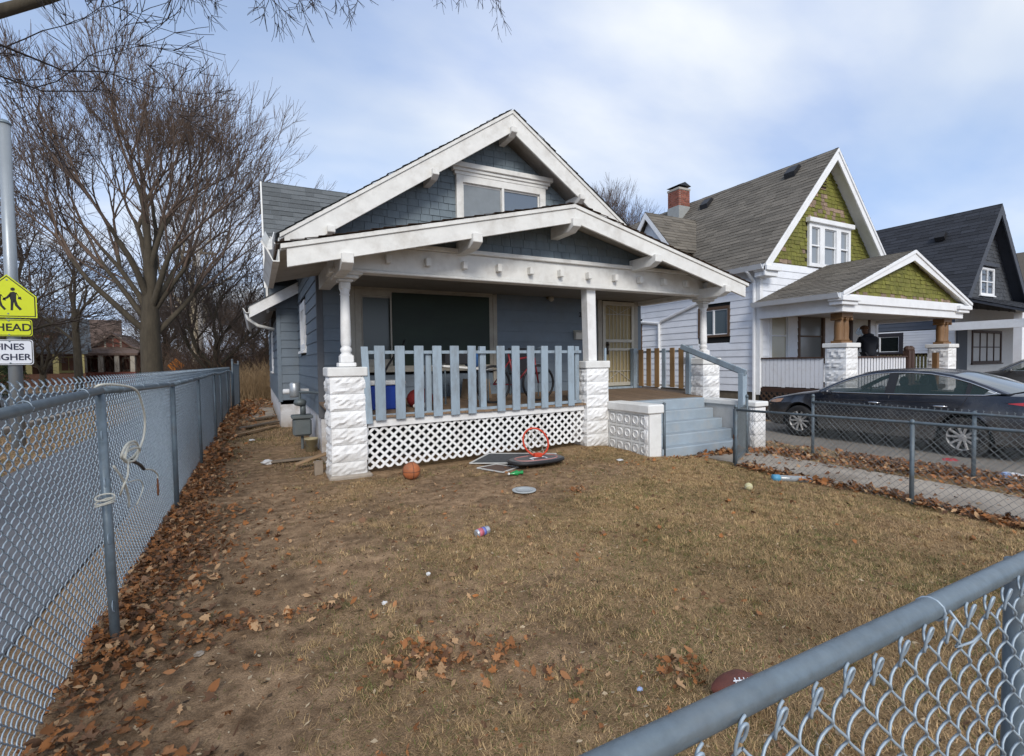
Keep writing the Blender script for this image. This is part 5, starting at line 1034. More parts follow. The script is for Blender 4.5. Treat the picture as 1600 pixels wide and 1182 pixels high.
for lb, x_, y_, z_ in (('orange diamond roadwork sign right of the big tree trunk', -3.6, 30, 1.40), ('small orange roadwork sign nearest the far fence gate', -2.1, 33, 1.27)):
    t = thing('road_sign', lb, 'sign', (x_, y_, 0), 'orange roadwork signs'); MB().prism([(x_-.55*.7, y_, z_), (x_, y_, z_-.38), (x_+.55*.7, y_, z_), (x_, y_, z_+.38)], (0, .01, 0)).build('panel', M('orange_sign', (.75, .24, .02), .5, .05), t); MB().tube([(x_, y_+.03, -.1), (x_, y_+.03, z_+.3)], .03, 6).build('post', GALV_OLD, t)
t = thing('utility_pole', 'slim pale utility pole standing right of the mottled tree trunk', 'pole', (-2.65, 32, 0)); MB().tube([(-2.65, 32, -.2), (-2.65, 32, 8.2)], [.12, .09], 10).build('shaft', M('pale_pole', (.36, .34, .32), .8, .15, 3), t, smooth=True); MB().box(-3.5, 31.95, 7.5, -1.8, 32.05, 7.62).build('cross_arm', WOOD_GREY, t)

# ------------------------------------------------------------------ school crossing sign on its pole
SP = thing('road_sign', 'school crossing sign assembly on a grey metal pole at the left edge', 'sign', (-3.9, 12, 0))
MB().tube([(-3.89, 12.13, -.1), (-3.89, 12.13, 5.75)], [.10, .085], 18).build('pole', M('grey_pole', (.33, .36, .38), .4, .06, 5, metal=.4), SP, smooth=True)
MB().lathe([(.095, 5.75), (.10, 5.77), (.06, 5.82), (.0, 5.84)], (-3.89, 12.13, 0), 18).build('pole_cap', GALV, SP, smooth=True)
YEL = M('fluorescent_yellow_green', (.62, .68, .01), .5, .03, 5); SBLK = M('sign_black', (.012, .012, .012), .6, 0); SWH = M('sign_white', (.74, .76, .80), .5, .03)
sx, sy = -3.91, 12.0
def penta(w, h, z0, y, t, inset): return [(sx-w+inset, y, z0+inset), (sx+w-inset, y, z0+inset), (sx+w-inset, y, z0+h*.5-inset*.4), (sx, y, z0+h-inset*1.35), (sx-w+inset, y, z0+h*.5-inset*.4)]
sg = MB().prism(penta(.39, .77, 2.29, sy, 0, 0), (0, .004, 0)).build('school_panel', YEL, SP)
o_, i_ = penta(.39, .77, 2.29, sy-.0015, 0, .018), penta(.39, .77, 2.29, sy-.0015, 0, .034)
MB().add(o_+i_, [(k, (k+1) % 5, 5+(k+1) % 5, 5+k) for k in range(5)]).build('border', SBLK, sg)
def figure(cx, z0, h):
    m = MB(); P = lambda l: m.prism([(cx+a*h, sy-.0015, z0+b*h) for a, b in l], (0, .001, 0))
    m.lathe([(.0, 0), (.075*h, 0), (.075*h, .001), (.0, .001)], (cx+.02*h, sy-.0025, z0+.92*h), 14, 'y')
    P([(-.07, .78), (.05, .82), (.13, .76), (.12, .45), (-.06, .42), (-.10, .60)]); P([(-.06, .43), (.05, .43), (.02, .22), (.0, .0), (-.08, .0), (-.07, .22)]); P([(.02, .45), (.12, .46), (.17, .24), (.30, .06), (.22, .0), (.08, .2)])
    P([(-.06, .79), (-.10, .72), (-.20, .58), (-.30, .52), (-.28, .47), (-.16, .50), (-.06, .62)]); P([(.10, .76), (.20, .62), (.17, .50), (.30, .47), (.28, .60), (.22, .60), (.14, .78)]); return m.build('pedestrian', SBLK, sg)
figure(-3.845, 2.42, .41); figure(-4.04, 2.42, .36)
def plate(w, h, cx, cz, mat, lines_, size, rowh):
    r_ = .04; pts = []
    for (ax, az, a0) in ((1, 1, 0), (-1, 1, 90), (-1, -1, 180), (1, -1, 270)):
        for k in range(4): a = R(a0+30*k); pts.append((cx+ax*(w-r_)+r_*math.cos(a), sy, cz+az*(h-r_)+r_*math.sin(a)))
    p = MB().prism(pts, (0, .004, 0)).build('plate', mat, SP); n = len(pts)
    def ring(s): return [(cx+(a-cx)*(1-s/w), sy-.0015, cz+(b-cz)*(1-s/h)) for a, _, b in pts]
    A, B = ring(.010), ring(.022); MB().add(A+B, [(k, (k+1) % n, n+(k+1) % n, n+k) for k in range(n)]).build('border', SBLK, p)
    for k, tx in enumerate(lines_):
        me = text_mesh(tx, size, .001); me.materials.append(M('sign_ink', (.015, .018, .05), .6, 0) if mat is SWH else SBLK); inst('lettering', me, p, (cx, sy-.003, cz+rowh*((len(lines_)-1)/2-k)), (R(90), 0, 0))
plate(.315, .15, -3.91, 2.11, YEL, ['AHEAD'], .185, 0); plate(.315, .225, -3.91, 1.67, SWH, ['FINES', 'HIGHER'], .158, .185)
for z_ in (2.36, 2.96, 1.985, 2.235, 1.475, 1.865): MB().lathe([(.014, 0), (.014, -.006), (.0, -.008)], (-3.91, sy, z_), 8, 'y').build('bolt', GALV, SP)
# ------------------------------------------------------------------ cars (local: x across, y forward, origin on the ground under the middle)
TYRE = M('tyre_rubber', (.018, .018, .019), .85, .15, 20, dirt=(.07, .065, .058), damt=.6, dscale=8); ALLOY = M('dusty_alloy', (.40, .395, .385), .4, .12, 15, metal=.25, dirt=(.12, .11, .10), damt=.5, dscale=12); CHROME = M('chrome', (.62, .63, .65), .12, .03, 4, metal=1.)
CARGLASS = Mglass('tinted_car_glass', (.035, .06, .05), .03); CARGLASS.node_tree.nodes['Principled BSDF'].inputs['Alpha'].default_value = .48
REDLENS = Mglass('red_lens', (.42, .015, .015), .12); AMBER = Mglass('headlamp_lens', (.46, .24, .12), .12); SEAT = M('dark_seat', (.02, .022, .024), .8, .1)
def car(label, paint, loc, rz=0., zs=1., roofrails=False, name='sedan', cat='car', gnd=0.):
    t = thing(name, label, cat, (0, 0, 0))
    YS = [2.43, 2.40, 2.34, 2.24, 2.1, 1.96, 1.86, 1.78, 1.68, 1.57, 1.46, 1.35, 1.24, 1.14, 1.06, .98, .8, .5, .1, -.3, -.6, -.84, -.92, -1.0, -1.1, -1.21, -1.32, -1.43, -1.54, -1.64, -1.72, -1.82, -1.96, -2.1, -2.22, -2.32, -2.39, -2.43]
    f = lambda y, T_: float(np.interp(-y, [-a for a, _ in T_], [b for _, b in T_]))
    W = [(2.43, .50), (2.40, .62), (2.34, .72), (2.24, .79), (2.1, .835), (1.86, .875), (1.46, .90), (.8, .915), (-.5, .915), (-1.32, .905), (-1.8, .88), (-2.1, .84), (-2.32, .76), (-2.39, .70), (-2.43, .60)]
    ZB = [(2.43, .30), (2.3, .22), (2.0, .20), (1.0, .19), (-.9, .20), (-2.0, .24), (-2.43, .36)]
    ZE = [(2.43, .60), (2.40, .66), (2.34, .70), (2.24, .745), (2.1, .79), (1.7, .87), (1.2, .945), (.98, .97), (0, .985), (-1.0, 1.01), (-1.7, 1.04), (-2.1, 1.045), (-2.32, 1.03), (-2.39, .98), (-2.43, .90)]
    ZC = [(2.43, .62), (2.40, .69), (2.34, .745), (2.24, .80), (2.1, .85), (1.7, .94), (1.2, 1.015), (.98, 1.03), (.9, .75), (-1.5, .75), (-1.62, 1.05), (-1.7, 1.12), (-2.1, 1.11), (-2.32, 1.08), (-2.39, 1.02), (-2.43, .92)]
    def arch(y):
        z = -1
        for ya in (1.46, -1.32):
            q = .375**2-(y-ya)**2
            if q > 0: z = max(z, .335+math.sqrt(q))
        return z
    def ring(y):
        w, zb, ze, zc, a = f(y, W), f(y, ZB), f(y, ZE), f(y, ZC), arch(y); fr = 1 if .9 >= y >= -1.55 else 0
        z = [zb, zb+.04, .36, .52, .70, .83*ze/.98 if y > 1 else .85, ze]; x = [w-.10, w-.035, w-.012, w, w-.008, w-.022, w-.075]
        z = [min(max(q, a+.012*i) if a > 0 else q, ze-.004*(6-i)) for i, q in enumerate(z)]
        top = [(w*.80 if not fr else w-.10, (ze+zc*.25+.02)/1.25 if not fr else .93), (w*.45, ze+(zc-ze)*.8 if not fr else .75), (0, zc)]
        return [(a_, y, b_) for a_, b_ in zip(x, z)]+[(a_, y, b_) for a_, b_ in top[0:1]]+[(top[1][0], y, top[1][1]), (0, y, top[2][1])]
    m = MB(); rows = []
    for y in YS:
        r_ = ring(y); rows.append([(-a, b, c*zs) for a, b, c in r_]+[(a, b, c*zs) for a, b, c in r_[-2::-1]])
    m.grid(rows); n = len(rows[0]); m.add(rows[0], [tuple(range(n-1, -1, -1))]); m.add(rows[-1], [tuple(range(n))]); body = m.build('body', paint, t, smooth=True)
    es = body.modifiers.new('split', 'EDGE_SPLIT'); es.split_angle = R(42)
    def sidex(y, z):
        r_ = ring(y); return float(np.interp(z, [q[2] for q in r_[:7]], [q[0] for q in r_[:7]]))
    MB().box(-.74, -2.2, .20*zs, .74, 2.15, .62*zs).build('underbody', BLACK_PL, body)
    # greenhouse
    DLO = [(1.02, .985), (.86, 1.08), (.62, 1.205), (.36, 1.305), (.08, 1.365), (-.22, 1.392), (-.5, 1.395), (-.8, 1.375), (-1.1, 1.32), (-1.36, 1.24), (-1.58, 1.15), (-1.74, 1.075)]
    def belt(y): return f(y, ZE)+.012
    def hx(y, z): w = f(y, W)-.072; return w-(z-belt(y))*.52
    P_b = [(y, belt(y)) for y, z in DLO]
    for sgn in (-1, 1):
        for nm, i0, i1, mt in (('front_side_glass', 0, 5, CARGLASS), ('rear_side_glass', 5, 9, CARGLASS), ('quarter_glass', 9, 11, CARGLASS)):
            g_ = MB(); A = [[(sgn*hx(y, belt(y)), y, belt(y)*zs) for y, z in DLO[i0:i1+1]], [(sgn*hx(y, z), y, z*zs) for y, z in DLO[i0:i1+1]]]
            g_.grid(A if sgn > 0 else A[::-1]); g_.build(nm, mt, body, smooth=True)
        for y_, w_ in ((-.22, .075), (-1.36, .03)):
            zt = f(y_, DLO)+.005; q = [(sgn*(hx(y_+d_, z)+.006), y_+d_*w_/.04, z*zs) for d_, z in ((-.04, belt(y_)), (.04, belt(y_)), (.04, zt), (-.04, zt))]; MB().prism(q, (sgn*-.02, 0, 0)).build('pillar', BLACK_PL, body)
        ch_ = [(sgn*(hx(y, z)+.006), y, z*zs) for y, z in DLO]+[(sgn*(hx(y, belt(y))+.006), y, belt(y)*zs) for y, z in DLO[-2::-1]]
        MB().tube(ch_, .011, 5, closed=True).build('chrome_trim', CHROME, body, smooth=True)
        if sgn < 0: MB().prism([(sgn*(hx(-1.60, 1.1)+.010), -1.56, 1.055*zs), (sgn*(hx(-1.74, 1.08)+.010), -1.77, 1.075*zs), (sgn*(hx(-1.60, 1.14)+.010), -1.62, 1.135*zs)], (.01, 0, 0)).build('chrome_corner', CHROME, body)
    RL_ = [(y, z+.045, hx(y, z)-.028) for y, z in DLO]; RL_[0] = (1.10, 1.0, f(1.1, W)-.10); RL_[-1] = (-1.84, 1.075, f(-1.8, W)-.10)
    CT = [(1.36, 1.02), (1.06, 1.16), (.74, 1.30), (.42, 1.40), (.12, 1.448), (-.22, 1.468), (-.5, 1.47), (-.8, 1.455), (-1.12, 1.40), (-1.42, 1.31), (-1.70, 1.205), (-1.98, 1.125)]
    def roofrow(k):
        (y, z, x), (yc, zc) = RL_[k], CT[k]
        return [(x*u, y+(yc-y)*(1-abs(u)**2.2), (z+(zc-z)*(1-abs(u)**2.4))*zs) for u in (-1, -.93, -.75, -.5, -.25, 0, .25, .5, .75, .93, 1)]
    rw = [roofrow(k) for k in range(12)]
    MB().grid([r_[1:-1] for r_ in rw[0:4]]).build('windscreen', CARGLASS, body, smooth=True); MB().grid([r_ for r_ in rw[3:9]]).build('roof', paint, body, smooth=True)
    MB().grid([r_[1:-1] for r_ in rw[8:12]]).build('rear_window', Mglass('rear_glass', (.10, .12, .13), .08) if 'rear_glass' not in MATS else MATS['rear_glass'], body, smooth=True)
    for sgn, c0, c1 in ((-1, 0, 1), (1, 9, 10)):
        MB().grid([r_[c0:c1+1] for r_ in rw[0:4]]).build('pillar', paint, body, smooth=True); MB().grid([r_[c0:c1+1] for r_ in rw[8:12]]).build('pillar', paint, body, smooth=True)
        A = [[(sgn*hx(y, z), y, z*zs) for y, z in DLO], [(sgn*a[2], a[0], a[1]*zs) for a in RL_]]; MB().grid(A if sgn > 0 else A[::-1]).build('roof_side', paint, body, smooth=True)
        yq = [(-1.74, 1.075), (-1.84, 1.075), (-1.98, 1.10)]
    # cabin
    for x_, y_ in ((-.38, -.10), (.38, -.10), (-.38, -1.05), (.38, -1.05)):
        s_ = MB(); s_.prism([(x_-.24, y_-.12, .55*zs), (x_-.24, y_+.10, .55*zs), (x_-.24, y_-.06, 1.14*zs), (x_-.24, y_-.18, 1.14*zs)], (.48, 0, 0)); s_.ball((x_, y_-.15, 1.22*zs), (.13, .06, .10*zs), 10, 8); s_.build('seat', SEAT, body)
    MB().tube([(-.38+.18*math.cos(a), .42-.06*math.sin(a), (.98+.17*math.sin(a))*zs) for a in [i*math.pi/8 for i in range(16)]], .016, 6, closed=True).build('steering_wheel', SEAT, body)
    MB().box(-.74, .58, .7*zs, .74, 1.05, .965*zs).build('dashboard', SEAT, body)
    # seams, handles, lamps, mirrors
    for sgn in (-1, 1):
        def line(pts, r_, nm, mt): MB().tube([(sgn*(sidex(y, z)+.001), y, z*zs) for y, z in pts], r_, 5).build(nm, mt, body)
        line([(-.22, z) for z in (.22, .4, .6, .8, .97)], .005, 'door_seam', BLACK_PL); line([(.92, .25), (.90, .5), (.93, .75), (.98, .95)], .005, 'door_seam', BLACK_PL); line([(-1.02, .62), (-1.15, .75), (-1.30, .85), (-1.36, 1.0)], .005, 'door_seam', BLACK_PL); line([(.9, .24), (.3, .235), (-.3, .235), (-.9, .25)], .006, 'sill_seam', BLACK_PL)
        line([(1.9, .735), (1.0, .835), (0, .865), (-1.0, .895), (-1.9, .935)], .007, 'crease', paint)
        for y_ in (.02, -1.0): MB().tube([(sgn*(sidex(y_+.1, .83)+.012), y_+.10, .825*zs), (sgn*(sidex(y_, .83)+.035), y_+.03, .83*zs), (sgn*(sidex(y_, .83)+.035), y_-.06, .83*zs), (sgn*(sidex(y_-.1, .83)+.012), y_-.11, .83*zs)], [.010, .015, .017, .012], 8).build('door_handle', CHROME, body, smooth=True)
        q = [[(sgn*(sidex(y, min(z, f(y, ZE)-.01))+.008), y, z*zs) for y, z in row] for row in ([(-1.86, .93), (-2.05, .955), (-2.2, .965), (-2.34, .95), (-2.40, .93)], [(-1.86, .925), (-2.05, .90), (-2.2, .865), (-2.34, .83), (-2.40, .80)])]
        MB().grid(q if sgn < 0 else q[::-1]).build('tail_lamp', REDLENS, body, smooth=True)
        q = [[(sgn*(sidex(y, min(z, f(y, ZE)-.01))+.008), y, z*zs) for y, z in row] for row in ([(1.86, .80), (2.05, .775), (2.2, .735), (2.34, .68)], [(1.92, .72), (2.05, .69), (2.2, .64), (2.34, .60)])]
        MB().grid(q if sgn > 0 else q[::-1]).build('head_lamp', AMBER, body, smooth=True)
        MB().ball((sgn*1.0, .80, 1.0*zs), (.10, .06, .065), 12, 8).tube([(sgn*.86, .84, .965*zs), (sgn*.96, .82, .97*zs)], .025, 6).build('wing_mirror', paint, body, smooth=True)
        if roofrails: MB().tube([(sgn*.60, .2, 1.47*zs), (sgn*.60, -.4, 1.50*zs), (sgn*.60, -1.1, 1.44*zs)], .018, 6).build('roof_rail', GALV, body, smooth=True)
        for ya in (1.46, -1.32):
            wc = (sgn*.80, ya, .333)
            wh = MB().lathe([(.215, -.105), (.29, -.11), (.325, -.095), (.335, -.06), (.335, .06), (.325, .095), (.29, .11), (.215, .105)], wc, 40, 'x', False).build('wheel', TYRE, t, smooth=True)
            o_ = sgn
            MB().lathe([(.225, o_*-.09), (.228, o_*.095), (.212, o_*.10), (.205, o_*.06), (.20, o_*-.08)], wc, 36, 'x', False).build('rim', ALLOY, wh, smooth=True)
            MB().lathe([(.0, o_*.0), (.17, o_*.0), (.17, o_*.01), (.0, o_*.01)], wc, 24, 'x').build('brake_disc', M('dark_disc', (.03, .03, .032), .5, .2, 20), wh)
            sp = MB()
            for k in range(10):
                a = 2*math.pi*(k//2)/5+(.17 if k % 2 else -.17)+.3
                a2 = 2*math.pi*(k//2)/5+.3+(.30 if k % 2 else -.30)
                sp.beam((wc[0]+o_*.07, wc[1]+.035*math.cos(a), wc[2]+.035*math.sin(a)), (wc[0]+o_*.088, wc[1]+.212*math.cos(a2), wc[2]+.212*math.sin(a2)), .034, .03, (1, 0, 0))
            sp.lathe([(.0, o_*.05), (.055, o_*.055), (.05, o_*.09), (.0, o_*.098)], wc, 16, 'x'); sp.build('spokes', ALLOY, wh, bevel=.004)
    MB().box(-.26, -2.445, .62*zs, .26, -2.425, .74*zs).build('number_plate', WHITE, body); MB().box(-.7, 2.20, .26, .7, 2.36, .40).build('grille', BLACK_PL, body)
    t.location = loc; t.rotation_euler = (0, 0, rz); return t
def carpaint(name, col, z0):
    m = M(name, col, .22, .05, 3, metal=.25, spec=.6, dirt=(.135, .128, .118), damt=.30, dscale=2.5, dlow=(z0+.95, 1.5, .75)); b = m.node_tree.nodes['Principled BSDF']; b.inputs['Coat Weight'].default_value = .6; b.inputs['Coat Roughness'].default_value = .12; return m
car('dusty dark navy sedan parked in the driveway by the white house', carpaint('navy_car_paint', (.012, .017, .030), -.33), (11.30, 5.15, -.315), 0)
car('dark grey estate car half seen at the right edge before the charcoal house', carpaint('grey_car_paint', (.05, .05, .053), -.2), (22.0, 5.75, -.305), 0, 1.2, True, 'estate_car')
# ------------------------------------------------------------------ things in the yard
def gz(x, y, d=0.): return (x, y, g(x, y)+d)
# basketball
x, y = 1.60, 5.72; bb = thing('basketball', 'worn orange basketball lying before the lattice', 'ball', gz(x, y))
rb = .105; c = (x, y, g(x, y)+rb-.008)
MB().ball(c, rb, 28, 18).build('ball', M('worn_orange_rubber', (.40, .125, .045), .75, .25, 14, .4, 150, dirt=(.16, .11, .075), damt=.8, dscale=9), bb, smooth=True)
for ax in range(3):
    pts = [(c[0]+(rb+.0005)*math.cos(a)*(ax != 0)+0, c[1]+(rb+.0005)*(math.sin(a) if ax != 1 else 0)*(1 if ax != 0 else 1), c[2]+(rb+.0005)*(math.cos(a) if ax == 0 else math.sin(a) if ax == 1 else 0)) for a in [i*math.pi/16 for i in range(32)]]
    MB().tube(pts, .0028, 4, closed=True).build('seam', BLACK_PL, bb)
# window screens thrown on the ground
SCR = M('dusty_insect_screen', (.055, .058, .062), .8, .25, 20); SCRB = M('rusty_insect_screen', (.10, .065, .05), .85, .25, 20); SFR = M('screen_frame', (.50, .50, .48), .5, .15, 12)
def screen(label, P, mat, th=.012):
    P = [V3(p) for p in P]; ctr = sum(P, V3())/4; t = thing('window_screen', label, 'window screen', tuple(P[0]))
    MB().prism([ctr+(p-ctr)*.96 for p in P], (0, 0, -.003)).build('mesh', mat, t)
    for i in range(4): MB().beam(P[i], P[(i+1) % 4], .018, th).build('frame', SFR, t)
screen('grey window screen lying flat beneath the fallen hoop', [gz(2.50, 6.10, .02), (2.86, 6.27, .10), (3.74, 5.90, .07), gz(3.40, 5.55, .03)], SCR)
screen('small rust brown window screen lying before the lattice', [gz(2.48, 5.80, .015), gz(2.66, 5.42, .012), gz(2.98, 5.62, .02), gz(2.78, 5.86, .02)], SCRB)
# toy basketball hoop fallen on its back
hp = thing('basketball_hoop', 'fallen toy basketball hoop with red rim standing up from its dark backboard', 'hoop', (3.24, 5.62, .05))
pts = []
for k in range(36):
    a = 2*math.pi*k/36; ca, sa = math.cos(a), math.sin(a); pts.append((3.24+.38*math.copysign(abs(ca)**.75, ca), 5.60+.20*math.copysign(abs(sa)**.75, sa), .075+.03*ca*0))
MB().prism(pts, (0, 0, .035)).build('backboard', M('grey_backboard', (.075, .082, .092), .5, .15, 8, dirt=(.2, .17, .14), damt=.4), hp, bevel=.01)
MB().tube([(3.24+(a-3.24)*1.0, 5.60+(b-5.60)*1.0, .085) for a, b, _ in pts], .022, 8, closed=True).build('backboard_edge', BLACK_PL, hp, smooth=True)
q = [(3.24+(a-3.24)*.78, 5.60+(b-5.60)*.78, .1125) for a, b, _ in pts]; MB().tube(q, .006, 4, closed=True).build('painted_line', M('pale_red_line', (.5, .22, .2), .6, .1), hp)
MB().tube([(3.14, 5.50, .1125), (3.14, 5.60, .1125), (3.36, 5.62, .1125), (3.36, 5.52, .1125)], .006, 4).build('painted_square', SWH, hp)
rc = V3((3.27, 5.66, .31)); ru = V3((.90, -.42, 0)).normalized(); rv_ = V3((-.12, .1, 1)).normalized(); RR = .165
MB().tube([rc+ru*RR*math.cos(a)+rv_*RR*1.12*math.sin(a) for a in [i*math.pi/16 for i in range(32)]], .013, 8, closed=True).build('rim', ORANGE_RED, hp, smooth=True)
MB().box(3.23, 5.60, .11, 3.34, 5.68, .165).build('rim_bracket', ORANGE_RED, hp, bevel=.01)
nn = ru.cross(rv_).normalized(); nn = -nn if nn.y < 0 else nn
for k in range(12):
    a = 2*math.pi*k/12; b = a+.35; b2 = a-.35; p0 = rc+ru*RR*math.cos(a)+rv_*RR*1.12*math.sin(a)
    for bb_ in (b, b2):
        pm = rc+nn*.10+(ru*math.cos(bb_)+rv_*math.sin(bb_))*RR*.72+V3((0, 0, -.03)); pe = rc+nn*.20+(ru*math.cos(a)+rv_*math.sin(a))*RR*.5+V3((.02, 0, -.10)); MB().tube([p0, pm, pe], .0032, 4).build('net_cord', CORD, hp)
# green bottle bits, drain lid, can, ball, bottle
t = thing('green_bottle', 'crushed bright green plastic bottle by the small screen', 'bottle', gz(2.76, 5.24)); cc = gz(2.76, 5.24, .03)
GRN = Mglass('green_plastic', (.01, .26, .06), .2)
m = MB().lathe([(.012, -.10), (.013, -.08), (.034, -.055), (.036, .0), (.028, .03), (.035, .06), (.03, .075), (.0, .078)], cc, 12, 'x'); m.v = [(a, b, cc[2]+(c_-cc[2])*(.75+.3*math.sin(a*60))) for a, b, c_ in m.v]; m.build('bottle', GRN, t, smooth=True); MB().lathe([(.014, -.118), (.014, -.10), (.0, -.10)], cc, 10, 'x').build('cap', WHITE, t)
lx, ly = 2.47, 4.53; t = thing('drain_lid', 'pale round plastic lid lying on bare soil before the porch', 'lid', gz(lx, ly)); z0 = g(lx, ly)
MB().lathe([(.0, .006), (.115, .008), (.128, .016), (.125, .024), (.112, .020), (.06, .018), (.0, .019)], (lx, ly, z0), 32).build('disc', M('pale_grey_plastic', (.40, .43, .44), .5, .12, 10, dirt=(.22, .19, .15), damt=.5, dscale=10), t, smooth=True); MB().lathe([(.085, .0225), (.088, .0245), (.08, .0245), (.078, .0215)], (lx, ly, z0), 28).build('ridge', MATS['pale_grey_plastic'], t, smooth=True)
t = thing('drink_can', 'silver and pink drink can lying on the lawn before the porch', 'can', gz(1.57, 3.58)); t.rotation_euler = (0, R(-3), R(14))
for nm, pr, mt in (('can_body', [(.024, -.066), (.031, -.058), (.033, -.05), (.033, .05), (.031, .056), (.026, .062)], M('silver_can', (.52, .54, .58), .3, .1, 20, metal=.6)), ('printed_band', [(.0335, -.047), (.0335, -.005)], M('pink_print', (.50, .13, .17), .4, .3, 30)), ('printed_stripe', [(.0337, -.003), (.0337, .02)], M('blue_print', (.12, .14, .40), .4, .4, 40))):
    b = MB().lathe(pr, (0, 0, .034), 20, 'x'); b.build(nm, mt, None); o = bpy.data.objects[-1] if False else None
    ob = [q for q in COL.objects if q.name.split('.')[0] == nm][-1]; ob.parent = t; ob.data.polygons.foreach_set('use_smooth', [len(p.vertices) == 4 for p in ob.data.polygons])
bt = gz(4.54, 3.42); t = thing('tennis_ball', 'pale yellow ball on the lawn near the low path fence', 'ball', bt); MB().ball((bt[0], bt[1], bt[2]+.036), .040, 16, 12).build('ball', M('faded_felt', (.50, .46, .26), .95, .15, 40, .4, 200), t, smooth=True)
MB().tube([(bt[0]+.0405*math.cos(a)*math.cos(.5*math.sin(2*a)), bt[1]+.0405*math.sin(a)*math.cos(.5*math.sin(2*a)), bt[2]+.036+.0405*math.sin(.5*math.sin(2*a))) for a in [i*math.pi/16 for i in range(32)]], .0012, 4, closed=True).build('seam', WHITE, t)
bp = gz(5.44, 3.53); t = thing('plastic_bottle', 'clear plastic tube with blue cap lying by the low path fence', 'bottle', bp); t.rotation_euler = (0, R(3), math.atan2(-.22, .36))
for nm, pr, mt in (('tube', [(.034, -.15), (.038, -.14), (.038, .20), (.03, .21), (.0, .21)], Mglass('clear_plastic', (.24, .26, .27), .2)), ('cap', [(.0, -.225), (.040, -.225), (.042, -.15), (.0, -.15)], M('blue_cap', (.08, .27, .42), .5, .2))):
    b = MB().lathe(pr, (0, 0, .04), 18, 'x').build(nm, mt, None, smooth=True); b.parent = t
# football behind the front rail
fx, fy = 1.68, 1.30; t = thing('football', 'brown football with white laces half hidden behind the front rail', 'ball', gz(fx, fy)); t.rotation_euler = (0, 0, R(-30)); t.scale = (.82, .82, .82); z0 = .083
FB = M('brown_pigskin', (.145, .048, .034), .6, .2, 20, .3, 200, dirt=(.06, .03, .025), damt=.5, dscale=14)
b = MB().lathe([(.0, -.142), (.020, -.132), (.045, -.105), (.068, -.065), (.082, -.02), (.084, .0), (.082, .02), (.068, .065), (.045, .105), (.020, .132), (.0, .142)], (0, 0, z0), 24, 'x').build('ball', FB, None, smooth=True); b.parent = t
lace = lambda x_, a: (x_, -(.0845-.6*x_*x_*4.5)*math.sin(a), z0+(.0845-.6*x_*x_*4.5)*math.cos(a))
b = MB().tube([lace(x_, .55) for x_ in (-.05, -.025, 0, .025, .05)], .0035, 5).build('lace', SWH, None); b.parent = t
for x_ in (-.04, -.02, 0, .02, .04): b = MB().tube([lace(x_, .38), lace(x_, .55), lace(x_, .72)], .003, 5).build('lace', SWH, None); b.parent = t
# gas meter on the left wall
gm = thing('gas_meter', 'grey gas meter on pipes at the left wall of the bungalow', 'meter', (.62, 8.75, 0))
GMT = M('grey_meter_paint', (.115, .135, .14), .5, .12, 8, metal=.2, dirt=(.2, .19, .17), damt=.3)
MB().box(.50, 8.62, .22, .78, 8.86, .50).build('meter_body', GMT, gm, bevel=.03); MB().box(.48, 8.60, .50, .80, 8.88, .56).build('meter_top', GMT, gm, bevel=.015)
MB().tube([(.66, 8.75, .56), (.66, 8.75, .74)], .045, 10).build('pipe', GMT, gm, smooth=True); MB().lathe([(.03, .70), (.085, .72), (.10, .76), (.085, .80), (.03, .82)], (.62, 8.75, 0), 16).build('regulator', GMT, gm, smooth=True)
MB().tube([(.62, 8.75, .80), (.62, 8.75, .93), (.78, 8.55, .93), (.90, 8.12, .93)], .020, 8).build('pipe', GMT, gm); MB().lathe([(.075, .84), (.085, .86), (.085, 1.06), (.07, 1.08), (.0, 1.08)], (.56, 8.95, 0), 16).build('vent_can', M('bright_galvanised', (.42, .44, .45), .35, .1, 12, metal=.6), gm, smooth=True)
MB().tube([(.64, 8.75, .25), (.64, 8.75, -.05)], .022, 8).build('pipe', GMT, gm); MB().tube([(.40, 9.3, .92), (.80, 9.2, .92)], .045, 10).build('vent_pipe', WHITE, gm, smooth=True)
bk = thing('paint_bucket', 'dirty yellowish paint bucket beside the gas meter', 'bucket', (.74, 8.38, 0)); z0 = g(.74, 8.38)-.01
MB().lathe([(.085, 0), (.10, .20), (.106, .20), (.106, .225), (.098, .225), (.082, .02)], (.74, 8.38, z0), 18).build('pail', M('dirty_cream_plastic', (.36, .31, .19), .6, .2, 8, dirt=(.12, .10, .07), damt=.7, dscale=8), bk, smooth=True); MB().tube([(.74+.10*math.cos(a), 8.30, z0+.2-.12*math.sin(a)) for a in [i*math.pi/8 for i in range(9)]], .003, 4).build('handle', GALV_OLD, bk)
# scrap timber
for lb, p0, p1, w, h, mt in (('long thin grey plank lying below the gas meter', (.15, 7.62, .03), (.80, 7.55, .05), .09, .025, WOOD_GREY), ('tan board leaning across the scrap pile by the left pier', (.42, 7.02, .07), (.86, 7.02, .20), .10, .025, WOOD_TAN), ('short grey post end standing by the left pier', (.66, 6.55, -.03), (.66, 6.60, .17), .10, .06, WOOD_GREY), ('grey board leaning on the left pier', (.74, 6.75, .18), (.86, 6.35, .0), .06, .03, WOOD_GREY),
                          ('weathered plank on the path at the back of the side yard', (-.35, 11.9, .05), (.42, 12.8, .06), .16, .03, WOOD_GREY), ('second weathered plank farther along the side path', (-.2, 13.6, .05), (.40, 14.2, .06), .18, .03, WOOD_GREY), ('thin pale plank on the side path beside the fence', (-.48, 10.7, .04), (.38, 12.0, .05), .09, .025, WOOD_TAN)):
    tag(MB().beam(p0, p1, w, h).build('plank', mt, None, bevel=.004, loc=p0), lb, 'plank', 'scrap timber along the bungalow')
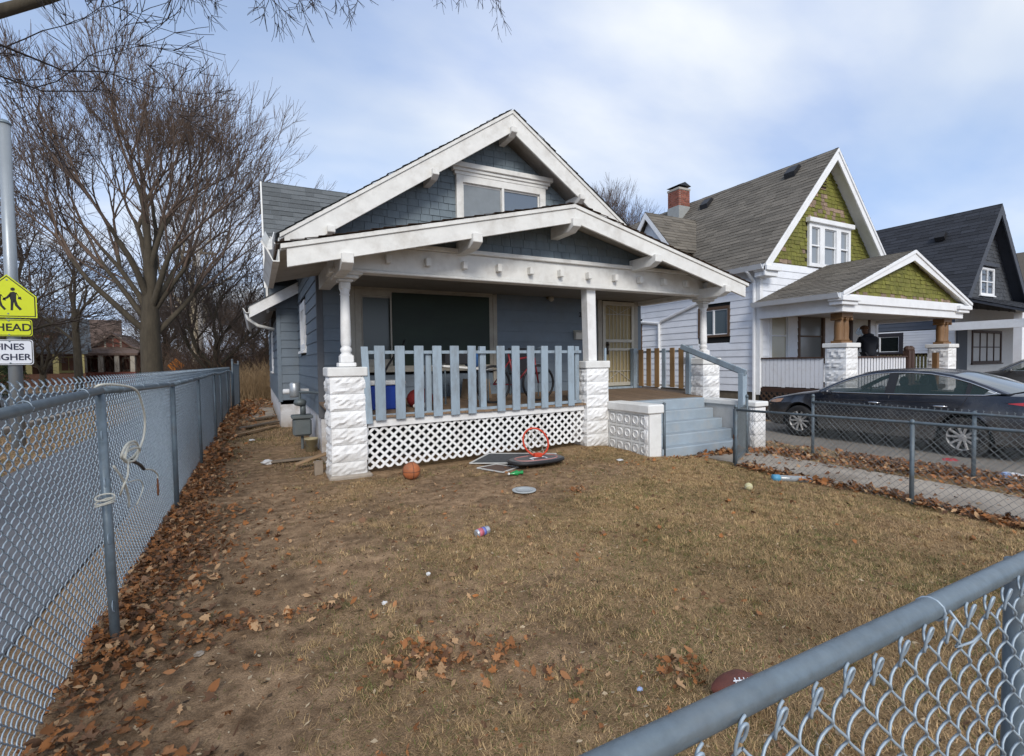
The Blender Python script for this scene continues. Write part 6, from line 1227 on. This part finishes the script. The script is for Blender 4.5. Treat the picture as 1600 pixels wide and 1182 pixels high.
for i, y_ in enumerate((14.6, 15.5, 16.4)): struct(MB().box(-.30, y_, -.03, .42, y_+.82, .035+.01*i).build('stepping_slab', CONC, None, bevel=.01))
# litter
def wad(lb, x, y, s, mt, seed, flat=.5):
    r_ = random.Random(seed); m = MB().ball((x, y, g(x, y)+s*flat*.8), (s, s*.7, s*flat), 9, 6); m.v = [(a+r_.uniform(-.25, .25)*s, b+r_.uniform(-.25, .25)*s, max(c_+r_.uniform(-.2, .2)*s*flat, g(x, y))) for a, b, c_ in m.v]
    tag(m.build('litter', mt, None, loc=(x, y, g(x, y))), lb, 'litter', 'litter scattered over the yards')
PAP = M('white_litter', (.60, .60, .60), .7, .15, 20); BLUEP = M('blue_white_litter', (.28, .36, .55), .6, .4, 25)
wad('white crumpled litter on the soil left of the gas meter', .10, 7.62, .075, PAP, 1); wad('white crumpled paper on the path beside the leaning board', .72, 7.3, .05, PAP, 2); wad('blue and white wrapper in the leaves past the low fence', 7.75, 2.45, .08, BLUEP, 3, .6); wad('flat white wrapper in the leaves past the low fence', 7.6, 2.05, .14, PAP, 4, .2)
wad('white plastic bag lying near the second fence', 8.3, 2.55, .20, PAP, 5, .2); wad('white wrapper at the right edge beyond the low fence', 8.4, 2.0, .12, PAP, 6, .25); wad('small white scrap on the lawn left of the front steps', 4.35, 5.25, .055, PAP, 7, .25); wad('tiny white pebble like scrap in the middle of the lawn', .95, 3.05, .016, PAP, 8, .8)
wad('small white scrap near the foreground leaves', .62, 2.83, .018, PAP, 9, .5); wad('blue bottle cap on the lawn near the football', 1.38, 1.55, .014, BLUEP, 10, .5); wad('pale scrap on soil at lower left', -.05, 1.9, .02, PAP, 11, .3); wad('white paper on the side path', -.1, 10.0, .05, PAP, 12, .4); wad('grey stone by the fence leaves', -.28, 2.75, .022, CONC, 13, .5)
wad('red strip of litter under the rear wheel of the sedan', 10.0, 3.82, .13, M('red_litter', (.42, .05, .06), .6, .2), 14, .15)
# things on the porch
DZ = .74
cb = thing('cool_box', 'blue cool box with white lid on the porch behind the railing', 'cool box', (1.55, 6.95, DZ)); MB().box(1.33, 6.78, DZ, 1.82, 7.12, DZ+.34).build('box', M('cobalt_plastic', (.012, .045, .30), .4, .1), cb, bevel=.02); MB().box(1.31, 6.76, DZ+.342, 1.84, 7.14, DZ+.40).build('lid', WHITE, cb, bevel=.012); MB().tube([(1.74, 6.765, DZ+.30), (1.77, 6.74, DZ+.20), (1.73, 6.745, DZ+.12), (1.74, 6.765, DZ+.04)], .014, 6).build('handle', WHITE, cb, smooth=True)
tb = thing('folding_table', 'folding table leaning open on the porch behind the railing', 'table', (2.9, 7.3, DZ)); MB().beam((2.45, 7.2, 1.33), (3.25, 7.2, 1.26), .55, .03).build('top', WHITE_OLD, tb)
for x_, y_ in ((2.5, 7.0), (2.5, 7.4), (3.2, 7.0), (3.2, 7.4)): MB().tube([(x_, y_, DZ), (x_, y_, 1.27)], .013, 6).build('leg', GALV_OLD, tb)
bx_ = MB().box(2.52, 7.02, 1.35, 2.95, 7.36, 1.55).build('storage_box', BLACK_PL, None, bevel=.02, loc=(2.7, 7.2, 1.34)); tag(bx_, 'black box standing on the folding table on the porch', 'box')
bg = MB().ball((2.08, 6.9, DZ+.13), (.20, .14, .15), 14, 8).build('red_bag', M('dark_red_cloth', (.20, .02, .02), .8, .3, 8), None, smooth=True, loc=(2.08, 6.9, DZ)); tag(bg, 'dark red bag on the porch floor behind the railing', 'bag')
sh = MB().ball((2.0, 6.62, DZ+.05), (.11, .05, .05), 12, 8).build('shoe', WHITE, None, smooth=True, loc=(2.0, 6.62, DZ)); tag(sh, 'black and white shoe on the porch boards by the red bag', 'shoe')
hs = MB().tube(crv([(1.56, 6.9, DZ+.40), (1.62, 7.0, DZ+.55), (1.8, 7.3, DZ+.72), (2.0, 7.6, DZ+.86), (2.1, 7.75, DZ+1.0)]), .016, 8).build('hose', BLACK_PL, None, smooth=True, loc=(1.6, 6.9, DZ)); tag(hs, 'black hose curving up from the cool box to the window', 'hose')
bc = thing('bicycle', 'bicycle parked on the porch behind the right half of the railing', 'bicycle', (3.6, 6.85, DZ)); BK = M('dark_red_frame', (.18, .015, .02), .35, .1)
for cx_ in (3.22, 4.02):
    w = MB().tube([(cx_+.28*math.cos(a), 6.85, DZ+.295+.28*math.sin(a)) for a in [i*math.pi/14 for i in range(28)]], .020, 6, closed=True).build('wheel', BLACK_PL, bc, smooth=True)
    for k in range(10): MB().tube([(cx_, 6.85, DZ+.295), (cx_+.27*math.cos(k*math.pi/5), 6.85, DZ+.295+.27*math.sin(k*math.pi/5))], .002, 3).build('spoke', GALV, w)
for a, b, r_ in (((4.02, DZ+.295), (3.95, DZ+.70), .014), ((3.95, DZ+.66), (3.60, DZ+.28), .016), ((3.93, DZ+.72), (3.52, DZ+.66), .016), ((3.60, DZ+.28), (3.48, DZ+.78), .014), ((3.60, DZ+.28), (3.22, DZ+.295), .010), ((3.22, DZ+.295), (3.51, DZ+.66), .010)): MB().tube([(a[0], 6.85, a[1]), (b[0], 6.85, b[1])], r_, 8).build('frame_tube', BK, bc, smooth=True)
MB().tube([(3.95, 6.62, DZ+.86), (3.93, 6.72, DZ+.84), (3.95, 6.85, DZ+.72), (3.93, 6.98, DZ+.84), (3.95, 7.08, DZ+.86)], .012, 6).build('handlebar', GALV_OLD, bc, smooth=True); MB().ball((3.46, 6.85, DZ+.80), (.13, .06, .03), 12, 6).build('saddle', BLACK_PL, bc, smooth=True)
bb2 = MB().prism([(3.05, 7.5, DZ), (3.5, 7.5, DZ), (3.45, 7.5, DZ+.36), (3.1, 7.5, DZ+.36)], (0, .3, 0)).build('storage_box', M('cardboard', (.28, .19, .11), .85, .15, 8), None, loc=(3.25, 7.5, DZ)); tag(bb2, 'cardboard box on the porch behind the bicycle', 'box')
bl = MB().ball((3.05, 7.25, 1.42), (.17, .12, .13), 12, 8).build('blue_bag', M('blue_cloth', (.02, .08, .22), .8, .25, 8), None, smooth=True, loc=(3.05, 7.25, 1.3)); tag(bl, 'blue cloth bag at the end of the folding table on the porch', 'bag')
gr = thing('chair', 'dark folding chair on the porch close to the mailbox', 'chair', (4.15, 7.6, DZ)); MB().box(3.95, 7.35, 1.16, 4.35, 7.75, 1.19).build('seat', BLACK_PL, gr); MB().box(3.95, 7.74, 1.2, 4.35, 7.77, 1.62).build('backrest', BLACK_PL, gr)
for x_ in (3.97, 4.33):
    for y_ in (7.38, 7.74): MB().tube([(x_, y_, DZ), (x_, y_, 1.17)], .012, 6).build('leg', GALV_OLD, gr)
# the caller on the neighbour's porch: bent a little forward, back to the camera
def skin(name, verts, edges, radii, mat, parent, root=0, sub=2):
    me = bpy.data.meshes.new(name); me.from_pydata([tuple(v) for v in verts], edges, []); me.update(); o = bpy.data.objects.new(name, me); COL.objects.link(o)
    o.modifiers.new('skin', 'SKIN').use_smooth_shade = True
    if not me.skin_vertices: bpy.context.view_layer.objects.active = o
    sv = me.skin_vertices[0].data if me.skin_vertices else None
    if sv is None: raise RuntimeError('no skin layer')
    for i, r_ in enumerate(radii): sv[i].radius = (r_, r_) if not isinstance(r_, tuple) else r_
    sv[root].use_root = True; s_ = o.modifiers.new('sub', 'SUBSURF'); s_.levels = s_.render_levels = sub
    me.materials.append(mat); o.parent = parent; return o
PS = thing('person', 'person in dark jacket and brown cap standing at the neighbour front door', 'person', (16.55, 8.35, .56)); PS.rotation_euler = (0, 0, R(-35))
SKINM = M('skin', (.16, .085, .055), .6, .1); JK = M('black_navy_jacket', (.012, .014, .022), .75, .2, 10); TR = M('dark_trousers', (.02, .02, .026), .85, .2, 10)
bv = [(0, 0, .92), (0, .02, 1.12), (0, .07, 1.33), (0, .11, 1.44), (0, .17, 1.52), (0, .24, 1.62), (.10, 0, .86), (.12, .05, .47), (.12, 0, .08), (.12, .16, .04), (-.10, 0, .86), (-.12, .02, .47), (-.12, -.04, .08), (-.12, .12, .04), (.20, .07, 1.36), (.28, .12, 1.10), (.20, .34, .98), (.17, .42, .97), (-.20, .07, 1.36), (-.28, .12, 1.10), (-.20, .34, .98), (-.17, .42, .97), (0, .27, 1.70)]
be = [(0, 1), (1, 2), (2, 3), (3, 4), (4, 5), (5, 22), (0, 6), (6, 7), (7, 8), (8, 9), (0, 10), (10, 11), (11, 12), (12, 13), (2, 14), (14, 15), (15, 16), (16, 17), (2, 18), (18, 19), (19, 20), (20, 21)]
br = [.14, .13, .15, .07, .06, .095, .095, .065, .045, .04, .095, .065, .045, .04, .065, .048, .036, .03, .065, .048, .036, .03, .06]
skin('body', bv, be, br, SKINM, PS)
jv = bv[:4]+[bv[14], bv[15], bv[16], bv[18], bv[19], bv[20]]; skin('jacket', [(0, 0, .80)]+jv, [(0, 1), (1, 2), (2, 3), (3, 4), (3, 5), (5, 6), (6, 7), (3, 8), (8, 9), (9, 10)], [.19, .20, .20, .21, .10, .10, .075, .055, .10, .075, .055], JK, PS)
skin('trousers', [bv[0], bv[6], bv[7], bv[8], bv[10], bv[11], bv[12]], [(0, 1), (1, 2), (2, 3), (0, 4), (4, 5), (5, 6)], [.15, .115, .085, .07, .115, .085, .07], TR, PS)
cp = MB().ball((0, .26, 1.70), (.115, .125, .10), 16, 10); cp.v = [(a, b, max(c_, 1.67)) for a, b, c_ in cp.v]; ob = cp.build('cap', M('brown_cap', (.10, .05, .025), .85, .2), None, smooth=True); ob.parent = PS
hd = MB().tube([(-.13, .12, 1.40), (-.10, .02, 1.47), (0, -.01, 1.50), (.10, .02, 1.47), (.13, .12, 1.40)], .05, 8).build('hood', JK, None, smooth=True); hd.parent = PS
for sx_ in (-1, 1):
    hx_, hy_, hz_ = sx_*.17, .42, .965
    for k in range(4): ob = MB().tube([(hx_+sx_*(.02-.018*k), hy_+.02, hz_+.01), (hx_+sx_*(.02-.018*k), hy_+.06+.008*(k in (1, 2)), hz_-.005), (hx_+sx_*(.015-.016*k), hy_+.085, hz_-.03)], [.009, .008, .006], 6).build('finger', SKINM, None, smooth=True); ob.parent = PS
    ob = MB().tube([(hx_-sx_*.02, hy_-.01, hz_), (hx_-sx_*.05, hy_+.02, hz_-.005), (hx_-sx_*.055, hy_+.045, hz_-.015)], [.011, .009, .007], 6).build('thumb', SKINM, None, smooth=True); ob.parent = PS
    ob = MB().box(sx_*.12-.05, -.06+(.04 if sx_ > 0 else 0), 0, sx_*.12+.05, .21, .09).build('shoe', BLACK_PL, None, bevel=.03); ob.parent = PS
# ------------------------------------------------------------------ dry grass and fallen leaves
def in_yard(x, y):
    ok = (x > -.68) & (x < 5.86) & (y > .3) & (y < 8.05) & ~((y > 6.2) & (x > .78)) & ~((x > 4.9) & (x < 7.2) & (y > 5.25))
    return ok
def blades(n, x0, x1, y0, y1, dens, seed, lmin=.018, lmax=.055, wid=.0026, green=.25, flat=.38):
    r_ = np.random.default_rng(seed); x = r_.uniform(x0, x1, n); y = y0+(y1-y0)*r_.random(n)**1.0; k = dens(x, y) > r_.random(n); x, y = x[k], y[k]; m = len(x); z = G(x, y)
    a = r_.uniform(0, 2*np.pi, m); el = np.abs(r_.normal(0, flat, m)); el = np.clip(el, .05, 1.35); L_ = r_.uniform(lmin, lmax, m); d = np.stack([np.cos(a)*np.cos(el), np.sin(a)*np.cos(el), np.sin(el)], 1); s = np.stack([-np.sin(a), np.cos(a), np.zeros(m)], 1)
    P = np.stack([x, y, z-.002], 1); w = r_.uniform(.6, 1.3, m)*wid; V = np.stack([P-s*w[:, None], P+s*w[:, None], P+d*L_[:, None]+np.array([0, 0, .003])], 1).reshape(-1, 3); F = np.arange(3*m).reshape(-1, 3)
    straw = np.array([.53, .365, .195]); dead = np.array([.30, .19, .10]); gr = np.array([.115, .120, .035]); t = r_.random((m, 1)); c = straw*t+dead*(1-t)
    gm_ = (r_.random(m) < green*np.clip(fbm(x*1.1+7, y*1.1, 55, 3)*2.4-.55, 0, 1.6))[:, None]; c = np.where(gm_, gr*r_.uniform(.7, 1.5, (m, 1)), c)*r_.uniform(.55, 1.3, (m, 1))*(.42+1.15*fbm(x*1.5, y*1.5, 91, 5))[:, None]; return V, F, np.repeat(c, 3, 0)
GB = Mattr('dry_grass_blade', .8)
den = lambda x, y: np.where(in_yard(x, y), np.clip(lawn_density(x, y)*1.15-.12, 0.02, 1)*np.clip(1.15-.09*y, .35, 1), 0)
V, F, c = blades(760000, -.68, 5.86, .35, 6.3, den, 5, .012, .040, .0018, .5)
def tufts(n, per, seed):
    """small matted clumps"""
    r_ = np.random.default_rng(seed); x = r_.uniform(-.6, 5.8, n); y = r_.uniform(.4, 6.2, n); k = den(x, y)*np.clip(fbm(x*6, y*6, 17, 2)*2-.5, 0, 1) > r_.random(n)*.8; x, y = x[k], y[k]
    X = np.repeat(x, per)+r_.normal(0, .018, len(x)*per); Y = np.repeat(y, per)+r_.normal(0, .018, len(x)*per); dirn = np.repeat(r_.uniform(0, 2*np.pi, len(x)), per)+r_.normal(0, .9, len(X)); m = len(X)
    el = r_.uniform(.25, 1.1, m); L_ = r_.uniform(.02, .05, m); d = np.stack([np.cos(dirn)*np.cos(el), np.sin(dirn)*np.cos(el), np.sin(el)], 1); s = np.stack([-np.sin(dirn), np.cos(dirn), np.zeros(m)], 1)*.0017; P = np.stack([X, Y, G(X, Y)-.003], 1)
    V = np.stack([P-s, P+s, P+d*L_[:, None]], 1).reshape(-1, 3); tone = np.repeat(r_.uniform(.45, 1.2, len(x)), per)*r_.uniform(.7, 1.25, m); gr_ = np.repeat(r_.random(len(x)) < .16, per)
    c = np.where(gr_[:, None], np.array([[.15, .155, .05]]), np.array([[.48, .33, .165]]))*tone[:, None]; return V, np.arange(3*m).reshape(-1, 3), np.repeat(c, 3, 0)
Vt, Ft, ct = tufts(26000, 16, 4); F = np.concatenate([F, Ft+len(V)]); V = np.concatenate([V, Vt]); c = np.concatenate([c, ct])
o = bpy.data.objects.new('dry_grass', raw_mesh('dry_grass', V, F, GB, c)); COL.objects.link(o); o['kind'] = 'stuff'; o['label'] = 'thin dry lawn grass over the front yard'
V, F, c = blades(60000, -.66, .85, 6.3, 17.5, lambda x, y: np.clip(fbm(x*1.5, y*.8, 61, 3)*1.6-.45, 0, 1), 6, .03, .08, .004, .5)
V2, F2, c2 = blades(40000, 6.85, 8.9, -1, 8.5, lambda x, y: np.clip(fbm(x*1.5, y*1.1, 63, 3)*1.5-.4, 0, 1), 7, .03, .07, .004, .3)
V3_, F3, c3 = blades(60000, -5, -3.0, -1, 30, lambda x, y: .9+0*x, 8, .03, .09, .005, .6)
Vs = np.concatenate([V, V2, V3_]); Fs = np.concatenate([F, F2+len(V), F3+len(V)+len(V2)]); o = bpy.data.objects.new('side_grass', raw_mesh('side_grass', Vs, Fs, GB, np.concatenate([c, c2, c3]))); COL.objects.link(o); o['kind'] = 'stuff'; o['label'] = 'dry grass along the paths and verge'
# crumbs of bark, twigs and torn leaf trodden into the soil
r_ = np.random.default_rng(88); n = 26000; x = r_.uniform(-.65, 5.8, n); y = r_.uniform(.4, 7.8, n); k = in_yard(x, y) & (r_.random(n) < .35+.65*fbm(x*2, y*2, 41, 3)); x, y = x[k], y[k]; m = len(x); a = r_.uniform(0, 2*np.pi, m); L_ = r_.uniform(.004, .017, m); w_ = L_*r_.uniform(.12, .6, m)
d = np.stack([np.cos(a), np.sin(a), r_.normal(0, .25, m)], 1)*L_[:, None]; s_ = np.stack([-np.sin(a), np.cos(a), r_.normal(0, .25, m)], 1)*w_[:, None]; P = np.stack([x, y, G(x, y)+.0035], 1)
V_ = np.stack([P-d-s_*.5, P+d*.2-s_, P+d, P+s_], 1).reshape(-1, 3); pal = np.array([[.06, .04, .025], [.13, .075, .04], [.30, .21, .12], [.42, .33, .22], [.20, .09, .04]]); c_ = np.repeat(pal[r_.integers(0, 5, m)]*r_.uniform(.7, 1.2, (m, 1)), 4, 0)
o = bpy.data.objects.new('soil_debris', raw_mesh('soil_debris', V_, np.arange(4*m).reshape(-1, 4), GB, c_)); COL.objects.link(o); o['kind'] = 'stuff'; o['label'] = 'crumbs of bark and torn leaf trodden into the yard'
# leaves: lobed and pointed outlines, curled
def leaf_template(kind, r_):
    if kind == 0: out = [(0, -.5), (.10, -.30), (.42, -.36), (.28, -.10), (.50, .12), (.24, .14), (.20, .34), (0, .55), (-.20, .34), (-.24, .14), (-.50, .12), (-.28, -.10), (-.42, -.36), (-.10, -.30)]
    elif kind == 1: out = [(0, -.5), (.16, -.34), (.26, -.1), (.24, .15), (.12, .38), (0, .55), (-.12, .38), (-.24, .15), (-.26, -.1), (-.16, -.34)]
    else: out = [(0, -.5), (.14, -.36), (.10, -.2), (.28, -.12), (.16, .04), (.26, .2), (.10, .26), (0, .5), (-.10, .26), (-.26, .2), (-.16, .04), (-.28, -.12), (-.10, -.2), (-.14, -.36)]
    cu = r_.uniform(.5, 1.9); tw = r_.uniform(-.9, .9); P = [(0, 0, 0)]+[(a, b, cu*(a*a*1.1+.35*b*b)+tw*a*b+r_.uniform(-.05, .05)) for a, b in out]; n = len(out)
    return np.array(P), np.array([(0, 1+i, 1+(i+1) % n) for i in range(n)])
r0_ = random.Random(3); TPL = [leaf_template(k % 3, r0_) for k in range(12)]
LEAFM = Mattr('fallen_leaf', .75)
def leaves(x, y, zoff, size, seed, tilt=.45):
    r_ = np.random.default_rng(seed); n = len(x); Vl, Fl, Cl = [], [], []; base = 0; pick = r_.integers(0, 12, n); z = G(x, y)+zoff
    for k in range(12):
        P, T_ = TPL[k]; i = np.where(pick == k)[0]; m = len(i)
        if not m: continue
        a = r_.uniform(0, 2*np.pi, m); tx, ty = r_.normal(0, tilt, m), r_.normal(0, tilt, m); s = size[i] if np.ndim(size) else np.full(m, size)
        s = s*r_.uniform(.45, 1.45, m); fl = np.where(r_.random(m) < .4, -1, 1)
        X, Y, Z = P[:, 0][None]*s[:, None], P[:, 1][None]*s[:, None], P[:, 2][None]*s[:, None]*fl[:, None]
        Y, Z = Y*np.cos(tx)[:, None]-Z*np.sin(tx)[:, None], Y*np.sin(tx)[:, None]+Z*np.cos(tx)[:, None]; X, Z = X*np.cos(ty)[:, None]+Z*np.sin(ty)[:, None], -X*np.sin(ty)[:, None]+Z*np.cos(ty)[:, None]
        X, Y = X*np.cos(a)[:, None]-Y*np.sin(a)[:, None], X*np.sin(a)[:, None]+Y*np.cos(a)[:, None]; Z = Z-np.minimum(Z.min(1), -.0)[:, None]*.8+.002
        V = np.stack([X+x[i][:, None], Y+y[i][:, None], Z+z[i][:, None]], -1); npt = len(P); Vl.append(V.reshape(-1, 3)); Fl.append((base+(np.arange(m)*npt)[:, None, None]+T_[None]).reshape(-1, 3)); base += m*npt
        pal = np.array([[.25, .105, .040], [.32, .15, .065], [.12, .062, .034], [.40, .25, .135], [.31, .125, .042], [.19, .105, .06]]); c = pal[r_.integers(0, 6, m)]*r_.uniform(.7, 1.2, (m, 1)); Cl.append(np.repeat(c, npt, 0))
    return np.concatenate(Vl), np.concatenate(Fl), np.concatenate(Cl)
def leaf_object(name, label, sets):
    V, F, C = [], [], []; b = 0
    for s in sets:
        v, f_, c = leaves(*s); V.append(v); F.append(f_+b); C.append(c); b += len(v)
    o = bpy.data.objects.new(name, raw_mesh(name, np.concatenate(V), np.concatenate(F), LEAFM, np.concatenate(C))); COL.objects.link(o); o['kind'] = 'stuff'; o['label'] = label
rl = np.random.default_rng(44)
def band(n, x0, sx, y0, y1, clump, seed):
    y = rl.uniform(y0, y1, n*3); k = fbm(y*clump, y*0+seed, seed, 3) > rl.random(n*3)*.85; y = y[k][:n]; x = x0+np.abs(rl.normal(0, 1, len(y)))*sx*(.5+fbm(y*1.7, y*0, seed+3, 2)); return x, y
x1, y1 = band(6800, -.78, .22, .5, 8.5, 1.2, 2); x2, y2 = band(1800, -.76, .22, 8.0, 18, 1.0, 5)
x3, y3 = band(260, -.55, .55, .8, 6, 1.0, 7)
leaf_object('leaf_litter', 'brown fallen leaves heaped along the left fence', [(x1, y1, rl.uniform(0, .05, len(x1)), .041, 1), (x2, y2, rl.uniform(0, .10, len(x2)), .070, 2), (x3, y3, rl.uniform(0, .012, len(x3)), .050, 3)])
def patch(n, cx, cy, sx, sy): return cx+rl.normal(0, sx, n), cy+rl.normal(0, sy, n)
xa, ya = rl.uniform(-.5, 5.7, 900), .5+rl.random(900)*5.7; k = (fbm(xa*1.3, ya*1.3, 71, 3) > .40) & in_yard(xa, ya); xa, ya = xa[k], ya[k]
S_ = [(xa, ya, rl.uniform(0, .010, len(xa)), .034, 4)]
for n, cx, cy, sx, sy in ((170, .66, 2.20, .13, .10), (60, .92, 2.05, .10, .06), (160, -.05, 2.95, .22, .06), (45, 1.58, 1.52, .08, .07), (40, 3.0, 4.3, .06, .04), (30, 4.55, 5.0, .3, .06), (50, 5.35, 5.18, .18, .05), (25, 1.1, 1.75, .1, .1), (25, .2, 1.5, .15, .1)): xx, yy = patch(n, cx, cy, sx, sy); S_.append((xx, yy, rl.uniform(0, .025, n), .038, 10+n))
leaf_object('lawn_leaves', 'scattered brown leaves over the front lawn', S_)
S_ = []
def strip(n, xc, sx, y0, y1, zt, sz, seed): y = rl.uniform(y0, y1, n); x = xc+rl.normal(0, sx, n)+.08*np.sin(y*3); S_.append((x, y, rl.uniform(0, zt, n), sz, seed))
strip(1900, 5.70, .085, -.5, 4.4, .05, .058, 21); strip(3400, 7.45, .30, -1.0, 4.1, .05, .066, 22); strip(300, 7.0, .18, 4.2, 5.2, .03, .07, 23); strip(260, 6.45, .30, 5.05, 5.30, .03, .07, 24); strip(250, 6.4, .3, -1, 5, .01, .06, 25); strip(500, 8.3, .35, -1, 6, .02, .075, 26)
leaf_object('path_leaves', 'drifts of brown leaves along the front path and low fences', S_)
xb, yb = rl.uniform(-.5, .8, 500), rl.uniform(17, 24, 500); xe, ye = patch(420, -.25, 15.6, .28, .9)
leaf_object('back_yard_leaves', 'orange brown leaves heaped at the far end of the side yard', [(xb, yb, rl.uniform(0, .08, 500), .10, 31), (xe, ye, rl.uniform(0, .22, 420)*np.exp(-((xe+.25)/.3)**2), .10, 32)])
